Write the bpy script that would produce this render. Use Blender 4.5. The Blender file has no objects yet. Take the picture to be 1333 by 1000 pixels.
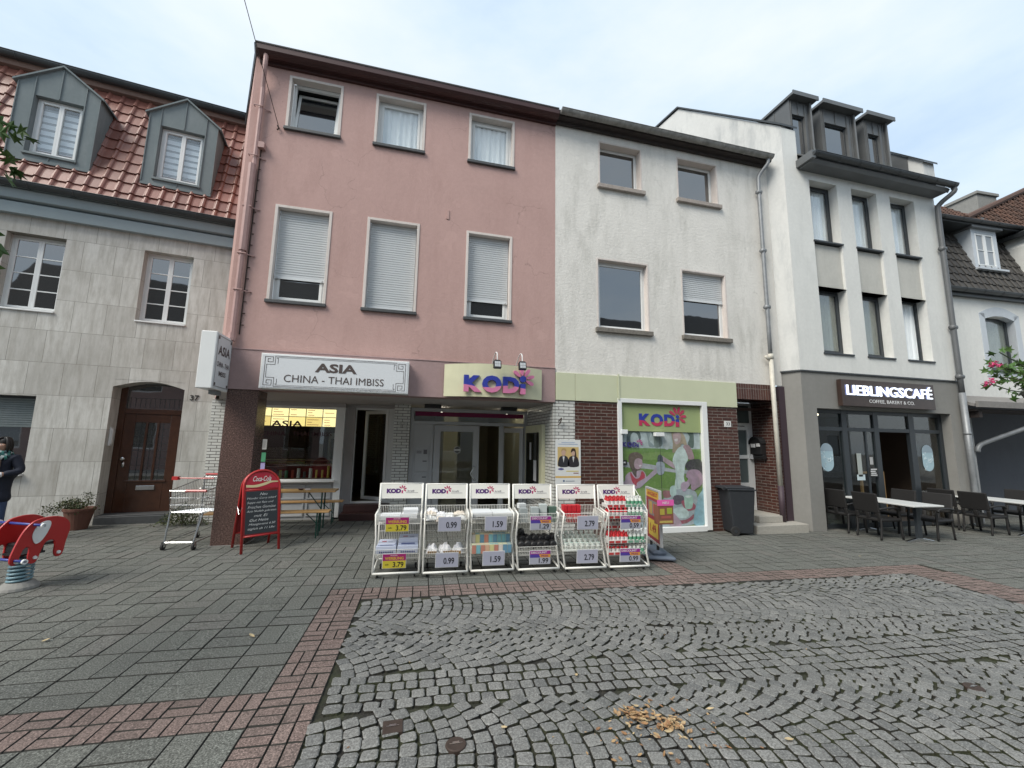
import bpy, math, random
from mathutils import Vector, Matrix
R = math.radians
random.seed(7)
sc = bpy.context.scene
COL = sc.collection
GS = -0.010                                  # the street falls a little to the right
def gz(x, y=0): return GS * x

# ---------------------------------------------------------------- mesh helper
class MB:
    def __init__(s): s.v = []; s.f = []; s.m = []; s.c = []; s.M = Matrix.Identity(4)
    def add(s, vs, fs, mi=0, col=(1, 1, 1)):
        b = len(s.v)
        for p in vs: s.v.append(tuple(s.M @ Vector(p)))
        for f in fs:
            s.f.append(tuple(b + i for i in f)); s.m.append(mi); s.c.append(col)
    def box(s, x0, x1, y0, y1, z0, z1, mi=0, col=(1, 1, 1)):
        s.add([(x0,y0,z0),(x1,y0,z0),(x1,y1,z0),(x0,y1,z0),(x0,y0,z1),(x1,y0,z1),(x1,y1,z1),(x0,y1,z1)],
              [(0,3,2,1),(4,5,6,7),(0,1,5,4),(1,2,6,5),(2,3,7,6),(3,0,4,7)], mi, col)
    def prism(s, pts, y0, y1, mi=0, col=(1,1,1), axis='y'):
        # polygon in xz extruded along y (axis y), in yz along x (axis x), in xy along z (axis z)
        n = len(pts)
        def P(a, b, t):
            return (a, t, b) if axis == 'y' else ((t, a, b) if axis == 'x' else (a, b, t))
        vs = [P(a, b, y0) for a, b in pts] + [P(a, b, y1) for a, b in pts]
        ar = sum(pts[i][0]*pts[(i+1) % n][1] - pts[(i+1) % n][0]*pts[i][1] for i in range(n))
        flip = (ar < 0) ^ (axis != 'y')
        fs = [tuple(range(n)), tuple(range(2*n-1, n-1, -1))] + [(i, i+n, (i+1) % n + n, (i+1) % n) for i in range(n)]
        if flip: fs = [tuple(reversed(f)) for f in fs]
        s.add(vs, fs, mi, col)
    def poly(s, pts, y, mi=0, col=(1,1,1)):
        # flat polygon in xz facing -y
        n = len(pts)
        ar = sum(pts[i][0]*pts[(i+1) % n][1] - pts[(i+1) % n][0]*pts[i][1] for i in range(n))
        f = tuple(range(n)) if ar > 0 else tuple(reversed(range(n)))
        s.add([(a, y, b) for a, b in pts], [f], mi, col)
    def tube(s, pts, r, n=8, mi=0, col=(1,1,1), caps=True):
        pts = [Vector(p) for p in pts]
        rs = r if isinstance(r, (list, tuple)) else [r]*len(pts)
        rings = []; prev = None
        for i, p in enumerate(pts):
            if i == 0: t = pts[1]-p
            elif i == len(pts)-1: t = p-pts[i-1]
            else: t = (pts[i+1]-p).normalized() + (p-pts[i-1]).normalized()
            if t.length < 1e-9: t = Vector((0,0,1))
            t.normalize()
            if prev is None:
                a = Vector((0,0,1)) if abs(t.z) < .9 else Vector((1,0,0))
                u = t.cross(a).normalized()
            else:
                u = (prev - t*prev.dot(t))
                u = u.normalized() if u.length > 1e-6 else t.orthogonal().normalized()
            prev = u; w = t.cross(u)
            rings.append([tuple(p + (u*math.cos(2*math.pi*k/n) + w*math.sin(2*math.pi*k/n))*rs[i]) for k in range(n)])
        vs = [q for rg in rings for q in rg]; fs = []
        for i in range(len(pts)-1):
            for k in range(n):
                a = i*n+k; b = i*n+(k+1) % n
                fs.append((a, b, b+n, a+n))
        if caps:
            fs.append(tuple(reversed(range(n)))); fs.append(tuple(range((len(pts)-1)*n, len(pts)*n)))
        s.add(vs, fs, mi, col)
    def lathe(s, prof, c=(0,0,0), n=16, mi=0, col=(1,1,1), axis='z'):
        vs = []; fs = []
        for r, h in prof:
            for k in range(n):
                a = 2*math.pi*k/n; x, y = r*math.cos(a), r*math.sin(a)
                if axis == 'z': vs.append((c[0]+x, c[1]+y, c[2]+h))
                elif axis == 'y': vs.append((c[0]+x, c[1]+h, c[2]-y))
                else: vs.append((c[0]+h, c[1]+x, c[2]+y))
        for i in range(len(prof)-1):
            for k in range(n):
                a = i*n+k; b = i*n+(k+1) % n
                fs.append((a, b, b+n, a+n))
        fs.append(tuple(reversed(range(n)))); fs.append(tuple(range((len(prof)-1)*n, len(prof)*n)))
        s.add(vs, fs, mi, col)
    def cyl(s, c, r, h, n=16, mi=0, col=(1,1,1), axis='z'): s.lathe([(r,0),(r,h)], c, n, mi, col, axis)
    def build(s, name, mats=None, parent=None, smooth=False, bevel=0, label=None, subsurf=0):
        me = bpy.data.meshes.new(name)
        me.from_pydata(s.v, [], s.f)
        if mats is not None:
            for m in (mats if isinstance(mats, (list, tuple)) else [mats]): me.materials.append(m)
        me.polygons.foreach_set('material_index', s.m)
        if any(c != (1,1,1) for c in s.c):
            at = me.color_attributes.new('Col', 'FLOAT_COLOR', 'CORNER')
            buf = []
            for p in me.polygons:
                c = s.c[p.index]
                buf += [c[0], c[1], c[2], 1.0]*p.loop_total
            at.data.foreach_set('color', buf)
        if smooth: me.polygons.foreach_set('use_smooth', [True]*len(me.polygons))
        me.update()
        o = bpy.data.objects.new(name, me); COL.objects.link(o)
        if parent is not None: o.parent = parent
        if bevel:
            b = o.modifiers.new('bevel', 'BEVEL'); b.width = bevel; b.segments = 2; b.limit_method = 'ANGLE'; b.angle_limit = R(40)
        if subsurf:
            b = o.modifiers.new('sub', 'SUBSURF'); b.levels = subsurf; b.render_levels = subsurf
        if label: o['label'] = label
        return o
def tag(o, label, cat, group=None, kind=None):
    if label: o['label'] = label
    if cat: o['category'] = cat
    if group: o['group'] = group
    if kind: o['kind'] = kind
    return o
def empty(name, loc=(0,0,0), rz=0, label=None, cat=None, group=None):
    o = bpy.data.objects.new(name, None); COL.objects.link(o)
    o.location = loc; o.rotation_euler = (0, 0, rz); o.empty_display_size = .1
    if label: tag(o, label, cat, group)
    return o
def kids(o): return [c for c in COL.objects if c.parent == o]
def copy_tree(o, parent=None):
    c = o.copy(); COL.objects.link(c)
    if parent is not None: c.parent = parent
    for ch in kids(o): copy_tree(ch, c)
    return c
def smooth_poly(pts, n=4):
    out = []; N = len(pts)
    for i in range(N):
        p0, p1, p2, p3 = pts[i-1], pts[i], pts[(i+1) % N], pts[(i+2) % N]
        for k in range(n):
            t = k/n
            out.append(tuple(.5*((2*p1[j]) + (-p0[j]+p2[j])*t + (2*p0[j]-5*p1[j]+4*p2[j]-p3[j])*t*t + (-p0[j]+3*p1[j]-3*p2[j]+p3[j])*t**3) for j in range(2)))
    return out
def smooth_line(pts, n=5):
    out = []; N = len(pts)
    for i in range(N-1):
        p0 = pts[max(i-1,0)]; p1 = pts[i]; p2 = pts[i+1]; p3 = pts[min(i+2,N-1)]
        for k in range(n):
            t = k/n
            out.append(tuple(.5*((2*p1[j]) + (-p0[j]+p2[j])*t + (2*p0[j]-5*p1[j]+4*p2[j]-p3[j])*t*t + (-p0[j]+3*p1[j]-3*p2[j]+p3[j])*t**3) for j in range(len(p1))))
    out.append(tuple(pts[-1])); return out

# ---------------------------------------------------------------- text
_tc = {}
def text_mesh(body, offset=0.0, shear=0.0, res=3):
    k = (body, offset, shear)
    if k in _tc: return _tc[k]
    cu = bpy.data.curves.new('lettering', 'FONT'); cu.body = body; cu.offset = offset; cu.shear = shear
    cu.resolution_u = res; cu.fill_mode = 'FRONT'
    ob = bpy.data.objects.new('lettering', cu); COL.objects.link(ob)
    dg = bpy.context.evaluated_depsgraph_get()
    me = bpy.data.meshes.new_from_object(ob.evaluated_get(dg))
    vs = [tuple(v.co) for v in me.vertices]; fs = [tuple(p.vertices) for p in me.polygons]
    bpy.data.objects.remove(ob); bpy.data.meshes.remove(me); bpy.data.curves.remove(cu)
    _tc[k] = (vs, fs); return vs, fs
def put_text(mb, body, x0, z0, w, h, y, depth=0.0, mi=0, col=(1,1,1), offset=0.0, shear=0.0, keep=False):
    # text standing in the xz plane, read from -y; fitted to the box w x h (keep: width follows height)
    vs, fs = text_mesh(body, offset, shear)
    if not vs: return
    ax, bx = min(v[0] for v in vs), max(v[0] for v in vs); az, bz = min(v[1] for v in vs), max(v[1] for v in vs)
    sz = h/(bz-az); sx = sz if keep else w/(bx-ax)
    P = [(x0+(v[0]-ax)*sx, z0+(v[1]-az)*sz) for v in vs]
    n = len(P)
    if depth <= 0:
        mb.add([(a, y, b) for a, b in P], fs, mi, col); return
    cnt = {}
    for f in fs:
        for i in range(len(f)):
            e = (f[i], f[(i+1) % len(f)]); cnt[tuple(sorted(e))] = cnt.get(tuple(sorted(e)), []) + [e]
    sides = [(e[0][0], e[0][0]+n, e[0][1]+n, e[0][1]) for e in cnt.values() if len(e) == 1]
    mb.add([(a, y, b) for a, b in P] + [(a, y+depth, b) for a, b in P], list(fs) + sides, mi, col)

# ---------------------------------------------------------------- materials
def new_mat(name):
    m = bpy.data.materials.new(name); m.use_nodes = True
    nt = m.node_tree; nt.nodes.clear()
    out = nt.nodes.new('ShaderNodeOutputMaterial'); b = nt.nodes.new('ShaderNodeBsdfPrincipled')
    nt.links.new(b.outputs[0], out.inputs[0])
    return m, nt, b, out
def N(nt, t, **kw):
    n = nt.nodes.new(t)
    for k, v in kw.items():
        if k in n.inputs: n.inputs[k].default_value = v
        else: setattr(n, k, v)
    return n
def L(nt, a, b): nt.links.new(a, b)
def rgb(c): return (c[0], c[1], c[2], 1)
def coords(nt, mode='Object', scale=(1,1,1)):
    tc = N(nt, 'ShaderNodeTexCoord'); mp = N(nt, 'ShaderNodeMapping'); mp.inputs['Scale'].default_value = scale
    L(nt, tc.outputs[mode], mp.inputs[0]); return mp.outputs[0]
def mixc(nt, fac, a, b, mode='MIX'):
    m = N(nt, 'ShaderNodeMix', data_type='RGBA', blend_type=mode)
    for sock, val in ((m.inputs[0], fac), (m.inputs[6], a), (m.inputs[7], b)):
        if hasattr(val, 'links') or isinstance(val, bpy.types.NodeSocket): L(nt, val, sock)
        elif isinstance(val, (int, float)): sock.default_value = val
        else: sock.default_value = rgb(val)
    return m.outputs[2]
def ramp(nt, fac, stops):
    r = N(nt, 'ShaderNodeValToRGB'); L(nt, fac, r.inputs[0]); cr = r.color_ramp
    while len(cr.elements) < len(stops): cr.elements.new(.5)
    for e, (p, c) in zip(cr.elements, stops):
        e.position = p; e.color = rgb(c) if not isinstance(c, (int, float)) else (c, c, c, 1)
    return r.outputs[0]
def noise(nt, vec, scale, detail=4, rough=.55):
    n = N(nt, 'ShaderNodeTexNoise'); n.inputs['Scale'].default_value = scale; n.inputs['Detail'].default_value = detail; n.inputs['Roughness'].default_value = rough
    L(nt, vec, n.inputs['Vector']); return n.outputs['Fac']
def bump(nt, b, h, strength=.3, dist=.01):
    n = N(nt, 'ShaderNodeBump'); n.inputs['Strength'].default_value = strength; n.inputs['Distance'].default_value = dist
    L(nt, h, n.inputs['Height']); L(nt, n.outputs[0], b.inputs['Normal'])
def plain(name, c, rough=.6, var=.12, vs=6, metal=0, bmp=0, bs=60, spec=.5, coat=0):
    m, nt, b, o = new_mat(name); v = coords(nt)
    f = noise(nt, v, vs, 5)
    d = tuple(x*(1-var) for x in c); e = tuple(min(1, x*(1+var)) for x in c)
    L(nt, mixc(nt, f, d, e), b.inputs['Base Color'])
    b.inputs['Roughness'].default_value = rough; b.inputs['Metallic'].default_value = metal
    b.inputs['Specular IOR Level'].default_value = spec; b.inputs['Coat Weight'].default_value = coat
    if bmp: bump(nt, b, noise(nt, v, bs, 3), bmp, .004)
    return m
def plaster(name, c, grime, gr=.35, bs=45, bst=.5, streak=True, crack=0):
    m, nt, b, o = new_mat(name); v = coords(nt)
    big = noise(nt, v, .9, 6, .6); fin = noise(nt, v, 14, 4)
    col = mixc(nt, ramp(nt, big, [(.35, 0), (.75, 1)]), c, tuple(x*.88 for x in c))
    col = mixc(nt, ramp(nt, fin, [(.4, 0), (.7, .35)]), col, tuple(min(1, x*1.1) for x in c))
    if streak:
        st = noise(nt, coords(nt, scale=(2.2, 2.2, .55)), 1.6, 8, .7)
        pat = noise(nt, coords(nt, scale=(1, 1, 1)), .7, 3)
        mm = N(nt, 'ShaderNodeMath', operation='MULTIPLY'); L(nt, ramp(nt, st, [(.45, 0), (.75, 1)]), mm.inputs[0]); L(nt, ramp(nt, pat, [(.35, 0), (.6, gr)]), mm.inputs[1])
        col = mixc(nt, mm.outputs[0], col, grime)
    if crack:
        wv = N(nt, 'ShaderNodeTexNoise'); wv.inputs['Scale'].default_value = 2.2; wv.inputs['Detail'].default_value = 6; L(nt, v, wv.inputs['Vector'])
        vm = N(nt, 'ShaderNodeVectorMath', operation='MULTIPLY_ADD'); L(nt, wv.outputs['Color'], vm.inputs[0]); vm.inputs[1].default_value = (.9,.9,.9); L(nt, v, vm.inputs[2])
        vo = N(nt, 'ShaderNodeTexVoronoi'); vo.feature = 'DISTANCE_TO_EDGE'; vo.inputs['Scale'].default_value = .75; L(nt, vm.outputs[0], vo.inputs['Vector'])
        k = ramp(nt, vo.outputs['Distance'], [(.0, 1), (.006, 0)]); msk = ramp(nt, noise(nt, v, 1.1, 2), [(.50, 0), (.56, crack)])
        mm2 = N(nt, 'ShaderNodeMath', operation='MULTIPLY'); L(nt, k, mm2.inputs[0]); L(nt, msk, mm2.inputs[1]); col = mixc(nt, mm2.outputs[0], col, tuple(x*.45 for x in c))
        pt = noise(nt, v, 2.4, 2); col = mixc(nt, ramp(nt, pt, [(.66, 0), (.675, .35)]), col, tuple(min(1, x*1.12) for x in c))
        sp_ = noise(nt, v, 38, 2, .9); col = mixc(nt, ramp(nt, sp_, [(.74, 0), (.77, .6)]), col, tuple(x*.6 for x in c))
    L(nt, col, b.inputs['Base Color']); b.inputs['Roughness'].default_value = .9; b.inputs['Specular IOR Level'].default_value = .2
    bump(nt, b, noise(nt, v, bs, 5, .65), bst, .012)
    return m
def xz(nt, op='ADD'):
    tc = N(nt, 'ShaderNodeTexCoord'); s = N(nt, 'ShaderNodeSeparateXYZ'); L(nt, tc.outputs['Object'], s.inputs[0])
    ad = N(nt, 'ShaderNodeMath', operation=op); L(nt, s.outputs[0], ad.inputs[0]); L(nt, s.outputs[1], ad.inputs[1])
    c = N(nt, 'ShaderNodeCombineXYZ'); L(nt, ad.outputs[0], c.inputs[0]); L(nt, s.outputs[2], c.inputs[1])
    return c.outputs[0]
def brick(name, c1, c2, mortar, bw, bh, ms, rough=.6, offset=.5, bst=.6, noisy=.25, streaks=False, spec=.4, freq=2, op='ADD'):
    m, nt, b, o = new_mat(name); v = xz(nt, op)
    t = N(nt, 'ShaderNodeTexBrick'); t.offset = offset; t.offset_frequency = freq; L(nt, v, t.inputs['Vector'])
    for k, val in (('Color1', rgb(c1)), ('Color2', rgb(c2)), ('Mortar', rgb(mortar)), ('Scale', 1.0), ('Mortar Size', ms), ('Mortar Smooth', .15), ('Bias', 0.0), ('Brick Width', bw), ('Row Height', bh)):
        t.inputs[k].default_value = val
    ob = coords(nt); f = noise(nt, ob, 9, 6, .6)
    col = mixc(nt, ramp(nt, f, [(.35, 0), (.7, noisy)]), t.outputs['Color'], tuple(x*.5 for x in c1))
    if streaks:
        w = N(nt, 'ShaderNodeTexNoise'); w.inputs['Scale'].default_value = 1.0; w.inputs['Detail'].default_value = 9; w.inputs['Roughness'].default_value = .72
        L(nt, coords(nt, scale=(11, 11, 1.7)), w.inputs['Vector'])
        col = mixc(nt, ramp(nt, w.outputs['Fac'], [(.42, 0), (.66, .75)]), col, (.33, .31, .27))
        g = noise(nt, ob, .8, 5)
        col = mixc(nt, ramp(nt, g, [(.4, 0), (.75, .4)]), col, (.22, .205, .175))
        px = noise(nt, ob, 30, 6, .7)
        col = mixc(nt, ramp(nt, px, [(.55, 0), (.7, .35)]), col, (.5, .47, .41))
    L(nt, col, b.inputs['Base Color']); b.inputs['Roughness'].default_value = rough; b.inputs['Specular IOR Level'].default_value = spec
    iv = N(nt, 'ShaderNodeMath', operation='SUBTRACT'); iv.inputs[0].default_value = 1; L(nt, t.outputs['Fac'], iv.inputs[1])
    ad = N(nt, 'ShaderNodeMath', operation='MULTIPLY_ADD'); L(nt, noise(nt, ob, 60, 3), ad.inputs[0]); ad.inputs[1].default_value = .15; L(nt, iv.outputs[0], ad.inputs[2])
    bump(nt, b, ad.outputs[0], bst, .006)
    return m
def islands(name, cols, rough=.8, speck=.3, bst=.4, sscale=160, spec=.35, dirt=None, big=None):
    m, nt, b, o = new_mat(name); v = coords(nt)
    g = N(nt, 'ShaderNodeNewGeometry')
    n = len(cols); col = ramp(nt, g.outputs['Random Per Island'], [(i/(n-1), c) for i, c in enumerate(cols)])
    s = noise(nt, v, sscale, 2, .8)
    col = mixc(nt, ramp(nt, s, [(.38, speck), (.48, 0)]), col, tuple(x*.38 for x in cols[0]))
    col = mixc(nt, ramp(nt, s, [(.54, 0), (.66, speck)]), col, tuple(min(1, x*2.4) for x in cols[0]))
    bg = noise(nt, v, big or 1.1, 5, .6)
    col = mixc(nt, ramp(nt, bg, [(.4, 0), (.75, .35)]), col, dirt or tuple(x*.6 for x in cols[0]))
    L(nt, col, b.inputs['Base Color']); b.inputs['Roughness'].default_value = rough; b.inputs['Specular IOR Level'].default_value = spec
    ad = N(nt, 'ShaderNodeMath', operation='ADD'); L(nt, s, ad.inputs[0]); L(nt, noise(nt, v, 28, 4), ad.inputs[1])
    bump(nt, b, ad.outputs[0], bst, .004)
    return m
def printed(name='printed_surface', rough=.5, spec=.4, emit=0):
    m, nt, b, o = new_mat(name); a = N(nt, 'ShaderNodeAttribute'); a.attribute_name = 'Col'
    L(nt, a.outputs['Color'], b.inputs['Base Color']); b.inputs['Roughness'].default_value = rough; b.inputs['Specular IOR Level'].default_value = spec
    if emit: L(nt, a.outputs['Color'], b.inputs['Emission Color']); b.inputs['Emission Strength'].default_value = emit
    return m
def glass_clear(name, tint=(.9,.93,.92), refl=1.5):
    m, nt, b, o = new_mat(name); nt.nodes.remove(b)
    tr = N(nt, 'ShaderNodeBsdfTransparent'); tr.inputs[0].default_value = rgb(tint)
    gl = N(nt, 'ShaderNodeBsdfGlossy'); gl.inputs['Roughness'].default_value = .01
    f0 = ((refl-1)/(refl+1))**2*1.6; lw = N(nt, 'ShaderNodeLayerWeight'); lw.inputs[0].default_value = .5
    pw_ = N(nt, 'ShaderNodeMath', operation='POWER'); L(nt, lw.outputs['Facing'], pw_.inputs[0]); pw_.inputs[1].default_value = 5
    fr = N(nt, 'ShaderNodeMath', operation='MULTIPLY_ADD'); L(nt, pw_.outputs[0], fr.inputs[0]); fr.inputs[1].default_value = 1-f0; fr.inputs[2].default_value = f0
    mx = N(nt, 'ShaderNodeMixShader'); L(nt, fr.outputs[0], mx.inputs[0]); L(nt, tr.outputs[0], mx.inputs[1]); L(nt, gl.outputs[0], mx.inputs[2])
    L(nt, mx.outputs[0], o.inputs[0]); return m
def glass_dark(name, c=(.012,.014,.016), ior=2.7):
    m, nt, b, o = new_mat(name); b.inputs['Base Color'].default_value = rgb(c); b.inputs['Roughness'].default_value = .02
    b.inputs['IOR'].default_value = ior
    bump(nt, b, noise(nt, coords(nt), 1.6, 2), .06, .02)
    return m
def emis(name, c, s):
    m, nt, b, o = new_mat(name); b.inputs['Base Color'].default_value = rgb(c); b.inputs['Emission Color'].default_value = rgb(c); b.inputs['Emission Strength'].default_value = s
    return m
def twotone(name, top, bot, split, amp, freq, soft=.003):
    m, nt, b, o = new_mat(name); tc = N(nt, 'ShaderNodeTexCoord'); s = N(nt, 'ShaderNodeSeparateXYZ'); L(nt, tc.outputs['Object'], s.inputs[0])
    w = N(nt, 'ShaderNodeMath', operation='MULTIPLY'); L(nt, s.outputs[0], w.inputs[0]); w.inputs[1].default_value = freq
    sn = N(nt, 'ShaderNodeMath', operation='SINE'); L(nt, w.outputs[0], sn.inputs[0])
    q = N(nt, 'ShaderNodeMath', operation='MULTIPLY_ADD'); L(nt, sn.outputs[0], q.inputs[0]); q.inputs[1].default_value = amp; q.inputs[2].default_value = split
    d = N(nt, 'ShaderNodeMath', operation='SUBTRACT'); L(nt, s.outputs[2], d.inputs[0]); L(nt, q.outputs[0], d.inputs[1])
    mr = N(nt, 'ShaderNodeMapRange'); L(nt, d.outputs[0], mr.inputs[0]); mr.inputs[1].default_value = -soft; mr.inputs[2].default_value = soft
    L(nt, mixc(nt, mr.outputs[0], bot, top), b.inputs['Base Color']); b.inputs['Roughness'].default_value = .35
    return m
M = {}
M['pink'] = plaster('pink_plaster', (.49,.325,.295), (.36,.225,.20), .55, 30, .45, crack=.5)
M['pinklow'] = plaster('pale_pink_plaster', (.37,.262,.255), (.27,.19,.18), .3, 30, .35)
M['white'] = plaster('rough_white_stucco', (.72,.695,.65), (.42,.41,.37), .9, 20, .75, crack=.3)
M['cafe'] = plaster('smooth_white_render', (.70,.70,.67), (.42,.43,.42), .35, 60, .3)
M['cafeside'] = plaster('weathered_white_render', (.62,.62,.60), (.30,.32,.33), .8, 60, .3)
M['greige'] = plaster('greige_render', (.52,.51,.47), (.25,.25,.22), .3, 60, .3)
M['greywall'] = plaster('grey_render', (.245,.24,.225), (.15,.15,.14), .3, 70, .3)
M['trim'] = plaster('pale_window_trim', (.66,.60,.56), (.42,.36,.32), .5, 50, .15)
M['paleblue'] = plaster('pale_blue_render', (.52,.56,.60), (.36,.38,.42), .3, 60, .2)
M['reveal'] = plain('weathered_reveal', (.36,.33,.28), .85, .25, 5)
M['travertine'] = brick('travertine_cladding', (.66,.65,.61), (.50,.485,.45), (.13,.12,.10), .46, .57, .003, .55, .35, .35, .15, True)
M['brownbrick'] = brick('dark_brown_clinker', (.062,.026,.021), (.105,.04,.03), (.21,.185,.16), .235, .062, .007, .35, .5, .8, .5)
M['whitebrick'] = brick('white_glazed_brick', (.66,.66,.62), (.56,.56,.53), (.13,.12,.11), .20, .058, .006, .25, .5, .8, .1, spec=.6)
M['sidebrick'] = brick('white_glazed_side_brick', (.66,.66,.62), (.56,.56,.53), (.13,.12,.11), .20, .058, .006, .25, .5, .8, .1, spec=.6, op='SUBTRACT')
M['lintelbrick'] = brick('brown_soldier_brick', (.075,.028,.022), (.12,.05,.038), (.20,.17,.15), .062, .40, .007, .4, 0, .8, .5)
M['granite'] = islands('brown_granite', [(.11,.068,.058),(.11,.068,.058)], .25, .95, .05, 55, .6)
M['zinc'] = plaster('grey_zinc', (.185,.215,.222), (.30,.325,.32), .75, 90, .04)
M['zincdark'] = plain('dark_standing_seam', (.135,.14,.142), .5, .25, 3, .3)
M['gutter'] = plain('dark_gutter', (.06,.065,.068), .4, .3, 4, .4)
M['fascia'] = plain('blue_grey_fascia', (.27,.325,.345), .55, .12, 3)
M['brownwood'] = plain('dark_red_brown_paint', (.050,.017,.016), .5, .3, 5)
M['blackwood'] = plain('rotten_dark_board', (.03,.022,.02), .8, .5, 9)
M['tile'] = islands('red_clay_tile', [(.215,.082,.062),(.26,.105,.078),(.17,.066,.052),(.235,.09,.066)], .42, .15, .2, 60, .5, (.17,.10,.07))
M['darktile'] = islands('black_concrete_tile', [(.045,.042,.04),(.06,.056,.052),(.038,.035,.034)], .7, .3, .3, 70, .4, (.11,.10,.08))
M['redtile'] = islands('old_red_brown_tile', [(.085,.05,.038),(.12,.062,.044),(.07,.042,.034)], .8, .3, .3, 70, .3, (.06,.05,.04))
M['pvc'] = plain('white_window_plastic', (.74,.75,.74), .35, .05, 3)
M['anth'] = plain('anthracite_window_frame', (.030,.036,.042), .4, .1, 5)
M['shutter'] = plain('pale_grey_slat', (.62,.64,.65), .45, .06, 4)
M['slatesill'] = plain('dark_slate_sill', (.065,.068,.07), .5, .3, 14)
M['stonesill'] = plain('weathered_stone_sill', (.33,.29,.26), .9, .4, 22, bmp=.6)
M['mossill'] = plain('mossy_stone_sill', (.17,.155,.135), .95, .6, 25, bmp=.9)
M['glass'] = glass_clear('clear_glass'); M['glassw'] = glass_clear('reflecting_clear_glass', (.98,.99,.99), 1.75)
M['mirror'] = glass_dark('reflecting_glass')
M['mirrorgreen'] = glass_dark('greenish_glass', (.035,.045,.035), 2.4)
M['curtain'] = plain('white_curtain', (.84,.88,.90), .9, .06, 5)
M['voile'] = plain('grey_green_curtain', (.22,.25,.21), .9, .25, 6)
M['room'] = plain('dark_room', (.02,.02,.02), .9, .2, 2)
M['oak'] = plain('dark_oak_door', (.058,.022,.011), .3, .45, 11, coat=.3)
M['beige'] = plain('cream_panel', (.55,.57,.40), .5, .1, 2)
M['cream'] = plain('faded_cream_board', (.60,.585,.40), .5, .12, 5)
M['alu'] = plain('white_grey_aluminium', (.40,.41,.42), .4, .06, 3)
M['soffit'] = plaster('soffit_render', (.44,.42,.42), (.3,.28,.28), .4, 30, .3)
M['steel'] = plain('chrome_steel', (.62,.63,.64), .22, .1, 6, 1.0)
M['galv'] = plain('galvanised_pipe', (.24,.25,.26), .5, .35, 7, .35)
M['pinkpipe'] = plain('pink_painted_pipe', (.40,.25,.23), .6, .25, 7)
M['whitepipe'] = plain('stained_cream_pipe', (.55,.52,.45), .5, .3, 8)
M['black'] = plain('black_plastic', (.018,.018,.019), .45, .2, 8)
M['bin'] = plain('anthracite_bin_plastic', (.026,.029,.034), .5, .2, 9)
M['rubber'] = plain('black_rubber', (.02,.02,.02), .8, .2, 8)
M['red'] = plain('red_paint', (.42,.018,.018), .35, .1, 5, coat=.2)
M['darkred'] = plain('dark_red_board', (.30,.012,.016), .4, .2, 8, coat=.2)
M['white_p'] = plain('white_lacquer', (.74,.73,.68), .35, .06, 5)
M['slate'] = plain('blackboard', (.022,.026,.03), .6, .3, 5)
M['wood'] = plain('varnished_pine', (.42,.25,.10), .4, .25, 12)
M['greenmetal'] = plain('dark_green_metal', (.008,.05,.036), .4, .2, 6)
M['blue'] = plain('blue_steel_bar', (.03,.05,.26), .35, .1, 6)
M['spring'] = plain('pale_blue_spring', (.17,.28,.33), .4, .25, 9)
M['concrete'] = plain('grey_concrete', (.24,.235,.22), .85, .25, 14, bmp=.5)
M['step'] = plain('speckled_stone_step', (.36,.34,.30), .8, .3, 40, bmp=.3)
M['redstep'] = plain('dark_red_step', (.05,.02,.018), .5, .3, 9)
M['terra'] = plain('terracotta_pot', (.13,.055,.038), .75, .25, 10)
M['wicker'] = plain('dark_wicker', (.014,.013,.013), .6, .3, 60, bmp=.9, bs=110)
M['tabletop'] = plain('pale_table_top', (.60,.61,.60), .4, .1, 9)
M['print'] = printed()
def mk_photo():
    m, nt, b, o = new_mat('photo_print'); a = N(nt, 'ShaderNodeAttribute'); a.attribute_name = 'Col'; v = coords(nt)
    c = mixc(nt, ramp(nt, noise(nt, v, 7, 6, .7), [(.3, 0), (.75, .55)]), a.outputs['Color'], (.07,.10,.06)); c = mixc(nt, ramp(nt, noise(nt, v, 19, 5, .7), [(.5, 0), (.75, .18)]), c, (.45,.48,.42))
    L(nt, c, b.inputs['Base Color']); b.inputs['Roughness'].default_value = .35; return m
M['photo'] = mk_photo()
M['lit'] = printed('lit_print', .5, .4, 1.3)
M['leafg'] = islands('green_leaf', [(.045,.10,.022),(.07,.15,.03),(.035,.08,.02),(.10,.17,.04)], .5, .1, .1, 30)
M['leafd'] = islands('shrub_leaf', [(.05,.075,.03),(.08,.10,.045),(.10,.09,.04),(.04,.06,.03)], .6, .1, .1, 30)
M['bark'] = plain('brown_bark', (.10,.075,.05), .9, .3, 20, bmp=.8)
M['soil'] = plain('soil', (.03,.022,.016), .95, .3, 20)
M['flower'] = islands('pink_petal', [(.55,.05,.16),(.68,.12,.27),(.50,.03,.14)], .5, .05, .1, 30)
M['dead'] = islands('fallen_leaf', [(.30,.17,.08),(.42,.29,.15),(.17,.09,.05),(.52,.42,.25),(.24,.12,.06),(.40,.22,.10)], .7, .15, .3, 60)
M['skin'] = plain('skin', (.40,.23,.16), .5, .06, 9)
M['hair'] = plain('black_hair', (.012,.009,.008), .45, .3, 30)
M['coat'] = plain('navy_coat', (.014,.018,.032), .85, .15, 30)
M['jeans'] = plain('blue_jeans', (.04,.065,.13), .8, .2, 25)
M['iron'] = plain('rusty_cast_iron', (.06,.042,.034), .7, .4, 20, .4)
M['purple'] = plain('dark_purple_paint', (.055,.035,.045), .6, .15, 6)
M['wallin'] = plain('cream_wall', (.54,.49,.34), .8, .06, 2)
M['brownin'] = plain('brown_interior', (.075,.05,.036), .8, .2, 2)
M['floorin'] = plain('tiled_floor', (.10,.09,.085), .4, .2, 5)
M['bbase'] = plain('blue_grey_plastic', (.13,.16,.21), .5, .15, 6)
M['moss'] = None
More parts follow.
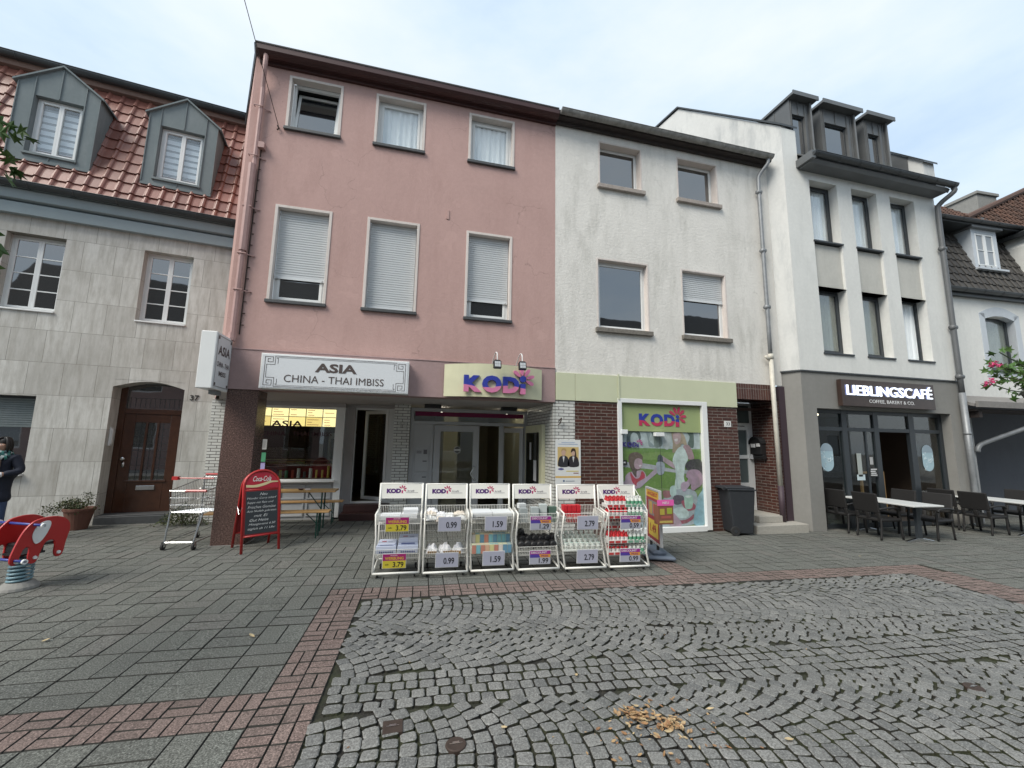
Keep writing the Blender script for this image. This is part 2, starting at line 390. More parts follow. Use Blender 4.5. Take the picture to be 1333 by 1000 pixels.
def mk_joint():
    m, nt, b, o = new_mat('joint_filling'); v = coords(nt)
    f = noise(nt, v, 3.0, 6, .65); g = noise(nt, v, 60, 4)
    col = mixc(nt, ramp(nt, f, [(.42, 0), (.58, 1)]), (.014,.013,.011), (.028,.034,.013))
    col = mixc(nt, ramp(nt, g, [(.45, 0), (.7, .6)]), col, (.05,.045,.032))
    L(nt, col, b.inputs['Base Color']); b.inputs['Roughness'].default_value = .95; bump(nt, b, g, .9, .01)
    return m
M['moss'] = mk_joint()
M['sand'] = plain('sandy_joint', (.042,.041,.036), .95, .35, 9)
M['grey_slab'] = islands('grey_concrete_slab', [(.122,.126,.113),(.142,.144,.130),(.110,.114,.104),(.152,.146,.134)], .85, .9, .6, 105, .3, (.072,.068,.058), .8)
M['red_slab'] = islands('reddish_concrete_brick', [(.168,.122,.108),(.205,.155,.138),(.145,.112,.10),(.185,.135,.12)], .85, .8, .6, 105, .3, (.10,.08,.07), .8)
M['sett'] = islands('grey_basalt_sett', [(.148,.149,.143),(.190,.188,.178),(.118,.119,.116),(.166,.165,.157),(.215,.212,.200)], .66, .6, .6, 95, .45, (.085,.088,.08), 1.2)
# ---------------------------------------------------------------- camera, world, light
cam_d = bpy.data.cameras.new('camera'); cam = bpy.data.objects.new('camera', cam_d); COL.objects.link(cam); sc.camera = cam
cam_d.sensor_fit = 'HORIZONTAL'; cam_d.sensor_width = 36; cam_d.lens = 541.17/1333*36; cam_d.clip_end = 400; cam_d.clip_start = .05
yaw, pit, rol = R(14.109), R(7.970), R(.931)
f_ = Vector((math.sin(yaw)*math.cos(pit), math.cos(yaw)*math.cos(pit), math.sin(pit)))
r_ = Vector((math.cos(yaw), -math.sin(yaw), 0)); u_ = r_.cross(f_)
r2 = math.cos(rol)*r_ + math.sin(rol)*u_; u2 = -math.sin(rol)*r_ + math.cos(rol)*u_
cam.matrix_world = Matrix(((r2.x,u2.x,-f_.x,0),(r2.y,u2.y,-f_.y,0),(r2.z,u2.z,-f_.z,1.6),(0,0,0,1)))
SUN_EL, SUN_AZ = R(46), R(238)          # azimuth clockwise from +y: behind the camera, to its left
w = bpy.data.worlds.new('World'); sc.world = w; w.use_nodes = True; nt = w.node_tree; nt.nodes.clear()
wo = N(nt, 'ShaderNodeOutputWorld'); sky = N(nt, 'ShaderNodeTexSky'); sky.sky_type = 'NISHITA'; sky.sun_disc = False
sky.sun_elevation = SUN_EL; sky.sun_rotation = SUN_AZ
b1 = N(nt, 'ShaderNodeBackground'); L(nt, sky.outputs[0], b1.inputs[0]); b1.inputs[1].default_value = .10
tc = N(nt, 'ShaderNodeTexCoord'); mp = N(nt, 'ShaderNodeMapping'); mp.inputs['Scale'].default_value = (1.2, 1.2, 3.2); L(nt, tc.outputs['Generated'], mp.inputs[0])
n1 = noise(nt, mp.outputs[0], 1.5, 7, .55)
cc = ramp(nt, n1, [(.32, (.50,.64,.80)), (.46, (.62,.74,.85)), (.56, (.70,.79,.87)), (.68, (.78,.84,.90))])
b2 = N(nt, 'ShaderNodeBackground'); L(nt, cc, b2.inputs[0]); b2.inputs[1].default_value = .92
mx = N(nt, 'ShaderNodeMixShader'); mx.inputs[0].default_value = .86; L(nt, b1.outputs[0], mx.inputs[1]); L(nt, b2.outputs[0], mx.inputs[2]); L(nt, mx.outputs[0], wo.inputs[0])
sd = bpy.data.lights.new('sun', 'SUN'); sd.energy = 2.5; sd.angle = R(30); sd.color = (1, .95, .86)
so = bpy.data.objects.new('sun', sd); COL.objects.link(so)
sv = Vector((math.sin(SUN_AZ)*math.cos(SUN_EL), math.cos(SUN_AZ)*math.cos(SUN_EL), math.sin(SUN_EL)))
so.rotation_euler = sv.to_track_quat('Z', 'Y').to_euler(); so.location = sv*30
vs = sc.view_settings; vs.view_transform = 'Standard'; vs.look = 'None'; vs.exposure = .55; vs.gamma = 1
sc.cycles.max_bounces = 6; sc.cycles.diffuse_bounces = 3; sc.cycles.glossy_bounces = 3; sc.cycles.transparent_max_bounces = 8
sc.cycles.use_denoising = True

# ---------------------------------------------------------------- ground
g = MB(); n = 12
for i in range(n):
    for j in range(n):
        X0, X1 = -120+i*20, -100+i*20; Y0, Y1 = -120+j*20, -100+j*20
        zf = lambda x: -.03 - .01*max(-14, min(18, x))
        g.add([(X0,Y0,zf(X0)),(X1,Y0,zf(X1)),(X1,Y1,zf(X1)),(X0,Y1,zf(X0))], [(0,1,2,3)])
tag(g.build('ground', M['concrete']), None, None, None, 'structure')
TH = R(-2.3); EX = (math.cos(TH), math.sin(TH)); EY = (-math.sin(TH), math.cos(TH)); PO = (-.69, 5.04)
def pw(a, b, h=0):
    x = PO[0]+a*EX[0]+b*EY[0]; y = PO[1]+a*EX[1]+b*EY[1]; return (x, y, GS*x+h)
j = MB()
j.add([pw(-12,-7,-.016),pw(20,-7,-.016),pw(20,6.5,-.016),pw(-12,6.5,-.016)], [(0,1,2,3)])
tag(j.build('paving_joints', M['moss']), None, None, None, 'structure')
def slab(mb, a0, a1, b0, b1, gap=.0023, bev=.003, hj=.0018):
    h = random.uniform(-hj, hj); tx = random.uniform(-hj, hj)*.7; ty = random.uniform(-hj, hj)*.7
    a0 += gap+random.uniform(0,.0015); a1 -= gap+random.uniform(0,.0015); b0 += gap*1.4+random.uniform(0,.0015); b1 -= gap*1.4+random.uniform(0,.0015)
    top = [(a0+bev,b0+bev,h-tx-ty),(a1-bev,b0+bev,h+tx-ty),(a1-bev,b1-bev,h+tx+ty),(a0+bev,b1-bev,h-tx+ty)]
    lo = [(a0,b0,-.010),(a1,b0,-.010),(a1,b1,-.010),(a0,b1,-.010)]
    bo = [(a0,b0,-.02),(a1,b0,-.02),(a1,b1,-.02),(a0,b1,-.02)]
    mb.add([pw(*p) for p in top+lo+bo], [(0,1,2,3)]); mb.add([pw(*p) for p in top+lo+bo], [(4+i,4+(i+1)%4,(i+1)%4,i) for i in range(4)] + [(8+i,8+(i+1)%4,4+(i+1)%4,4+i) for i in range(4)], 1)
def weave(mb, a0, a1, b0, b1, c, ph=0):
    na = round((a1-a0)/c); nb = round((b1-b0)/c)
    for i in range(na):
        for k in range(nb):
            x0, x1 = a0+i*(a1-a0)/na, a0+(i+1)*(a1-a0)/na; y0, y1 = b0+k*(b1-b0)/nb, b0+(k+1)*(b1-b0)/nb
            if (i+k+ph+(1 if random.random() < .08 else 0)) % 2:
                m = (x0+x1)/2; slab(mb, x0, m, y0, y1); slab(mb, m, x1, y0, y1)
            else:
                m = (y0+y1)/2; slab(mb, x0, x1, y0, m); slab(mb, x0, x1, m, y1)
CA0, CA1, CB1, CB0 = .344, 7.40, -.34, -5.1
gp = MB(); rp = MB()
weave(gp, -9.52, 0, -1.88, 5.6, .34); weave(gp, -9.52, 0, -5.28, -2.22, .34)
weave(gp, 0, 4.08, 0, 5.1, .34); weave(gp, 4.42, 16.66, 0, 3.74, .34); weave(gp, 8.08, 16.58, -5.1, 0, .34)
weave(rp, 0, .34, -5.27, -.34, .17); weave(rp, -9.52, 0, -2.22, -1.88, .17); weave(rp, 0, 8.0, -.34, 0, .17)
weave(rp, 4.08, 4.42, 0, 3.4, .17); weave(rp, 7.4, 8.08, -5.1, -.34, .17)
tag(gp.build('grey_paving', [M['grey_slab'], M['sand']]), None, None, None, 'structure')
tag(rp.build('red_brick_paving', [M['red_slab'], M['sand']]), None, None, None, 'structure')
# basalt setts laid in segmental arcs
st = MB()
def sett(cx, cy, tx, ty, hl, hw):
    # centre, unit tangent, half length along the tangent, half width across
    nx, ny = -ty, tx
    h = random.uniform(-.004, .003); t1 = random.uniform(-.0025,.0025); t2 = random.uniform(-.0025,.0025)
    cr = random.uniform(.16,.30); ring = []
    base = [(-1,-1+cr),(-1,1-cr),(-1+cr,1),(1-cr,1),(1,1-cr),(1,-1+cr),(1-cr,-1),(-1+cr,-1)]
    jit = [(random.uniform(-.07,.05), random.uniform(-.07,.05)) for _ in range(8)]
    vs = []
    for sc_, dz in ((.80,.0),(.95,-.0045),(1.0,-.024)):
        for (u, v), (ju, jv) in zip(base, jit):
            uu = (u*(1+ju))*hl*sc_; vv = (v*(1+jv))*hw*sc_
            x = cx+tx*uu+nx*vv; y = cy+ty*uu+ny*vv
            vs.append((x, y, GS*x + .004 + dz + (h+t1*u+t2*v if dz > -.02 else 0)))
    fs = [tuple(reversed(range(8)))]
    fs += [(8+k, k, (k+1) % 8, 8+(k+1) % 8) for k in range(8)]
    st.add(vs, fs); st.add(vs, [(16+k, 8+k, 8+(k+1) % 8, 16+(k+1) % 8) for k in range(8)], 1)
def inreg(x, y):
    dx, dy = x-PO[0], y-PO[1]; a = dx*EX[0]+dy*EX[1]; b = dx*EY[0]+dy*EY[1]
    return CA0+.015 < a < CA1-.02 and CB0 < b < CB1-.03
def btop(x): return 3.25-.055*(x+.4)
def bbot(x): return 2.86-.06*(x+.4)
RR, HC = .76, .70
def arc_g(d):                        # x offset of an arc at distance d from its crown
    d = max(-HC, min(HC, d)); return math.sqrt(RR*RR-d*d)-RR
def arc_s(d):
    d = max(-HC, min(HC, d)); return -d/math.sqrt(RR*RR-d*d)
def zone(crown0, slope, lim, W=.098):
    # arcs of setts: crowns every 2*HC from crown0, falling with slope
    for kk in range(-4, 5):
        for i in range(-30, 110):
            x0 = i*W; s = -HC + random.uniform(0,.05)
            while s < HC:
                L_ = random.uniform(.082,.108); sl = arc_s(s+L_*.4); ds = L_/math.sqrt(1+sl*sl); mid = s+ds/2
                if mid > HC: break
                x = x0+arc_g(mid); y = crown0 + slope*x + 2*HC*kk + mid; sl = arc_s(mid)
                tl = math.hypot(sl, 1)
                if lim(x, y) and inreg(x, y):
                    sett(x+random.uniform(-.003,.003), y, sl/tl, 1/tl, L_/2-.003, W/2*min(1, 1.25/tl)-.003)
                s += ds
zone(4.52, -.11, lambda x, y: y > btop(x)+.01)
zone(2.52, -.16, lambda x, y: y < bbot(x)-.01)
for r_i in range(4):
    x = -.6
    while x < 7.2:
        wl = random.uniform(.085,.118); c = x+wl/2; y = bbot(c)+(r_i+.5)*(btop(c)-bbot(c))/4
        if inreg(c, y): sett(c, y, 1/math.hypot(1,.057), -.057/math.hypot(1,.057), wl/2-.004, (btop(c)-bbot(c))/8-.004)
        x += wl
tag(st.build('cobbled_street', [M['sett'], M['moss']]), None, None, None, 'structure')

# ---------------------------------------------------------------- building pieces
def wall(mb, x0, x1, z0, z1, holes, y=0, depth=.2, mi=0, rmi=None, thick=None):
    # wall face at y (facing -y) with rectangular holes (hx0,hx1,hz0,hz1) and their reveals
    xs = sorted(set([x0,x1]+[h[0] for h in holes]+[h[1] for h in holes])); zs = sorted(set([z0,z1]+[h[2] for h in holes]+[h[3] for h in holes]))
    for i in range(len(xs)-1):
        for k in range(len(zs)-1):
            cx, cz = (xs[i]+xs[i+1])/2, (zs[k]+zs[k+1])/2
            if any(h[0] < cx < h[1] and h[2] < cz < h[3] for h in holes): continue
            mb.add([(xs[i],y,zs[k]),(xs[i+1],y,zs[k]),(xs[i+1],y,zs[k+1]),(xs[i],y,zs[k+1])], [(0,1,2,3)], mi)
    for h in holes:
        a, b, c, d = h[:4]; Y = y+depth; r = mi if rmi is None else rmi
        mb.add([(a,y,c),(a,Y,c),(a,Y,d),(a,y,d)], [(0,1,2,3)], r); mb.add([(b,y,c),(b,Y,c),(b,Y,d),(b,y,d)], [(3,2,1,0)], r)
        mb.add([(a,y,c),(b,y,c),(b,Y,c),(a,Y,c)], [(0,1,2,3)], r); mb.add([(a,y,d),(b,y,d),(b,Y,d),(a,Y,d)], [(3,2,1,0)], r)
    if thick:
        T = y+thick
        mb.add([(x0,y,z0),(x0,y,z1),(x0,T,z1),(x0,T,z0)], [(0,1,2,3)], mi); mb.add([(x1,y,z0),(x1,T,z0),(x1,T,z1),(x1,y,z1)], [(0,1,2,3)], mi)
        mb.add([(x0,y,z1),(x1,y,z1),(x1,T,z1),(x0,T,z1)], [(0,1,2,3)], mi)
        mb.add([(x0,T,z0),(x0,T,z1),(x1,T,z1),(x1,T,z0)], [(0,1,2,3)], mi)
def frame_bars(mb, x0, x1, z0, z1, y0, y1, w, mi=0):
    mb.box(x0,x0+w,y0,y1,z0,z1,mi); mb.box(x1-w,x1,y0,y1,z0,z1,mi); mb.box(x0+w,x1-w,y0,y1,z0,z0+w,mi); mb.box(x0+w,x1-w,y0,y1,z1-w,z1,mi)
def slats(mb, x0, x1, z0, z1, y, pitch=.042, mi=0):
    n = max(1, round((z1-z0)/pitch)); p = (z1-z0)/n
    for i in range(n):
        a = z0+i*p
        mb.add([(x0,y+.008,a),(x1,y+.008,a),(x1,y,a+.008),(x0,y,a+.008),(x0,y-.002,a+p-.008),(x1,y-.002,a+p-.008),(x1,y+.010,a+p-.002),(x0,y+.010,a+p-.002)],
               [(0,1,2,3),(3,2,5,4),(4,5,6,7)], mi)
        mb.add([(x0,y+.012,a+p-.002),(x1,y+.012,a+p-.002),(x1,y+.012,a+p),(x0,y+.012,a+p)], [(0,1,2,3)], mi)
def window(parent, x0, x1, z0, z1, y, fm, leaves=1, bars=0, pane='mirror', shutter=0, curtain=None, sill=None, sp=.07, sx=.04, sh=.05, frw=.045, gap=0, label=None, trim=None, tilt=None, y_wall=0):
    mb = MB(); frame_bars(mb, x0, x1, z0, z1, y, y+.05, frw)
    lw = (x1-x0-2*frw)/leaves
    for i in range(leaves):
        a = x0+frw+i*lw; mbb = mb
        if tilt is None: frame_bars(mb, a, a+lw, z0+frw, z1-frw, y-.012, y+.03, frw*.85)
        for k in range(bars):
            zz = z0+frw*1.8+(z1-z0-3.6*frw)*(k+1)/(bars+1); mb.box(a+frw*.8, a+lw-frw*.8, y-.008, y+.012, zz-.010, zz+.010)
    o = mb.build('window', fm, parent, bevel=.003, label=label)
    p = MB()
    for i in range(leaves):
        a = x0+frw+i*lw
        if tilt is None: p.box(a+frw*.8, a+lw-frw*.8, y+.004, y+.010, z0+frw*1.8, z1-frw*1.8)
        else:
            # tilted sash hinged at its foot
            H = z1-z0-2*frw; t = MB(); Mt = Matrix.Translation((0, y+.02, z0+frw)) @ Matrix.Rotation(-tilt, 4, 'X')
            t.M = Mt; frame_bars(t, a, a+lw, 0, H, -.02, .02, frw*.85); t.build('sash', fm, o, bevel=.003)
            p.M = Mt; p.box(a+frw*.8, a+lw-frw*.8, 0, .006, frw*.8, H-frw*.8)
    p.build('pane', M['glassw' if pane == 'glass' else pane], o)
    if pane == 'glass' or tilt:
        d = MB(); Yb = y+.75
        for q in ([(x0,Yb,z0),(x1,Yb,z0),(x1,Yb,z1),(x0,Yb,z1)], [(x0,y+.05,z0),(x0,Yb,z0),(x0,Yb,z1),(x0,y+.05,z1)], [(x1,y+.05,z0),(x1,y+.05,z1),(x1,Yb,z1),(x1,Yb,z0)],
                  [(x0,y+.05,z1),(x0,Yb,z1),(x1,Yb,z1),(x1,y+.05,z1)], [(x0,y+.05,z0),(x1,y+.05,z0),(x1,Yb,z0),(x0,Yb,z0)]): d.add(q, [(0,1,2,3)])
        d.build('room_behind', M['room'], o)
    if curtain:
        c = MB(); n = 40; cm, c0, c1, c2, c3 = curtain       # material, x span and z span as fractions
        X0 = x0+(x1-x0)*c0; X1 = x0+(x1-x0)*c1; Z0 = z0+(z1-z0)*c2; Z1 = z0+(z1-z0)*c3
        vs = []
        for i in range(n+1):
            xx = X0+(X1-X0)*i/n; yy = y+.07+.012*math.sin(i*1.25)+.01*math.sin(i*.6)
            vs += [(xx, yy, Z0), (xx, yy-.01, Z1)]
        c.add(vs, [(2*i, 2*i+2, 2*i+3, 2*i+1) for i in range(n)]); c.build('curtain', M[cm], o, smooth=True)
    if shutter:
        s = MB(); zb = z1-(z1-z0)*shutter; slats(s, x0+.01, x1-.01, zb+.05, z1+.0, y-.03)
        s.box(x0+.01, x1-.01, y-.035, y-.022, zb, zb+.05)
        s.box(x0+.05, x0+.065, y-.05, y-.035, zb+.01, zb+.04); s.box(x1-.065, x1-.05, y-.05, y-.035, zb+.01, zb+.04)
        s.build('roller_shutter', M['shutter'], o)
    if sill:
        s = MB(); s.box(x0-sx, x1+sx, y_wall-sp, y+.0, z0-sh, z0-.001); s.build('sill', M[sill], o, bevel=.006)
    return o
def tile_roof(mb, o, ux, us, nr, wid, hgt, tw=.235, th=.33, mi=0, roll=.035, skip=None):
    o, ux, us, nr = Vector(o), Vector(ux).normalized(), Vector(us).normalized(), Vector(nr).normalized()
    nx = math.ceil(wid/tw); ns = math.ceil(hgt/th)
    prof = [(0,.3),(.07,.8),(.17,1),(.27,.75),(.36,.12),(.46,0),(.95,0.0),(1.0,.1)]
    for j_ in range(ns):
        for i in range(nx):
            a0 = i*tw; s0 = j_*th; s1 = min(hgt, s0+th*1.03)
            if skip and skip(a0+tw/2, s0+th/2): continue
            hj = random.uniform(-.003,.004); ja = random.uniform(-.003,.003); vs = []
            pr = [(min(wid, a0+p*tw+ja), h*roll) for p, h in prof]
            for (a, h) in pr: vs.append(o+ux*a+us*s0+nr*(h+.028+hj))
            for (a, h) in pr: vs.append(o+ux*a+us*s1+nr*(h+.002))
            for (a, h) in pr: vs.append(o+ux*a+us*(s0+.002)+nr*(h*.6+.0))
            n = len(pr); fs = []
            for k in range(n-1):
                fs.append((k, k+1, n+k+1, n+k)); fs.append((2*n+k, 2*n+k+1, k+1, k))
            mb.add(vs, fs, mi)
def gutter_tube(mb, x0, x1, y, z, r=.075, mi=0, n=9):
    # half-round gutter along x, with brackets
    for i in range(n):
        a0 = math.pi + math.pi*i/n; a1 = math.pi + math.pi*(i+1)/n
        for rr, fl in ((r, False), (r-.006, True)):
            q = [(x0, y+rr*math.cos(a0), z+rr*math.sin(a0)), (x1, y+rr*math.cos(a0), z+rr*math.sin(a0)), (x1, y+rr*math.cos(a1), z+rr*math.sin(a1)), (x0, y+rr*math.cos(a1), z+rr*math.sin(a1))]
            mb.add(q, [(3,2,1,0) if not fl else (0,1,2,3)], mi)
    mb.tube([(x0, y-r, z), (x1, y-r, z)], .010, 6, mi)
    for xx in (x0, x1): mb.prism([(y+r*math.cos(math.pi+math.pi*i/n), z+r*math.sin(math.pi+math.pi*i/n)) for i in range(n+1)], xx-.003, xx+.003, mi, axis='x')
    k = int((x1-x0)/.62)
    for i in range(k+1):
        xx = x0+.12+i*(x1-x0-.24)/max(1, k)
        mb.tube([(xx, y+(r+.004)*math.cos(math.pi+math.pi*t/6), z+(r+.004)*math.sin(math.pi+math.pi*t/6)) for t in range(7)], .006, 4, mi)
BASE = Matrix.Identity(4)
_oi = MB.__init__
def _ni(s): _oi(s); s.M = BASE.copy()
MB.__init__ = _ni
def base(ox=0, oy=0, oz=0):
    global BASE
    BASE = Matrix.Translation((-ox, -oy, -oz))

# ================================================================ PINK HOUSE (front plane y = 0 local, local x = world x)
pink = empty('pink_house', (0, 7.2, 0)); tag(pink, 'pink plastered three storey house above the snack bar and shop arcade', 'house'); base()
up = [(-2.26,-1.38),(-.82,.07),(.88,1.78)]; lo = [(-2.28,-1.40),(-.83,.06),(.90,1.77)]
t = .045
holes = [(a+t-.004,b-t+.004,6.866,7.864-t) for a, b in up] + [(a+t-.004,b-t+.004,3.806,5.454-t) for a, b in lo]
m = MB(); wall(m, -2.80, 2.63, 2.98, 8.12, holes, 0, .13, 0, 1)
m.prism([(-2.80,0),(-2.80,.004),(-3.66,2.094),(-3.66,2.09)], 2.34, 7.95, axis='z') if False else None
m.add([(-3.66,2.09,2.34),(-2.80,0,2.34),(-2.80,0,8.12),(-3.66,2.09,8.32)], [(0,1,2,3)])
m.add([(-3.66,2.09,2.34),(-4.2,6.5,2.34),(-4.2,6.5,8.6),(-3.66,2.09,8.32)], [(0,1,2,3)])
m.add([(2.63,0,2.98),(2.63,6.5,2.98),(2.63,6.5,8.05),(2.63,0,8.05)], [(0,1,2,3)])
m.box(.52,.57,-.012,0,5.62,5.80)
m.build('wall', [M['pink'], M['reveal']], pink)
for a, b, c, d in [q+(6.87,7.86) for q in up]+[q+(3.81,5.45) for q in lo]:
    m = MB(); m.box(a,a+t,-.012,.13,c,d); m.box(b-t,b,-.012,.13,c,d); m.box(a+t,b-t,-.012,.13,d-t,d); m.build('window_surround', M['trim'], pink, bevel=.004)
WS = dict(y_wall=0, sp=.05, sh=.055, sx=.06, sill='slatesill', frw=.05)
window(pink, up[0][0]+t, up[0][1]-t, 6.87, 7.81, .13, M['pvc'], 1, pane='mirror', tilt=.17, label='window with its sash tilted open', **WS)
window(pink, up[1][0]+t, up[1][1]-t, 6.87, 7.81, .13, M['pvc'], 1, pane='glass', curtain=('curtain',0,1,0,1), **WS)
window(pink, up[2][0]+t, up[2][1]-t, 6.87, 7.81, .13, M['pvc'], 1, pane='glass', curtain=('curtain',0,1,0,.93), **WS)
for (a, b), sh in zip(lo, (.75, .985, .79)):
    window(pink, a+t, b-t, 3.81, 5.40, .13, M['pvc'], 1, pane='mirror', shutter=sh, label='window with roller shutter %s' % ('fully down' if sh > .9 else 'mostly down'), **WS)
# band, soffit, pillar, arcade
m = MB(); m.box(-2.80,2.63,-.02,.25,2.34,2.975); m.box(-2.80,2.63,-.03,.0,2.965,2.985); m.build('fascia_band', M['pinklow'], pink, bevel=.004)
m = MB(); m.add([(-2.89,0.25,2.342),(2.63,.25,2.342),(2.63,1.75,2.342),(.0,1.75,2.342),(.0,2.4,2.342),(-3.70,2.4,2.342)], [(0,1,2,3,4,5)]); m.add([(-2.89,0.25,2.50),(2.63,.25,2.50),(2.63,6.5,2.50),(-4.2,6.5,2.50),(-3.62,2.09,2.50)], [(0,1,2,3,4)]); m.build('soffit', M['soffit'], pink)
m = MB(); m.box(-2.69,-2.25,-.0,.42,-.02,2.34); m.build('pillar', M['granite'], pink, bevel=.006)
m = MB(); m.box(-2.71,-2.235,-.015,.43,-.02,.035); m.build('pillar_base', M['concrete'], pink)
m = MB()
m.box(-3.66,-2.86,2.0,2.3,-.1,2.34); m.build('glazed_brick_pier', M['whitebrick'], pink)
m = MB(); m.box(-.245,.07,1.58,2.30,-.1,2.34); m.build('glazed_brick_pier', M['whitebrick'], pink)
m = MB(); m.box(2.60,2.63,.005,1.70,-.1,2.34); m.build('glazed_brick_wall', M['whitebrick'], pink)

m = MB()     # plain wall parts round the shop fronts
m.box(-2.86,-1.24,2.03,2.16,2.26,2.34); m.box(-1.24,-.245,2.20,2.36,2.28,2.34); m.box(-1.27,-1.06,2.18,2.30,.05,2.28)
m.build('arcade_wall', M['soffit'], pink)
m = MB(); m.box(.34,.68,1.36,1.50,2.265,2.335); m.build('ceiling_lamp', M['black'], pink, bevel=.01); m = MB(); m.box(1.94,2.28,1.36,1.50,2.265,2.335); m.build('ceiling_lamp', M['black'], pink, bevel=.01)
# snack bar window
m = MB(); frame_bars(m, -2.86, -1.37, .75, 2.26, 2.05, 2.11, .05); m.box(-1.37,-1.24,2.02,2.30,.05,2.26); m.box(-2.86,-1.35,1.93,2.16,.75,.785); w1 = m.build('shop_window', M['pvc'], pink, bevel=.004)
m = MB(); m.box(-2.81,-1.42,2.075,2.083,.80,2.21); m.build('pane', M['glass'], w1)
m = MB(); put_text(m, 'ASIA', -2.62, 1.83, .58, .13, 2.070, col=(.05,.01,.015), offset=.02); m.build('window_lettering', M['print'], w1)
m = MB(); put_text(m, 'CHINA - THAI IMBISS', -2.78, 1.66, 1.30, .08, 2.070, col=(.05,.012,.015), offset=.008); m.build('window_lettering', M['print'], w1)
m = MB(); m.box(-2.86,-1.37,2.06,2.12,.0,.75)
for i in range(3):
    for k in range(2): frame_bars(m, -2.84+i*.49, -2.39+i*.49, .08+k*.33, .37+k*.33, 2.04, 2.06, .03)
m.build('panelling', M['alu'], pink, bevel=.003)
m = MB()     # leaflets stuck in the window beside the pillar
for zz, c in ((1.38,(.75,.75,.74)),(1.12,(.12,.45,.25)),(.94,(.5,.45,.8)),(.78,(.1,.4,.2))): m.box(-2.78,-2.66,2.062,2.068,zz,zz+.2,0,c)
for k in range(7): m.box(-2.76,-2.68,2.059,2.062,1.41+k*.022,1.416+k*.022,0,(.25,.25,.27))
m.build('stuck_leaflets', M['print'], w1)
# snack bar door, open
m = MB(); frame_bars(m, -1.08, -.33, .28, 2.28, 2.25, 2.31, .045); m.box(-.33,-.245,2.2,2.31,.1,2.28); d1 = m.build('door_frame', M['pvc'], pink, bevel=.004)
m = MB(); m.M = m.M @ Matrix.Translation((-.375,2.31,.32)) @ Matrix.Rotation(R(-38),4,'Z'); frame_bars(m, -.65, 0, 0, 1.92, -.02, .02, .07); leaf = m.build('door_leaf', M['pvc'], d1, bevel=.004)
m2 = MB(); m2.M = m2.M @ Matrix.Translation((-.375,2.31,.32)) @ Matrix.Rotation(R(-38),4,'Z'); m2.box(-.58,-.07,-.004,.004,.07,1.85); m2.build('door_pane', M['glass'], d1)
m = MB(); m.box(-1.20,-.245,1.82,2.25,-.03,.14); m.box(-1.16,-.245,2.05,2.35,.14,.285); m.build('entrance_steps', M['redstep'], pink, bevel=.01)
# discount shop front
m = MB(); Y0 = 1.65
frame_bars(m, .08, 2.59, -.05, 2.28, Y0, Y0+.07, .07); m.box(.15,2.52,Y0,Y0+.07,1.94,2.01)
m.box(.15,.52,Y0+.01,Y0+.05,-.02,1.94); m.box(.515,.56,Y0,Y0+.07,-.02,1.94); m.box(1.96,2.06,Y0,Y0+.07,-.02,1.94)
sf = m.build('shop_front_frame', M['alu'], pink, bevel=.004)
m = MB(); m.box(.16,2.51,Y0+.03,Y0+.036,2.02,2.20); m.build('transom_pane', M['glass'], sf)
m = MB(); m.box(.17,2.50,Y0+.018,Y0+.022,2.115,2.205,0,(.16,.004,.05)); m.build('red_band', M['print'], sf)
m = MB(); frame_bars(m, .57, 1.52, .02, 1.93, Y0-.02, Y0+.04, .13); 
for zz in (.25,.95,1.72): m.box(.545,.575,Y0-.035,Y0-.005,zz,zz+.09)
dl = m.build('door', M['alu'], pink, bevel=.004)
m = MB(); m.box(.69,1.40,Y0+.0,Y0+.008,.14,1.81); m.build('pane', M['glass'], dl)
m = MB(); m.tube([(1.44,Y0-.03,1.08),(1.36,Y0-.09,.98),(1.34,Y0-.10,.94),(1.36,Y0-.09,.90),(1.44,Y0-.03,.80)], .011, 8); m.build('handle', M['pvc'], dl, smooth=True)
m = MB(); m.cyl((1.06,Y0-.002,1.42), .075, -.003, 24, axis='y', col=(.45,.46,.44)); m.cyl((1.06,Y0-.006,1.42), .062, -.002, 24, axis='y', col=(.12,.12,.12)); m.box(1.0,1.12,Y0-.011,Y0-.009,1.405,1.435,0,(.6,.6,.58)); m.build('round_sticker', M['print'], dl)
m = MB(); m.M = m.M @ Matrix.Translation((2.51,Y0+.02,0)) @ Matrix.Rotation(R(-48),4,'Z'); frame_bars(m, -.62, 0, .02, 1.91, -.02, .02, .10); d2 = m.build('door', M['alu'], pink, bevel=.004, label='door leaf standing open')
m = MB(); m.M = m.M @ Matrix.Translation((2.51,Y0+.02,0)) @ Matrix.Rotation(R(-48),4,'Z'); m.box(-.52,-.10,-.004,.004,.12,1.81); m.build('pane', M['glass'], d2)
m = MB(); m.box(.20,.47,Y0-.012,Y0+.01,.98,1.45); m.box(.20,.47,Y0-.012,Y0+.01,.55,.93); lb = m.build('letterbox_panel', M['alu'], pink, bevel=.003)
m = MB(); m.box(.37,.44,Y0-.018,Y0-.012,1.33,1.42,0,(.12,.12,.13)); m.box(.36,.44,Y0-.018,Y0-.012,1.18,1.195,0,(.03,.03,.03)); m.box(.36,.44,Y0-.018,Y0-.012,.86,.875,0,(.03,.03,.03)); m.box(.23,.33,Y0-.016,Y0-.012,1.34,1.40,0,(.25,.25,.26)); m.build('bell_plate', M['print'], lb)
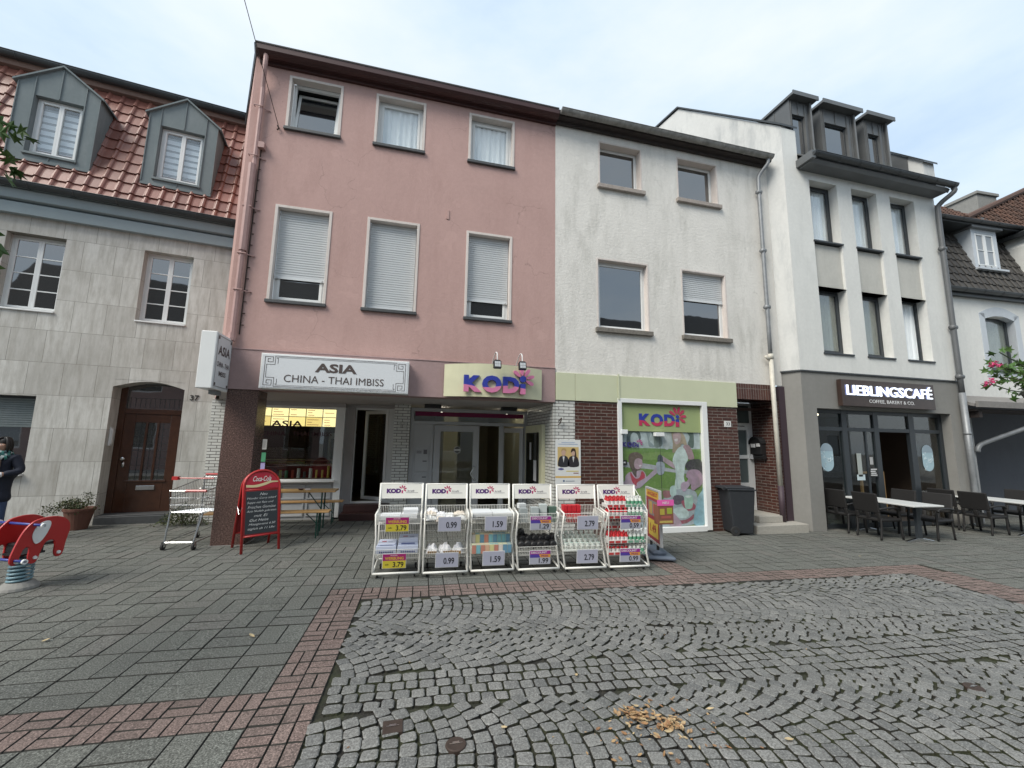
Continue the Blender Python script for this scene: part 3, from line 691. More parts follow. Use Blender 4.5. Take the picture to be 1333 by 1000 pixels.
# interiors
m = MB()
def room(m, x0, x1, y0, y1, z0, z1, mw, mf, mc):
    m.add([(x0,y1,z0),(x1,y1,z0),(x1,y1,z1),(x0,y1,z1)], [(0,1,2,3)], mw); m.add([(x0,y0,z0),(x0,y1,z0),(x0,y1,z1),(x0,y0,z1)], [(0,1,2,3)], mw)
    m.add([(x1,y0,z0),(x1,y1,z0),(x1,y1,z1),(x1,y0,z1)], [(0,1,2,3)], mw); m.add([(x0,y0,z0),(x1,y0,z0),(x1,y1,z0),(x0,y1,z0)], [(0,1,2,3)], mf); m.add([(x0,y0,z1),(x1,y0,z1),(x1,y1,z1),(x0,y1,z1)], [(0,1,2,3)], mc)
room(m, -4.0, -.15, 2.34, 5.0, .25, 2.6, 0, 1, 2); m.build('snack_bar_room', [M['brownin'], M['floorin'], M['soffit']], pink)
m = MB(); room(m, .05, 2.62, 1.74, 6.4, -.05, 2.4, 0, 1, 2); m.box(.9,1.25,3.2,6.3,0,2.38,0); m.build('shop_room', [M['wallin'], M['floorin'], M['soffit']], pink)
m = MB()
for x in (.5, 2.1): m.tube([(x,1.95,2.30),(x+.32,2.9,2.30)], .018, 8)
m.build('fluorescent_tube', emis('lit_tube', (1,.93,.75), 5), pink)
m = MB()
for x, y in ((-1.6,2.7),(-2.3,3.2),(-.6,3.0)): m.cyl((x,y,2.53), .07, .03, 12)
m.build('ceiling_spot', emis('lit_snack_spot', (1,.85,.55), 22), pink)
# cabinet on the return wall
m = MB(); m.box(2.53,2.60,.45,1.60,.55,1.95); cab = m.build('notice_cabinet', M['cream'], pink, bevel=.006)
m = MB(); m.box(2.515,2.53,.62,1.50,.72,1.80); m.build('pane', M['mirror'], cab)
m = MB(); m.box(2.51,2.514,.75,.92,.85,1.25,0,(.6,.6,.6)); m.box(2.51,2.514,1.1,1.2,1.25,1.6,0,(.5,.5,.52)); m.build('notices', M['print'], cab)
# eaves, verge, pipes
m = MB(); m.prism([(0.0,7.95),(-.05,7.95),(-.065,8.01),(-.13,8.01),(-.14,7.985),(-.20,8.0),(-.245,8.04),(-.25,8.13),(-.20,8.15),(.05,8.16)], -2.73, 2.63, axis='x'); m.build('eaves', M['brownwood'], pink, bevel=.004)
m = MB(); m.prism([(-.26,8.135),(-.26,8.155),(3.4,10.3),(3.4,10.2)], -2.75, 2.62, axis='x'); m.build('roof', M['darktile'], pink)
m = MB(); m.tube([(-2.73,-.24,8.11),(-2.80,.0,8.14),(-3.66,2.09,8.32),(-4.2,6.5,8.6)], .04, 6); m.build('verge', M['gutter'], pink)
m = MB(); pts = smooth_line([(-2.60,-.17,8.02),(-2.60,-.17,7.80),(-2.63,-.08,7.52),(-2.63,-.06,7.3),(-2.635,-.06,6.2),(-2.65,-.06,5.5)], 4)
m.tube(pts, .038, 8); m.tube([(-2.66,-.07,6.05),(-2.665,-.07,4.55)], .058, 8); m.tube([(-2.67,-.065,4.6),(-2.68,-.06,3.15)], .042, 8); m.tube([(-2.68,-.07,3.2),(-2.68,-.07,3.08)], .055, 8)
for z in (7.1,6.2,5.3,4.5,3.9): m.tube([(-2.72,-.06,z),(-2.72,-.11,z),(-2.60,-.11,z),(-2.60,-.06,z),(-2.5,-.005,z)], .010, 5)
m.box(-2.60,-2.51,-.10,0,6.36,6.46)
m.build('downpipe', M['pinkpipe'], pink, smooth=False)
m = MB(); m.tube([(-2.575,-.015,6.4),(-2.59,-.015,5.0),(-2.60,-.015,3.2)], .010, 5); 
for i in range(16): m.tube([(-2.585,-.02,6.2-i*.19),(-2.55,-.02,6.2-i*.19)], .008, 4)
m.build('lightning_cable', M['iron'], pink)
m = MB(); put_text(m, '35', -.175, 1.85, .2, .125, 1.567, .010, col=(.42,.42,.40), offset=.0); m.build('house_number', M['print'], pink)

# ================================================================ WHITE HOUSE
wh = empty('white_stucco_house', (5.2, 7.2, 0)); tag(wh, 'white stucco house with stained walls, green panels and brown brick ground floor', 'house'); base(5.2)
aw = [(3.60,4.54),(5.45,6.43)]; bw = [(3.53,4.62),(5.45,6.50)]
holes = [(a,b,6.85,7.80) for a, b in aw] + [(a,b,3.83,5.23) for a, b in bw]
m = MB(); wall(m, 2.63, 7.83, 2.90, 8.08, holes, 0, .17, 0, 1)
m.add([(2.632,0,2.9),(2.632,6,2.9),(2.632,6,8),(2.632,0,8)], [(0,1,2,3)])
m.build('wall', [M['white'], M['trim']], wh)
for a, b, c, d in [q+(6.83,7.835) for q in aw]+[q+(3.81,5.265) for q in bw]:
    m = MB(); frame_bars(m, a-.03, b+.03, c, d, -.006, .0, .03); m.build('window_surround', M['trim'], wh)
for a, b in aw: window(wh, a, b, 6.85, 7.80, .17, M['pvc'], 1, sill='stonesill', sp=.07, sx=.07, sh=.085, frw=.035)
window(wh, *bw[0], 3.83, 5.23, .12, M['pvc'], 1, sill='mossill', sp=.07, sx=.07, sh=.09, frw=.045)
window(wh, *bw[1], 3.83, 5.23, .12, M['pvc'], 1, sill='mossill', sp=.07, sx=.07, sh=.09, frw=.045, shutter=.44, label='window with roller shutter halfway down')
m = MB()
for a, b in ((2.64,3.02),(3.026,3.90),(3.906,6.62)): m.box(a, b, -.025, .1, 2.385, 2.90)
m.build('green_panels', M['beige'], wh, bevel=.003)
m = MB(); m.box(3.90,3.93,-.04,-.026,2.44,2.93); m.build('panel_joint_strip', M['beige'], wh)
m = MB(); wall(m, 3.02, 7.70, -.15, 2.385, [(3.89,5.88,-.15,2.385),(6.62,7.57,-.15,2.385)], 0, .65); m.box(7.57,7.70,0,.1,2.385,2.57); m.add([(6.62,.65,2.57),(7.57,.65,2.57),(7.57,0,2.57),(6.62,0,2.57)], [(0,1,2,3)]); m.add([(7.568,0,2.38),(7.568,.65,2.38),(7.568,.65,2.57),(7.568,0,2.57)], [(0,1,2,3)]); m.build('clinker_wall', M['brownbrick'], wh)
m = MB(); m.box(6.62,7.60,-.004,.25,2.572,2.90); m.build('door_lintel', M['lintelbrick'], wh)
m = MB(); m.box(2.64,3.02,-.004,.3,-.1,2.385); m.build('glazed_brick_pier', M['whitebrick'], wh)
m = MB(); m.box(7.70,7.86,-.02,.1,.05,2.88); m.build('painted_strip', M['purple'], wh)
m = MB(); m.box(3.89,3.975,-.03,.12,.0,2.47); m.box(5.76,5.88,-.03,.12,-.03,2.47); m.box(3.975,5.76,-.03,.12,2.39,2.47); m.box(3.975,5.76,-.03,.2,-.05,.05); m.build('shop_window_frame', M['pvc'], wh, bevel=.005)
# door
m = MB(); frame_bars(m, 6.64, 7.56, .16, 2.56, .60, .66, .06); m.box(6.70,7.50,.60,.66,2.05,2.11); m.box(6.70,6.80,.59,.65,.22,2.05); m.box(7.40,7.50,.59,.65,.22,2.05)
for z in (.22,.72,1.32,1.95): m.box(6.80,7.40,.59,.65,z,z+.08)
dr = m.build('front_door', M['pvc'], wh, bevel=.005)
m = MB(); m.box(6.78,7.42,.62,.628,.28,1.99); m.box(6.70,7.50,.62,.628,2.11,2.50); m.build('frosted_pane', plain('frosted_glass', (.10,.125,.125), .3, .1, 4), dr)
m = MB(); m.box(6.60,7.84,-.36,.0,-.16,.085); m.box(6.64,7.56,.0,.62,.085,.215); m.box(6.9,7.56,-.12,0,.085,.215); m.build('doorstep', M['step'], wh, bevel=.01)
m = MB(); m.box(6.29,6.45,-.012,0,1.98,2.10,0,(.66,.66,.64)); put_text(m, '33', 6.33, 2.01, .09, .065, -.0135, col=(.05,.05,.05), offset=.01); m.build('house_number', M['print'], wh)
m = MB(); gutter_tube(m, 2.66, 7.75, -.25, 8.13, .075); 
m.build('gutter', plain('peeling_gutter', (.24,.235,.22), .6, .95, 7, bmp=.8), wh)
m = MB(); m.prism([(0,7.99),(-.07,7.98),(-.08,8.04),(-.18,8.05),(-.20,8.10),(0,8.16)], 2.64, 7.80, axis='x'); m.build('fascia_board', M['blackwood'], wh)
m = MB(); m.prism([(-.18,8.17),(-.18,8.19),(3.5,10.4),(3.5,10.3)], 2.64, 7.75, axis='x'); m.build('roof', M['darktile'], wh)
m = MB(); m.tube(smooth_line([(7.66,-.23,8.06),(7.64,-.22,7.94),(7.52,-.10,7.72),(7.49,-.09,7.5),(7.485,-.09,6.5),(7.485,-.09,3.5)], 4), .04, 10)
for z in (7.3,5.9,4.6): m.tube([(7.43,-.09,z),(7.54,-.09,z)], .05, 10)
m.build('downpipe', M['galv'], wh, smooth=True)
m = MB(); m.tube([(7.485,-.09,3.52),(7.49,-.09,2.2),(7.50,-.09,.80)], .045, 10); m.tube([(7.485,-.09,3.56),(7.485,-.09,3.45)], .055, 10); m.tube([(7.44,-.09,3.44),(7.34,-.09,3.50)], .03, 8); m.build('drain_pipe', M['whitepipe'], wh, smooth=True)
m = MB(); m.tube([(7.505,-.09,.80),(7.51,-.09,.1)], .055, 10); m.build('standpipe', M['purple'], wh, smooth=True)

# ================================================================ CAFE BUILDING
cf = empty('cafe_building', (10.5, 6.9, 0)); tag(cf, 'light rendered house with three dormers above the dark framed cafe front', 'house'); base(10.5)
cols = [(8.70,9.51),(9.95,10.74),(11.17,11.98)]
holes = [(a,b,3.64,5.14) for a, b in cols] + [(a,b,6.23,7.70) for a, b in cols]
m = MB(); wall(m, 8.01, 12.70, 3.215, 7.98, holes + [(a,b,5.14,6.23) for a, b in cols], 0, .20)
m.add([(12.70,0,-.2),(12.70,5,-.2),(12.70,5,8.2),(12.70,0,8.2)], [(0,1,2,3)])
m.box(8.01,8.42,0,.30,7.98,8.88)
m.build('wall', M['cafe'], cf)
m = MB()
for a, b in cols: m.box(a, b, .06, .24, 5.15, 6.17)
m.build('recessed_panels', M['greige'], cf)
m = MB()
A = R(101); dx, dy = math.cos(A), math.sin(A)
def sp_(s, z, o=0): return (8.008+dx*s+o, dy*s, z)
m.add([sp_(0,3.2),sp_(0,8.90),sp_(2.85,11.6),sp_(8,11.6),sp_(8,3.2)], [(0,1,2,3,4)]); 
m.add([(8.01,0,3.2),(7.82,.32,3.2),(7.82,.32,8.3),(8.01,0,8.3)], [(0,1,2,3)])
m.add([sp_(.3,8.3,.40),sp_(.3,9.18,.40),sp_(2.85,11.6,.4),sp_(8,11.6,.4),sp_(8,8.3,.4)], [(0,1,2,3,4)])
m.build('gable_wall', M['cafeside'], cf)
m = MB()
for s0, z0, s1, z1 in ((-.03,8.91,2.85,11.63),(2.85,11.63,8,11.62)):
    q = [sp_(s0,z0,-.05),sp_(s0,z0,.44),sp_(s1,z1,.44),sp_(s1,z1,-.05)]
    m.add(q+[(x,y,z+.05) for x,y,z in q], [(0,1,2,3),(7,6,5,4),(0,4,5,1),(1,5,6,2),(2,6,7,3),(3,7,4,0)])
m.build('parapet_cap', M['gutter'], cf)
m = MB(); wall(m, 8.02, 12.70, -.2, 3.19, [(8.38,12.32,-.2,2.42)], .012, .22); m.add([(8.02,.012,-.2),(7.84,.33,-.2),(7.84,.33,3.19),(8.02,.012,3.19)], [(0,1,2,3)]); m.build('ground_floor_wall', M['greywall'], cf)
m = MB(); m.prism([(12.71,-.015),(8.00,-.015),(7.80,.30),(7.83,.33),(8.02,.02),(12.71,.02)], 3.188, 3.218, axis='z'); m.build('dividing_strip', M['gutter'], cf)
WC = dict(sill='anth', sp=.03, sx=.02, sh=.04, frw=.055)
for i, (a, b) in enumerate(cols):
    window(cf, a, b, 6.23, 7.70, .20, M['anth'], 1, pane='glass', curtain=('curtain' ,.42,1,0,1), **WC)
    window(cf, a, b, 3.64, 5.14, .20, M['anth'], 1, pane='glass', tilt=.12 if i == 2 else None, curtain=('voile' if i < 2 else 'curtain',.05 if i < 2 else .3,1,0,.98), label='window tilted open' if i == 2 else None, **WC)
# eaves
m = MB(); m.box(8.42,12.66,-.28,0,7.885,8.06); m.prism([(-.28,7.885),(-.33,7.96),(-.28,8.04)], 8.42, 12.72, axis='x'); m.build('eaves_box', M['zincdark'], cf, bevel=.004)
m = MB(); gutter_tube(m, 8.40, 12.82, -.385, 8.055, .08); m.build('gutter', M['gutter'], cf)
m = MB(); m.box(8.36,8.46,-.40,-.0,7.92,8.10); m.build('gutter_end_box', M['zincdark'], cf)
m = MB(); m.prism([(-.30,8.0),(-.30,8.03),(3.2,11.2),(3.2,11.1)], 8.42, 12.3, axis='x'); m.build('roof', M['zincdark'], cf)
for (bx0,bx1,rx0,rx1,wx0,wx1) in ((8.43,9.02,8.38,9.12,8.47,8.86),(9.36,10.38,9.28,10.50,9.44,10.16),(10.74,11.44,10.66,11.56,10.82,11.22)):
    m = MB(); wall(m, bx0, bx1, 8.10, 9.78, [(wx0,wx1,8.32,9.42)], .10, .10, thick=2.2)
    for xx in [wx0-.012, wx1+.0, (wx0+wx1)/2] + [bx0+.03, bx1-.03] + ([wx1+.12] if wx1+.16 < bx1 else []): 
        if wx0 < xx < wx1: m.box(xx, xx+.012, .08, .10, 9.43, 9.75)
        else: m.box(xx, xx+.012, .08, .10, 8.15, 9.75)
    for yy in (.5,.95,1.4): m.box(bx0-.015, bx0, yy, yy+.012, 8.2, 9.75)
    d = m.build('dormer', M['zincdark'], cf)
    m = MB(); m.box(rx0, rx1, -.06, 2.4, 9.79, 9.85); m.box(rx0-.01, rx1+.01, -.08, -.055, 9.77, 9.875); m.build('dormer_roof', M['zincdark'], d)
    m = MB(); frame_bars(m, wx0, wx1, 8.32, 9.42, .15, .19, .035); m.build('dormer_window', M['anth'], d)
    m = MB(); m.box(wx0+.03, wx1-.03, .17, .176, 8.35, 9.39); m.build('dormer_pane', M['mirror'], d)
    m = MB(); m.tube([(bx1-.02,.05,9.78),(bx1-.02,.05,8.6),(bx1-.0,.02,8.25)], .03, 6); m.build('dormer_pipe', M['zincdark'], d)
m = MB(); m.prism([(-.10,8.05),(-.10,8.80),(.20,9.12),(.20,8.05)], 12.30, 12.68, axis='x'); m.build('gable_wall', M['cafeside'], cf)
m = MB(); m.prism([(.20,8.10),(.20,9.12),(2.6,11.65),(2.6,10.5)], 12.28, 12.68, axis='x'); m.build('clad_parapet', M['zincdark'], cf)
m = MB(); m.prism([(-.16,8.74),(-.16,8.79),(2.6,11.72),(2.6,11.66)], 12.24, 12.72, axis='x'); m.build('parapet_cap', M['gutter'], cf)
m = MB(); m.tube(smooth_line([(12.78,-.36,8.0),(12.78,-.36,7.88),(12.66,-.12,7.66),(12.63,-.09,7.4),(12.62,-.09,6),(12.62,-.09,2.9)], 4), .055, 10)
for z in (6.5,4.5,3.3): m.tube([(12.555,-.09,z),(12.685,-.09,z)], .064, 10)
m.build('downpipe', plain('grey_painted_pipe', (.115,.12,.125), .45, .15, 6), cf, smooth=True)
m = MB(); m.tube([(12.62,-.09,2.92),(12.62,-.09,-.1)], .062, 10); m.tube([(12.62,-.09,2.0),(12.62,-.09,1.94)], .068, 10); m.build('standpipe', M['galv'], cf, smooth=True)
# shop front
m = MB(); Y0 = .20; yb = Y0+.07
m.box(8.38,12.32,Y0,yb,2.34,2.42); m.box(8.38,12.32,Y0,yb,1.96,2.04); m.box(8.38,12.32,Y0,yb,-.10,.0)
for a, b in ((8.38,8.45),(9.26,9.40),(10.18,10.32),(11.25,11.42),(12.22,12.32)): m.box(a, b, Y0-.004, yb+.004, -.1, 2.415)
m.box(9.92,9.96,Y0+.01,Y0+.05,.0,1.96)
sf = m.build('shop_front_frame', M['anth'], cf, bevel=.004)
m = MB()
for a, b in ((8.45,9.26),(9.40,10.18),(11.42,12.22)): m.box(a, b, Y0+.03, Y0+.036, 0, 1.96)
for a, b in ((8.45,9.26),(9.40,10.18),(10.32,11.25),(11.42,12.22)): m.box(a, b, Y0+.03, Y0+.036, 2.04, 2.34)
m.build('pane', M['glass'], sf)
def oval(cx, cz, w, h, n=10):
    r = w/2; out = []
    for i in range(n+1): t_ = math.pi*i/n; out.append((cx+r*math.cos(t_), cz+h/2-r+r*math.sin(t_)))
    for i in range(n+1): t_ = math.pi+math.pi*i/n; out.append((cx+r*math.cos(t_), cz-h/2+r+r*math.sin(t_)))
    return out
for cx in (8.80, 11.78):
    m = MB(); m.prism(oval(cx,1.39,.34,.60), Y0+.022, Y0+.026, col=(.38,.52,.58))
    z0 = 1.50; m.prism([(cx-.17,1.52),(cx+.17,1.52)] + [(cx+.17*math.cos(math.pi*i/8), 1.52+.17*math.sin(math.pi*i/8)) for i in range(1,8)], Y0+.019, Y0+.021, col=(.30,.38,.44))
    rr = random.Random(3)
    for k in range(16):
        a = rr.uniform(0,6.28); px, pz = cx+rr.uniform(-.12,.12), rr.uniform(1.16,1.48); l = rr.uniform(.03,.07)
        m.tube([(px,Y0+.018,pz),(px+l*math.cos(a),Y0+.018,pz+l*math.sin(a)),(px+l*math.cos(a+1),Y0+.018,pz+l*math.sin(a+1))], .003, 4, col=(.75,.82,.84))
    m.build('oval_sticker', M['print'], sf)
m = MB(); m.box(9.93,10.17,Y0+.0,Y0+.005,.97,1.17,0,(.03,.03,.03))
for k in range(4): m.box(9.96+.01*(k%2),10.14-.02*(k%3),Y0-.002,Y0,1.00+k*.042,1.02+k*.042,0,(.7,.7,.7))
m.box(9.62,9.74,Y0+.03-.02,Y0+.018,.98,1.48,0,(.35,.38,.36)); m.box(9.58,9.80,Y0+.01,Y0+.018,.90,1.02,0,(.5,.6,.62)); m.box(9.97,10.06,Y0+.0,Y0+.005,1.24,1.40,0,(.4,.4,.4))
m.build('door_notices', M['print'], sf)
m = MB(); room(m, 8.2, 12.5, .35, 4.6, -.1, 2.5, 0, 1, 2); m.box(9.0,10.9,2.2,2.8,-.1,.95,0); m.box(9.0,10.9,4.3,4.5,.9,1.0,3); m.box(11.3,12.4,2.6,3.4,-.1,.9,0); m.build('cafe_room', [M['brownin'], M['floorin'], M['brownin'], M['oak']], cf)
m = MB(); frame_bars(m, 10.42, 11.15, .0, 1.05, .75, .79, .05); m.build('counter_frame', M['wood'], cf)
m = MB()
for x, y in ((8.9,1.6),(10.0,1.4),(11.0,2.4),(9.4,3.0)): m.cyl((x,y,2.40), .06, .03, 12)
m.build('ceiling_spot', emis('lit_spot', (1,.85,.6), 6), cf)
# ================================================================ STONE HOUSE (left), turned with the street
sh = empty('travertine_house', (-5.3, 9.05, 0), R(8.2)); tag(sh, 'travertine clad house with red tiled mansard roof and two zinc dormers', 'house'); base()
holes = [(.09,1.16,-.1,2.62),(.26,1.04,3.73,5.15),(-1.66,-.87,3.73,5.13),(-4.2,-.91,.92,2.26)]
m = MB(); wall(m, -7.5, 1.80, -.1, 5.5, holes, 0, .34)
m.build('wall', M['travertine'], sh)
m = MB()       # flat arch over the door, its underside curved
n = 12; pts = [(.09+1.07*i/n, 2.49+.12*math.sin(math.pi*i/n)) for i in range(n+1)]
m.prism([(.09,2.63)] + pts + [(1.16,2.63)], .0, .34); m.build('door_arch', M['travertine'], sh)
m = MB(); m.box(.092,1.158,-.02,.60,-.08,.18); m.box(.10,1.15,.02,.34,.18,.20); m.build('doorstep', M['slatesill'], sh, bevel=.008)
m = MB(); yd = .33
m.box(.09,.19,yd,yd+.06,.18,2.62); m.box(1.06,1.16,yd,yd+.06,.18,2.62); m.box(.19,1.06,yd,yd+.07,2.02,2.12)
m.box(.19,.36,yd+.02,yd+.05,.18,2.02); m.box(.90,1.06,yd+.02,yd+.05,.18,2.02); m.box(.36,.90,yd+.02,yd+.05,.18,.78); m.box(.36,.90,yd+.02,yd+.05,1.86,2.02)
for x in (.525,.70): m.box(x, x+.035, yd+.01, yd+.045, .78, 1.86)
m.box(.32,.94,yd+.0,yd+.02,.74,.78)
dr = m.build('front_door', M['oak'], sh, bevel=.006)
m = MB(); m.box(.35,.91,yd+.04,yd+.046,.77,1.87); m.box(.19,1.06,yd+.04,yd+.046,2.12,2.62); m.build('leaded_pane', M['mirror'], dr)
m = MB()
for k in range(7): m.box(.36,.90,yd+.032,yd+.038,.92+k*.135,.926+k*.135)
for x in (.45,.62,.79): m.box(x, x+.006, yd+.032, yd+.038, .78, 1.86)
for k in range(11): m.box(.24+k*.075,.245+k*.075,yd+.034,yd+.038,2.14,2.32)
m.box(.2,1.05,yd+.034,yd+.038,2.32,2.326); m.build('lead_bars', M['gutter'], dr)
m = MB(); m.lathe([(.012,0),(.012,-.03),(.035,-.04),(.038,-.06),(.02,-.075)], (.26,yd+.02,1.18), 12, axis='y'); m.box(.24,.28,yd+.01,yd+.02,1.02,1.12); m.build('door_knob', M['steel'], dr, smooth=True)
m = MB(); m.box(.50,.78,yd+.0,yd+.02,.60,.68); m.build('letter_slot', M['steel'], dr, bevel=.004)
m = MB(); m.box(.093,.12,.10,.19,1.42,1.75); m.box(.12,.135,.11,.17,1.45,1.72); m.build('intercom', M['pvc'], sh, bevel=.006)
m = MB(); put_text(m, '37', 1.26, 2.30, .14, .10, -.014, .012, col=(.03,.03,.03), offset=.01); m.build('house_number', M['print'], sh)
WL = dict(frw=.045, sill='pvc', sp=.03, sx=.0, sh=.03)
window(sh, .26, 1.04, 3.76, 5.15, .16, M['pvc'], 2, 3, y_wall=0, **WL); window(sh, -1.66, -.87, 3.76, 5.13, .16, M['pvc'], 2, 3, y_wall=0, **WL)
window(sh, -4.2, -.91, .95, 2.26, .20, M['anth'], 2, pane='mirror', sill='pvc', sp=.08, sx=0, sh=.04)
m = MB(); slats(m, -4.15, -.95, 1.72, 2.22, .17, .04); m.build('roller_shutter', M['zinc'], sh)
# cornice
m = MB(); m.prism([(0,5.44),(-.10,5.44),(-.12,5.63),(-.07,5.66),(0,5.66)], -7.5, 1.85, axis='x'); m.prism([(0,5.66),(-.17,5.68),(-.20,5.84),(0,5.88)], -7.5, 1.85, axis='x'); m.box(-7.5,1.85,-.20,.05,5.86,5.95); m.build('cornice', M['fascia'], sh, bevel=.004)
m = MB(); gutter_tube(m, -7.5, 1.80, -.27, 5.93, .085); m.build('gutter', M['gutter'], sh)
# steep tiled slope
A0 = Vector((0, -.13, 5.93)); A1 = Vector((0, .73, 8.72)); us = (A1-A0); Lh = us.length; us.normalize(); nr = Vector((0, -us.z, us.y))
m = MB()
def sk(a, s):
    X = -7.5+a; z = (A0+us*s).z
    return (-1.80 < X < -.80 and 6.65 < z < 7.9) or (.12 < X < 1.10 and 6.65 < z < 7.9)
tile_roof(m, (-7.5, A0.y, A0.z), (1,0,0), us, nr, 9.35, Lh, .225, .265, skip=sk); rf = m.build('roof', M['tile'], sh)
m = MB(); m.add([(-7.5,A0.y+.01,A0.z-.02),(1.88,A0.y+.01,A0.z-.02),(1.80,A1.y+.02,A1.z),(-7.5,A1.y+.02,A1.z)], [(0,1,2,3)]); m.build('roof_battens', M['redtile'], rf)
m = MB(); m.prism([(.80,8.66),(.62,8.70),(.60,8.80),(.9,8.84)], -7.5, 1.7, axis='x'); m.build('upper_fascia', plain('brown_fascia', (.20,.125,.10), .7), sh)
m = MB(); gutter_tube(m, -7.5, 1.62, .55, 8.88, .095); m.build('upper_gutter', M['gutter'], sh)
m = MB(); m.prism([(.60,8.9),(.60,8.93),(5,10.4),(5,10.3)], -7.5, 1.4, axis='x'); m.build('upper_roof', M['tile'], sh)
for x0, x1, hx0, hx1 in ((-1.89,-.72,-1.64,-.95),(.03,1.18,.23,.96)):
    cx = (x0+x1)/2; zt = 8.02; za = 8.46; zb = 6.55
    m = MB(); wall(m, x0, x1, zb, 7.80, [(hx0,hx1,6.66,7.80)], 0, .13)
    m.add([(x0,0,7.80),(x1,0,7.80),(x1,0,zt),(cx,0,za),(x0,0,zt)], [(0,1,2,3,4)])
    for xx in (x0, x1): m.add([(xx,0,zb),(xx,.9,zb),(xx,.9,zt),(xx,0,zt)], [(0,1,2,3)])
    for xx, zz0, zz1 in ((hx0-.02,6.60,8.16),(hx1+.005,6.60,8.16),(cx-.007,7.81,8.42),(x0+.0,zb,8.0),(x1-.014,zb,8.0)): m.box(xx, xx+.014, -.018, 0, zz0, zz1)
    m.box(hx0-.03,hx1+.03,-.035,.02,6.62,6.66); m.box(cx-.006,cx+.006,-.016,0,zb,6.62); m.box(x0,x1,-.008,.2,zb-.06,zb)
    d = m.build('dormer', M['zinc'], sh)
    m = MB()
    for a, b in (((x0-.06,zt-.045),(cx,za)),((x1+.06,zt-.045),(cx,za))):
        q = [(a[0],-.05,a[1]),(b[0],-.05,b[1]),(b[0],1.1,b[1]),(a[0],1.1,a[1])]
        m.add(q+[(x,y,z+.035) for x,y,z in q], [(0,1,2,3),(7,6,5,4),(0,4,5,1),(1,5,6,2),(2,6,7,3),(3,7,4,0)])
    m.build('dormer_roof', M['zinc'], d)
    m = MB(); frame_bars(m, hx0, hx1, 6.66, 7.80, .10, .15, .05); c_ = (hx0+hx1)/2
    for a, b in ((hx0+.05,c_),(c_,hx1-.05)): frame_bars(m, a, b, 6.71, 7.75, .085, .13, .035)
    m.build('dormer_window', M['pvc'], d, bevel=.003)
    m = MB(); m.box(hx0+.06,hx1-.06,.11,.116,6.74,7.72); m.build('dormer_pane', M['glassw'], d)
    m = MB()
    for k in range(7): m.box(hx0+.05,hx1-.05,.16,.165,6.74+k*.132,6.74+k*.132+.085,0,(.62,.68,.74))
    for k in range(7): m.box(hx0+.05,hx1-.05,.168,.172,6.74+k*.132+.085,6.74+k*.132+.132,0,(.22,.26,.29))
    m.box(hx0+.05,hx1-.05,.175,.18,7.62,7.75,0,(.02,.02,.02)); m.build('striped_blind', M['print'], d)

# ================================================================ HOUSE BEYOND THE CAFE (right)
rh = empty('dark_tiled_house', (13.3, 7.2, 0), R(-3)); tag(rh, 'white house with black tiled mansard and one arched dormer beside the cafe', 'house')
holes = [(1.13,2.15,3.64,5.06),(.18,5.5,-.4,2.78)]
m = MB(); wall(m, -.7, 6, -.4, 5.6, holes, 0, .17); m.build('wall', M['cafe'], rh)
m = MB(); n = 10
arc = [(1.13+1.02*i/n, 4.98+.10*math.sin(math.pi*i/n)) for i in range(n+1)]; arco = [(.95+1.38*i/n, 5.12+.20*math.sin(math.pi*i/n)) for i in range(n+1)]
m.prism(arc + list(reversed(arco)), -.012, .16); m.box(.95,1.13,-.012,.16,3.45,5.12); m.box(2.15,2.33,-.012,.16,3.45,5.12); m.box(1.13,2.15,-.012,.16,3.45,3.62); m.build('window_surround', M['paleblue'], rh)
window(rh, 1.13, 2.15, 3.64, 5.06, .15, M['anth'], 1, pane='glass', curtain=('voile',.0,1,.0,.97), sill='slatesill', sp=.05)
m = MB(); gutter_tube(m, -.45, 6, -.16, 5.66, .08); m.box(-.5,6,-.10,0,5.50,5.62); m.build('gutter', M['gutter'], rh)
B0 = Vector((0,-.12,5.66)); B1 = Vector((0,.50,7.60)); us2 = B1-B0; L2 = us2.length; us2.normalize(); n2 = Vector((0,-us2.z,us2.y))
m = MB(); tile_roof(m, (-.6,B0.y,B0.z), (1,0,0), us2, n2, 7, L2, .22, .25); r1 = m.build('mansard_roof', M['darktile'], rh)
m = MB(); m.add([(-.6,B0.y+.015,B0.z-.02),(6,B0.y+.015,B0.z-.02),(6,B1.y+.02,B1.z),(-.6,B1.y+.02,B1.z)], [(0,1,2,3)]); m.build('roof_battens', M['darktile'], r1)
m = MB(); m.box(-.6,3.4,.0,.6,7.60,7.68); gutter_tube(m, -.6, 3.4, -.04, 7.70, .06); m.build('upper_gutter', M['gutter'], rh)
m = MB(); tile_roof(m, (-.6,.0,7.72), (1,0,0), (0,.70,.715), (0,-.715,.70), 2.6, 1.6, .2, .22)
tile_roof(m, (.95,.03,7.72), (1,0,0), (0,.38,.92), (0,-.92,.38), 7.5, 2.6, .2, .2, skip=lambda a, s: a < 1.95*s+.1); m.add([(1.0,.05,7.70),(7.5,.05,7.70),(7.5,1.04,10.08),(6.0,1.04,10.08)], [(0,1,2,3)]); m.tube([(1.0,.02,7.76),(6.1,1.02,10.16)], .085, 8); m.build('upper_roof', M['redtile'], rh)
m = MB(); m.box(4.25,5.1,1.5,2.3,7.8,9.85); m.box(4.2,5.15,1.45,2.35,9.85,9.95); m.build('chimney', M['concrete'], rh, bevel=.01)
m = MB(); m.prism([(3.2,5.4),(6,5.4),(6,9.2),(4.1,8.1),(3.05,7.5),(2.95,7.2)], -.15, 3); m.build('gable_wing', M['cafe'], rh)
m = MB(); m.prism([(2.8,7.42),(6,9.3),(6,9.42),(2.75,7.52)], -.3, 3); m.build('wing_verge', M['gutter'], rh)
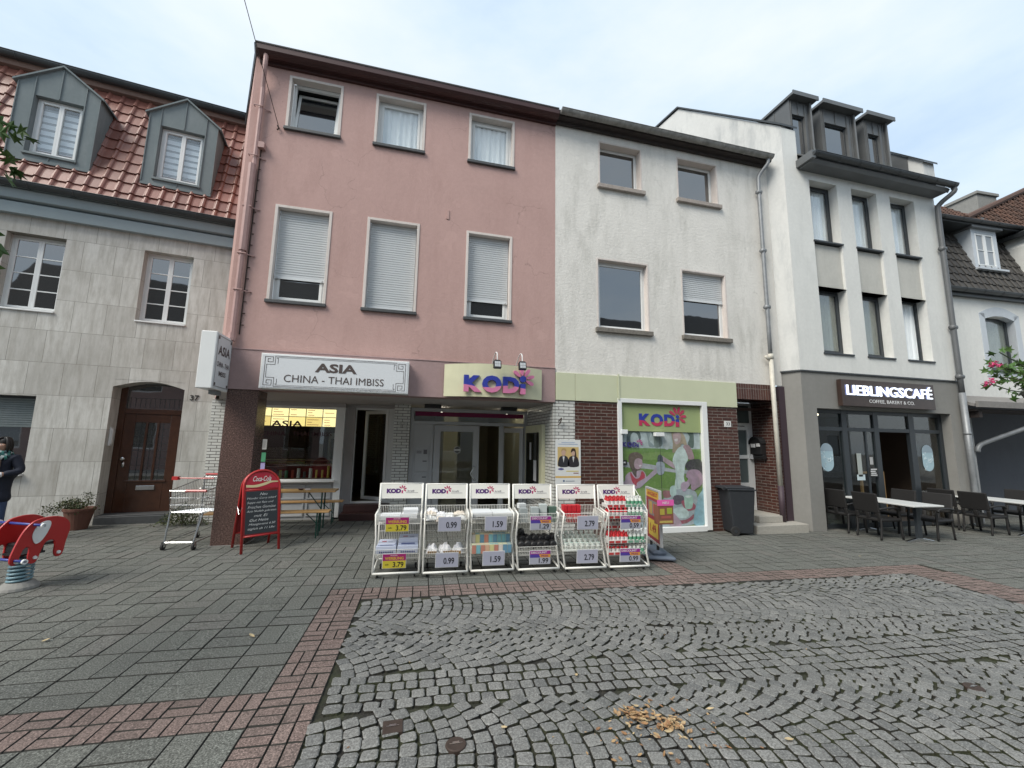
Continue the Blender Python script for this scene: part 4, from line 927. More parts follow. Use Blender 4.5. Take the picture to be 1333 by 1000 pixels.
# dormer
x0, x1 = 1.27, 2.17; m = MB(); wall(m, x0, x1, 6.40, 7.56, [(x0+.12,x1-.12,6.50,7.44)], .10, .06, thick=.6); d = m.build('dormer', M['paleblue'], rh)
m = MB(); n = 10; cx = (x0+x1)/2
ao = [(cx+.36*math.cos(math.pi*i/n), 7.60+.30*math.sin(math.pi*i/n)) for i in range(n+1)]; m.prism(ao, .06, .7); m.box(x0-.10,x1+.10,.0,.75,7.55,7.61); m.build('dormer_hood', M['zincdark'], d)
m = MB(); m.prism([(cx+.24*math.cos(math.pi*i/n), 7.61+.19*math.sin(math.pi*i/n)) for i in range(n+1)], .045, .06); m.build('dormer_fanlight', M['paleblue'], d)
m = MB(); frame_bars(m, x0+.12, x1-.12, 6.50, 7.44, .11, .14, .03); m.box(cx-.03,cx+.03,.10,.14,6.53,7.41)
for a, b in ((x0+.15,cx-.03),(cx+.03,x1-.15)): frame_bars(m, a, b, 6.53, 7.41, .10, .13, .02); m.box(a,b,.105,.125,6.95,6.97)
m.build('dormer_window', M['pvc'], d)
m = MB(); m.box(x0+.15,x1-.15,.12,.125,6.53,7.41,0,(.30,.33,.36)); m.build('dormer_blind', M['print'], d)
m = MB(); m.box(x0-.08,x1+.08,-.02,.2,6.36,6.41); m.build('dormer_flashing', M['paleblue'], d)
# passage with lean-to roof
m = MB(); m.prism([(.0,2.93),(0,2.78),(-.55,2.60),(-.56,2.66)], -.55, 6, axis='x'); m.box(-.5,6,-.60,-.55,2.58,2.72); cn = m.build('lean_to_roof', plain('weathered_grey_board', (.20,.19,.18), .8, .3, 12), rh)
m = MB(); m.box(-.45,6,-.50,.02,2.50,2.55); m.box(-.35,-.25,-.5,0,2.35,2.55); m.build('lean_to_beam', M['blackwood'], cn)
m = MB(); m.box(-.16,.17,-.03,.10,-.3,2.45); m.build('pier', plaster('light_grey_render', (.32,.33,.335), (.2,.2,.2)), rh)
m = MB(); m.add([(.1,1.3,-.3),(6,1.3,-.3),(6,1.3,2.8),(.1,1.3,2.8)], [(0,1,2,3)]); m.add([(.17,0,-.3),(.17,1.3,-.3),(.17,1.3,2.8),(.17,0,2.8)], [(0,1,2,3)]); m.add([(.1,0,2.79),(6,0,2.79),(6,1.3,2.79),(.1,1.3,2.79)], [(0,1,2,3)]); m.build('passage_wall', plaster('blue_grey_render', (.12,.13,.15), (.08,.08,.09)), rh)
m = MB(); m.tube(smooth_line([(1.72,-.55,2.58),(1.72,-.55,2.42),(1.62,-.52,2.30),(.4,-.15,1.80),(.18,-.10,1.68),(.13,-.09,1.55)], 4), .05, 10); m.build('rain_pipe', M['galv'], cn, smooth=True)
m = MB(); m.box(1.18,1.48,1.14,1.30,.92,1.42); mb_ = m.build('meter_box', M['anth'], rh, bevel=.008)
m = MB(); m.box(1.24,1.39,1.125,1.138,1.22,1.38,0,(.30,.31,.32)); m.box(1.30,1.42,1.125,1.138,1.02,1.035,0,(.3,.3,.3)); m.build('meter_label', M['print'], mb_)

# ================================================================ HOUSES ACROSS THE STREET (behind the camera, seen in the window panes)
for i, (cx, w_, h_, c) in enumerate(((-9,9,6.0,'pinklow'),(1,10.6,6.2,'cafeside'),(11.6,10,5.6,'greige'),(22,10,6.4,'cafe'))):
    oh = empty('opposite_house', (cx, -6.0, 0), math.pi); tag(oh, ['old rose plastered','off-white stuccoed','greige rendered','smooth white'][i] + ' house across the street with a dark pitched roof', 'house', None)
    m = MB(); hs = []
    for k in range(4):
        for z in (1.0, 3.7): hs.append((-w_/2+.7+k*w_/4.2, -w_/2+1.8+k*w_/4.2, z, z+1.4))
    wall(m, -w_/2, w_/2, -.3, h_, hs, 0, .15); m.build('wall', plain('distant_render', [(.34,.24,.22),(.5,.49,.46),(.34,.33,.28),(.5,.5,.49)][i], .9), oh)
    m = MB()
    for a, b, z0, z1 in hs: frame_bars(m, a, b, z0, z1, .1, .15, .06)
    m.build('window_frames', M['pvc'], oh)
    m = MB()
    for a, b, z0, z1 in hs: m.box(a+.05, b-.05, .12, .13, z0+.05, z1-.05)
    m.build('panes', M['mirror'], oh)
    m = MB(); m.prism([(-.4,h_-.1),(4.0,h_+4.3),(9,h_)], -w_/2, w_/2, axis='x'); m.build('roof', plain('distant_roof', (.035,.033,.032), .8), oh)
# ================================================================ SIGNS AND FITTINGS ON THE FACADES
BASE = Matrix.Identity(4)
DG = (.085,.065,.06)
# long light box
s = empty('light_box_sign', (-1.1, 7.19, 2.35)); tag(s, 'long white light box sign of the snack bar above its window', 'sign'); 
m = MB(); m.box(-1.10,1.10,-.20,0,0,.545); b = m.build('casing', M['pvc'], s, bevel=.008)
m = MB(); m.box(-1.075,1.075,-.206,-.20,.022,.523,0,(.66,.68,.70)); m.build('face', M['print'], s)
m = MB(); put_text(m, 'ASIA', -.33, .285, .62, .145, -.210, col=DG, offset=.035, shear=.0); m.build('lettering', M['print'], s)
m = MB(); put_text(m, 'CHINA - THAI IMBISS', -.76, .11, 1.47, .115, -.210, col=DG, offset=0, shear=.0); m.build('lettering', M['print'], s)
m = MB()
def bline(pts, w=.006):
    for (a, b_), (c, d) in zip(pts, pts[1:]):
        m.box(min(a,c)-w/2, max(a,c)+w/2, -.209, -.206, min(b_,d)-w/2, max(b_,d)+w/2, 0, DG)
for sx in (-1, 1):
    for sz in (-1, 1):
        X = lambda v: sx*v; Z = lambda v: .2725+sz*v
        bline([(X(1.04),Z(.0)),(X(1.04),Z(.22)),(X(.93),Z(.22)),(X(.93),Z(.14)),(X(1.0),Z(.14)),(X(1.0),Z(.19)),(X(.965),Z(.19))])
        bline([(X(1.015),Z(.0)),(X(1.015),Z(.10)),(X(.90),Z(.10)),(X(.90),Z(.235)),(X(0),Z(.235))], .005); bline([(X(.88),Z(.215)),(X(0),Z(.215))], .003); bline([(X(.86),Z(.12)),(X(.86),Z(.20)),(X(.88),Z(.20))], .005)
m.build('ornament_border', M['print'], s)
# projecting box
s = empty('projecting_sign', (-2.77, 7.19, 2.28)); tag(s, 'white box sign sticking out from the corner of the pink house over the brown pillar', 'sign')
m = MB(); m.box(-.10,.10,-.57,-.02,0,.82); m.build('casing', M['pvc'], s, bevel=.01)
m = MB(); m.box(-.03,.05,-.32,-.1,-.06,0); m.build('bracket', M['galv'], s)
T = Matrix.Translation((.101,-.57,0)) @ Matrix.Rotation(R(90),4,'Z')
m = MB(); m.M = T; m.box(.03,.53,-.004,.0,.03,.79,0,(.60,.61,.62)); m.build('face', M['print'], s)
m = MB(); m.M = T; put_text(m, 'ASIA', .08, .50, .40, .14, -.006, col=DG, offset=.03); put_text(m, 'CHINA - THAI', .08, .33, .40, .075, -.006, col=DG, offset=.02); put_text(m, 'IMBISS', .16, .20, .24, .07, -.006, col=DG, offset=.02)
for zz in (.045,.775): m.box(.045,.515,-.006,-.004,zz-.003,zz+.003,0,DG)
for xx in (.045,.515): m.box(xx-.003,xx+.003,-.006,-.004,.045,.775,0,DG)
for xx in (.075,.485):
    for zz in (.075,.745): m.box(xx-.02,xx+.02,-.006,-.004,zz-.02,zz+.02,0,DG)
m.build('lettering', M['print'], s)
# curved board with the shop letters
s = empty('curved_shop_sign', (1.47, 7.18, 2.36)); tag(s, 'faded cream curved board with raised blue and pink letters over the shop entrance', 'sign')
m = MB(); n = 16; vs = []
def cy_(x): return -.05 - .19*(1-(x/.88)**2)
for i in range(n+1):
    x = -.88+1.76*i/n; y = cy_(x); vs += [(x,y,0),(x,y,.555+.02*(1-(x/.88)**2)),(x,y+.02,.555+.02*(1-(x/.88)**2)),(x,y+.02,0)]
fs = []
for i in range(n):
    a = 4*i; b = a+4; fs += [(a,b,b+1,a+1),(a+1,b+1,b+2,a+2),(a+2,b+2,b+3,a+3),(a+3,b+3,b,a)]
fs += [(0,1,2,3),(4*n,4*n+3,4*n+2,4*n+1)]
m.add(vs, fs); m.build('board', M['cream'], s, smooth=False)
m = MB(); m.prism([(-.86,0.02),(.86,0.02)]+[(.86-1.72*i/8, cy_(.86-1.72*i/8)+.03) for i in range(9)], .03, .06, axis='z'); m.box(-.7,.7,-.01,.02,.1,.5); m.build('frame', M['blackwood'], s)
BL, PK = (.035,.05,.33), (.62,.20,.36)
TT = twotone('blue_over_pink', BL, PK, .18, .022, 7.5)
def logo_letters(m, x0, z0, h, y, d, o=.06):
    put_text(m, 'K', x0, z0, h*1.06, h, y(x0+h*.5), d, offset=o); put_text(m, 'O', x0+h*1.08, z0-h*.02, h*1.18, h*1.04, y(x0+h*1.6), d, offset=o); put_text(m, 'D', x0+h*2.36, z0, h*1.02, h, y(x0+h*2.9), d, offset=o)
    X = x0+h*3.46; m.box(X, X+h*.34, y(X), y(X)+d, z0-h*.02, z0+h*.62)
def petals(m, cx, cz, r, y, d, col=(1,1,1), angs=(140,97,56,15,-26)):
    for a in angs:
        a = R(a); pts = []
        for k in range(12):
            t_ = 2*math.pi*k/12; u = r*(.62+.36*math.cos(t_)); v = r*.12*math.sin(t_)*(1.15+.3*math.cos(t_))
            pts.append((cx+u*math.cos(a)-v*math.sin(a), cz+u*math.sin(a)+v*math.cos(a)))
        m.prism(pts, y, y+d, 0, col)
m = MB(); yy = lambda x: cy_(x)-.055
logo_letters(m, -.565, .075, .285, yy, .05); m.build('lettering', TT, s, bevel=.0)
m = MB(); petals(m, .47, .335, .22, cy_(.5)-.075, .05); m.build('flower', plain('pink_acrylic', PK, .35, .05), s)
m = MB(); m.cyl((.47,cy_(.5)-.085,.335), .055, .06, 20, axis='y'); m.build('dot', plain('blue_acrylic', BL, .35, .05), s)
# floodlights
for i, fx in enumerate((1.44, 1.88)):
    s = empty('floodlight', (fx, 6.75, 2.83)); tag(s, ['left','right'][i] + ' floodlight on a bent arm above the raised flower sign letters', 'floodlight', 'floodlights over the curved sign')
    m = MB(); m.tube(smooth_line([(-.02,.42,.08),(-.01,.36,.18),(0,.20,.30),(0,.06,.27),(0,.02,.14)], 5), .009, 6); m.build('arm', M['pvc'], s, smooth=True)
    m = MB(); m.M = Matrix.Rotation(R(-12),4,'X'); m.box(-.062,.062,-.03,.03,0,.13); m.box(-.05,.05,-.02,.02,.13,.15)
    for k in range(6): m.box(-.070,.070,-.02,.028,.012+k*.02,.020+k*.02)
    m.build('housing', M['black'], s, bevel=.003)
    m = MB(); m.M = Matrix.Rotation(R(-12),4,'X'); m.box(-.048,.048,-.034,-.030,.02,.115,0,(.50,.52,.54))
    for k in (-.016,.016): m.box(k-.002,k+.002,-.036,-.034,.02,.115,0,(.2,.2,.2))
    m.box(-.048,.048,-.036,-.034,.066,.070,0,(.2,.2,.2)); m.build('lens', M['print'], s)
# cafe sign
s = empty('cafe_sign', (10.29, 6.88, 2.48)); tag(s, 'dark brown board with glowing white letters over the cafe front', 'sign')
m = MB(); m.box(-1.36,1.36,-.10,0,0,.57); m.build('board', plain('dark_wenge_board', (.045,.028,.022), .35, .5, 7), s, bevel=.004)
m = MB(); put_text(m, 'LIEBLINGSCAF\u00c9', -1.235, .235, 2.50, .275, -.125, .02, offset=.004); m.build('glowing_letters', emis('glowing_white', (.86,.92,1), .95), s)
m = MB(); put_text(m, 'LIEBLINGSCAF\u00c9', -1.27, .23, 2.50, .28, -.104, .004, col=(.16,.19,.40), offset=.01); m.build('letter_backs', M['print'], s)
m = MB(); put_text(m, 'COFFEE, BAKERY & CO.', -.62, .075, 1.33, .085, -.104, .003, col=(.72,.72,.72)); m.build('lettering', M['print'], s)
# mural sheet in the white framed window
s = empty('window_picture', (4.87, 7.26, .05)); tag(s, 'large printed picture of three people at a garden table in the white framed shop window', 'poster')
def mu(cx, cy):
    v = (cy-80-(cx-65)*.022)/858; u = (cx-66-v*8)/(549+v*22)
    return (-.895+u*1.785, 2.34*(1-v))
m = MB(); m.box(-.895,.890,0,.02,0,2.34,0,(.22,.33,.12)); lay = [0.0]
def P_(pts, c, sm=True):
    lay[0] -= .00035; q = [mu(*p) for p in pts]; 
    if sm: q = smooth_poly(q, 4)
    q = [(max(-.895,min(.89,a)), max(0,min(2.34,b))) for a, b in q]; m.poly(q, lay[0], 0, c)
P_([(66,80),(620,92),(618,278),(66,265)], (.36,.42,.24), False)
P_([(66,266),(618,278),(622,410),(66,405)], (.44,.52,.54), False)
P_([(66,390),(150,398),(300,402),(622,420),(622,440),(66,440)], (.15,.27,.08))
P_([(110,330),(118,285),(150,272),(190,275),(206,320),(196,345),(180,300),(150,292),(135,330),(140,395),(112,395)], (.10,.13,.14))
P_([(240,275),(265,270),(270,300),(262,345),(300,390),(262,390),(250,330)], (.26,.32,.34)); P_([(270,275),(330,270),(345,320),(350,380),(300,395),(290,320)], (.20,.25,.25))
P_([(520,280),(565,278),(575,330),(570,400),(530,380),(545,320)], (.10,.14,.13)); P_([(360,280),(410,280),(400,400),(362,395)], (.50,.55,.55))
P_([(66,420),(622,430),(626,700),(66,660)], (.14,.25,.06), False); P_([(200,440),(420,430),(440,470),(220,480)], (.20,.31,.10))
P_([(66,498),(180,500),(320,525),(450,555),(600,560),(600,590),(440,575),(250,545),(66,525)], (.40,.42,.46))
P_([(66,560),(130,565),(110,640),(66,650)], (.17,.29,.07))
# left woman
P_([(66,655),(95,620),(100,590),(125,565),(160,560),(215,555),(240,600),(230,640),(190,670),(120,700),(66,700)], (.44,.33,.42))
P_([(132,562),(150,590),(170,610),(195,600),(208,560),(228,580),(228,620),(205,650),(188,668),(150,640),(135,600)], (.42,.05,.09))
P_([(120,470),(135,440),(170,430),(205,442),(212,470),(205,500),(200,545),(175,560),(172,600),(155,585),(140,550),(128,520)], (.09,.06,.06))
P_([(158,490),(180,470),(208,478),(214,510),(205,535),(180,545),(160,530)], (.42,.30,.36)); P_([(120,470),(135,435),(180,428),(212,450),(215,478),(180,468),(160,490),(150,540),(130,520)], (.13,.09,.08))
P_([(190,518),(206,516),(203,527),(193,528)], (.62,.58,.62)); P_([(175,640),(240,600),(300,545),(325,550),(312,575),(250,625),(190,675)], (.42,.34,.44)); P_([(300,540),(330,520),(338,548),(318,568)], (.45,.36,.44))
# blond woman
P_([(415,300),(420,280),(470,272),(498,300),(515,345),(520,380),(490,370),(470,400),(440,430),(420,430),(425,370)], (.34,.27,.20))
P_([(425,310),(440,285),(475,290),(482,330),(470,365),(445,372),(430,345)], (.46,.34,.35)); P_([(480,285),(505,310),(520,360),(525,400),(500,375),(488,340)], (.40,.33,.24)); P_([(436,338),(458,333),(455,352),(440,352)], (.66,.62,.62))
P_([(345,455),(380,475),(430,510),(438,545),(420,540),(370,505),(340,478)], (.44,.33,.38)); P_([(500,385),(530,378),(555,410),(570,450),(572,480),(530,480),(515,430),(498,410)], (.36,.24,.27))
P_([(440,430),(470,395),(500,400),(520,440),(530,480),(510,520),(505,560),(500,620),(520,700),(440,690),(435,650),(442,600),(438,540),(420,490)], (.55,.66,.64))
P_([(448,470),(452,530),(450,600),(460,680),(448,680),(442,600)], (.44,.55,.55))
# bottle, grill
P_([(316,465),(330,445),(350,460),(352,500),(335,510),(318,500)], (.06,.07,.10)); P_([(310,500),(360,505),(362,560),(350,585),(320,585),(308,550)], (.35,.40,.47))
# table
P_([(340,760),(420,700),(520,690),(585,720),(600,800),(640,930),(66,940),(200,800)], (.36,.42,.46))
P_([(350,700),(395,700),(410,720),(400,745),(360,745)], (.30,.13,.15)); P_([(400,680),(420,665),(440,675),(442,730),(415,740),(400,720)], (.45,.60,.58)); P_([(430,735),(490,740),(495,780),(450,800),(420,780)], (.10,.08,.12))
P_([(480,775),(530,770),(580,810),(575,835),(520,845),(490,810)], (.36,.08,.14)); P_([(500,745),(530,735),(560,745),(556,820),(528,832),(505,820)], (.36,.55,.47)); P_([(505,745),(530,738),(552,745),(530,755)], (.60,.68,.66))
P_([(420,830),(480,815),(528,850),(520,890),(450,890),(410,860)], (.50,.62,.62)); P_([(410,870),(430,920),(500,930),(560,900),(565,870),(520,900),(460,905)], (.30,.07,.12)); P_([(410,850),(440,870),(480,940),(400,940),(395,900)], (.42,.30,.38))
# man
P_([(510,540),(515,510),(545,488),(590,482),(625,495),(634,560),(632,600),(610,590),(600,560),(560,560),(540,580),(530,560)], (.045,.035,.05))
P_([(520,575),(538,560),(560,555),(600,560),(628,590),(634,640),(620,670),(590,690),(565,705),(548,690),(545,660),(520,640),(528,620),(513,605)], (.36,.25,.33)); P_([(600,590),(615,585),(622,610),(612,635),(602,620)], (.42,.28,.36))
P_([(480,650),(520,640),(540,660),(520,690),(500,710),(478,690)], (.42,.32,.42)); P_([(568,940),(572,850),(600,760),(625,710),(640,690),(645,940)], (.24,.42,.50)); P_([(590,760),(620,715),(640,700),(640,730),(610,770)], (.32,.50,.57))
m.build('printed_scene', M['photo'], s)
m = MB(); m.poly([(-.895,1.80),(.89,1.80),(.89,2.34),(-.895,2.34)], -.022, 0, (.30,.36,.17)); m.build('green_header', M['print'], s)
m = MB(); L2_ = lambda x: -.030
logo_letters(m, -.50, 1.91, .235, L2_, .006, .055)
m.build('lettering', twotone('blue_over_red', (.03,.05,.30), (.46,.04,.10), 2.00, .02, 9), s)
m = MB(); petals(m, .355, 2.105, .21, -.032, .006, (.45,.05,.10), (150,112,76,40,4,-32)); m.cyl((.355,-.036,2.105), .036, .008, 18, axis='y', col=(.03,.05,.30)); m.build('flower', M['print'], s)
m = MB(); logo_letters(m, -.86, 1.50, .09, lambda x: -.022, .004, .05); m.build('lettering', plain('dark_blue_print', (.05,.04,.20), .5), s)
m = MB(); petals(m, -.50, 1.575, .075, -.023, .003, (.40,.05,.20)); m.build('flower', M['print'], s)
m = MB(); m.box(-.88,-.78,-.03,-.021,1.16,1.25,0,(.03,.03,.03)); m.box(-.855,-.81,-.032,-.03,1.19,1.22,0,(.6,.6,.6)); m.build('sticker', M['print'], s)
for i, (x, z, w_, h_) in enumerate(((-.10,1.745,.20,.075),(-.86,1.78,.14,.085))):
    c = empty('alarm_box', (4.87+x, 7.20, z+.05)); tag(c, ['small white box with dangling cable in the middle of the shop window','small white box at the left edge of the shop window picture'][i], 'device')
    m = MB(); m.box(-w_/2,w_/2,-.05,.03,-h_/2,h_/2); m.build('casing', M['pvc'], c, bevel=.008)
    if i == 0: m = MB(); m.tube([(.02,.0,-.03),(.025,.0,-.5),(.04,.01,-1.25)], .004, 5); m.build('cable', M['black'], c)
# poster on the glazed brick pier
s = empty('pier_poster', (2.88, 7.18, .83)); tag(s, 'white and yellow poster with two people on the glazed brick pier', 'poster')
m = MB(); m.box(-.245,.245,0,.015,0,.83,0,(.66,.67,.66))
def Q(x0,x1,z0,z1,c,k=1): m.box(x0,x1,-.001*k,0,z0,z1,0,c)
Q(-.245,.245,.15,.18,(.60,.38,.10)); Q(-.245,.245,0,.015,(.55,.48,.2)); Q(-.205,.205,.35,.70,(.55,.40,.17))
for cx, c in ((-.09,(.03,.03,.035)),(.10,(.028,.025,.03))):
    m.poly(smooth_poly([(cx-.10,.355),(cx-.085,.50),(cx-.03,.54),(cx+.04,.54),(cx+.09,.49),(cx+.10,.355)],4), -.002, 0, c); m.poly(smooth_poly([(cx-.035,.56),(cx-.04,.62),(cx,.66),(cx+.04,.62),(cx+.03,.56),(cx,.54)],4), -.003, 0, (.50,.34,.26)); m.poly([(cx-.02,.53),(cx+.02,.53),(cx,.42)], -.003, 0, (.6,.6,.6))
m.poly(smooth_poly([(.05,.60),(.07,.67),(.13,.67),(.15,.60),(.16,.48),(.12,.50),(.13,.60),(.10,.63)],4), -.004, 0, (.05,.03,.02)); m.poly(smooth_poly([(-.14,.60),(-.12,.67),(-.05,.67),(-.04,.62),(-.09,.645),(-.13,.62)],4), -.004, 0, (.40,.28,.12))
for zz, w_ in ((.745,.19),(.775,.13)): 
    Q(-w_,w_,zz,zz+.012,(.35,.42,.55),2)
m.poly(smooth_poly([(-.20,.305),(-.14,.325),(-.08,.305),(-.14,.285)],4), -.002, 0, (.10,.10,.25)); Q(-.04,.20,.26,.275,(.60,.5,.15),2); Q(.10,.20,.225,.24,(.25,.08,.05),2); Q(-.10,-.07,.08,.11,(.05,.1,.2),2); Q(-.05,.12,.085,.10,(.3,.33,.38),2)
m.build('printed_sheet', M['print'], s)
s = empty('wall_hook', (2.70, 7.19, 1.98)); tag(s, 'small dark metal hook on the white glazed brick pier', 'hook')
m = MB(); m.tube(smooth_line([(0,0,.02),(0,-.05,.03),(.03,-.07,.07),(.01,-.05,-.02),(-.02,-.03,-.05)],4), .010, 6); m.build('hook', M['iron'], s)
# mailbox
s = empty('mailbox', (7.565, 7.62, 1.42)); tag(s, 'black round topped letter box on the brick jamb with papers sticking out', 'mailbox')
m = MB(); m.prism([(-.15,0),(.15,0),(.15,.24)]+[(.15*math.cos(math.pi*i/8), .24+.13*math.sin(math.pi*i/8)) for i in range(1,8)]+[(-.15,.24)], -.13, 0, axis='x'); m.build('casing', M['black'], s, bevel=.006)
m = MB(); m.prism([(-.165,.24)]+[(.165*math.cos(math.pi-math.pi*i/8), .24+.15*math.sin(math.pi*i/8)) for i in range(9)]+[(.155,.22)]+[(.14*math.cos(math.pi*i/8), .24+.12*math.sin(math.pi*i/8)) for i in range(9)]+[(-.155,.22)], -.155, .0, axis='x'); m.build('lid', M['black'], s)
m = MB(); m.tube([(-.06,-.17,-.05),(-.06,.17,-.05)], .05, 10); m.build('newspaper_roll', M['black'], s)
m = MB(); m.box(-.15,-.13,-.13,-.04,.17,.24,0,(.6,.6,.6)); m.box(-.155,-.13,.0,.10,.15,.23,0,(.65,.65,.66)); m.box(-.14,-.10,.10,.16,-.10,.0,0,(.6,.62,.64)); m.build('papers', M['print'], s)
# overhead wire
s = empty('span_wire', (-2.35, 7.19, 6.82)); tag(s, 'thin overhead wire hooked to the pink wall and running up over the street', 'wire')
m = MB(); m.tube([(0,0,0),(-.012,-.03,.02)], .012, 6); m.tube([(-.02,-.02,-.05),(.015,-.03,-.02),(-.01,-.04,.02)], .012, 6); m.build('hook', M['iron'], s)
m = MB(); a = Vector((0,-.03,.02)); b = Vector((-.50,-4.4,3.0)); m.tube([a.lerp(b, k/10)-Vector((0,0,.06*math.sin(math.pi*k/10))) for k in range(11)]+[b+(b-a)*1.5], .0055, 5); m.build('cable', M['iron'], s)
# lit menu boards, counter, goods inside the snack bar
s = empty('menu_board', (-2.35, 10.95, 1.86)); tag(s, 'row of warm lit menu boards on the back wall of the snack bar', 'menu board')
m = MB(); m.box(-1.15,1.15,0,.06,.02,.50); m.build('casing', M['black'], s)
m = MB(); rr = random.Random(5)
for i in range(6):
    for k in range(2):
        x = -1.12+i*.375; z = .04+k*.23; c = rr.choice([(.75,.58,.22),(.85,.70,.34),(.62,.46,.16)])
        m.box(x,x+.355,-.012,0,z,z+.215,0,c)
        for q in range(3):
            if rr.random() < .8: m.box(x+.03,x+.03+rr.uniform(.1,.26),-.014,-.012,z+.03+q*.06,z+.045+q*.06,0,(.25,.12,.05))
m.build('board_panel', M['lit'], s)
s = empty('food_counter', (-2.3, 10.1, .26)); tag(s, 'red snack bar counter with a glass food display on top', 'counter')
m = MB(); m.box(-1.2,1.0,0,.6,0,.75); m.build('cabinet', M['darkred'], s, bevel=.01)
m = MB(); m.box(-1.2,1.0,-.02,.62,.75,.79); m.build('worktop', M['steel'], s)
m = MB(); m.box(-1.1,.2,.02,.03,.79,1.15); m.box(-1.1,.2,.02,.5,1.15,1.16); m.build('glass_case', M['glass'], s)
m = MB()
for i in range(7): m.box(-1.05+i*.17,-.92+i*.17,.1,.4,.80,.88,0,rr.choice([(.6,.4,.12),(.5,.1,.05),(.3,.35,.1),(.65,.5,.3)]))
m.build('food_trays', M['print'], s)
s = empty('drinks_fridge', (-1.55, 11.2, .26)); tag(s, 'grey drinks fridge standing beside the snack bar counter', 'fridge')
m = MB(); m.box(-.3,.3,0,.5,0,1.5); m.build('cabinet', M['alu'], s, bevel=.01)
m = MB(); m.box(-.25,.25,-.01,0,.15,1.35); m.build('door_pane', M['mirrorgreen'], s)
s = empty('gift_shelf', (-2.9, 9.55, .26)); tag(s, 'shelf of small bottles and boxes just inside the snack bar window', 'shelf')
m = MB(); m.box(-.4,1.5,0,.25,.50,.53); m.box(-.4,1.5,0,.25,.88,.90); m.build('boards', M['oak'], s)
m = MB()
for i in range(16): x = -.38+i*.115; m.cyl((x,.12,.53), rr.uniform(.02,.035), rr.uniform(.1,.25), 8, col=rr.choice([(.5,.08,.05),(.6,.45,.1),(.1,.3,.15),(.6,.6,.55),(.1,.1,.1)]))
m.build('goods', M['print'], s)
# ================================================================ STREET FURNITURE
# display trolleys
SGN = dict(W=.54)
def logo_small(m, x0, z0, h, y, s_=1):
    put_text(m, 'KOD', x0, z0, h*3.0, h, y, 0, 0, (.075,.02,.14), offset=.07); m.box(x0+h*3.12, x0+h*3.42, y, y+.001, z0, z0+h*.62, 0, (.40,.02,.13))
    petals(m, x0+h*3.3, z0+h*.85, h*.92, y-.0005, .001, (.42,.02,.10)); put_text(m, 'kraft', x0+h*4.35, z0+h*.30, h*1.5, h*.40, y, 0, 0, (.12,.10,.14), shear=.2); m.box(x0+h*4.1, x0+h*6.6, y, y+.001, z0+h*.06, z0+h*.14, 0, (.25,.24,.26))
def wire_rect(m, pts, nx, nz, r=.0022):
    # grid of wires on a quad given by four corners
    a, b, c, d = [Vector(p) for p in pts]
    for i in range(nx+1): t_ = i/nx; m.tube([a.lerp(b, t_), d.lerp(c, t_)], r, 4, caps=False)
    for i in range(nz+1): t_ = i/nz; m.tube([a.lerp(d, t_), b.lerp(c, t_)], r*1.3, 4, caps=False)
def make_trolley():
    W = .54; t = empty('display_trolley', (0,0,0))
    m = MB()
    for x in (.012, W-.012):
        m.tube([(x,.0,.06),(x,.17,.42),(x,.03,.72),(x,.30,.74)], .013, 6); m.tube([(x,.0,.06),(x,.48,.10)], .011, 6); m.tube([(x,.48,.10),(x,.42,.72)], .011, 6)
        m.tube([(x,.34,.55),(x,.40,1.05)], .013, 6)
    m.tube([(.012,.0,.06),(W-.012,.0,.06)], .014, 6); m.tube([(.012,.48,.10),(W-.012,.48,.10)], .011, 6); m.tube([(.012,.40,1.045),(W-.012,.40,1.045)], .010, 6)
    m.build('frame', M['white_p'], t, smooth=True)
    m = MB(); m.M = Matrix.Translation((0,.385,.86)) @ Matrix.Rotation(R(-4.5),4,'X'); m.box(.02,W-.02,-.006,.0,0,.185); h = m.build('header_board', M['white_p'], t, bevel=.002)
    m = MB(); m.M = Matrix.Translation((0,.385,.86)) @ Matrix.Rotation(R(-4.5),4,'X'); logo_small(m, .085, .065, .058, -.008); m.build('lettering', M['print'], h)
    m = MB()
    wire_rect(m, [(.02,.03,.72),(W-.02,.03,.72),(W-.02,.07,.60),(.02,.07,.60)], 24, 2)
    wire_rect(m, [(.02,.36,.78),(W-.02,.36,.78),(W-.02,.34,.58),(.02,.34,.58)], 24, 2)
    for x in (.02, W-.02): wire_rect(m, [(x,.03,.72),(x,.36,.76),(x,.34,.58),(x,.07,.60)], 10, 2)
    wire_rect(m, [(.02,.07,.60),(W-.02,.07,.60),(W-.02,.34,.58),(.02,.34,.58)], 12, 6)
    m.build('upper_basket', M['white_p'], t)
    m = MB()
    wire_rect(m, [(.02,.06,.31),(W-.02,.06,.31),(W-.02,.09,.20),(.02,.09,.20)], 24, 2); wire_rect(m, [(.02,.42,.58),(W-.02,.42,.58),(W-.02,.44,.20),(.02,.44,.20)], 24, 3)
    for x in (.02, W-.02): wire_rect(m, [(x,.06,.31),(x,.43,.33),(x,.44,.20),(x,.09,.20)], 10, 2)
    wire_rect(m, [(.02,.09,.20),(W-.02,.09,.20),(W-.02,.44,.20),(.02,.44,.20)], 12, 6)
    m.build('lower_basket', M['white_p'], t)
    for x in (.06, W-.06):
        for y in (.07, .42):
            m = MB(); m.cyl((x-.009,y,.025), .025, .018, 12, axis='x'); m.box(x-.014,x+.014,y-.012,y+.012,.03,.06); m.build('caster', M['rubber'], t)
    return t
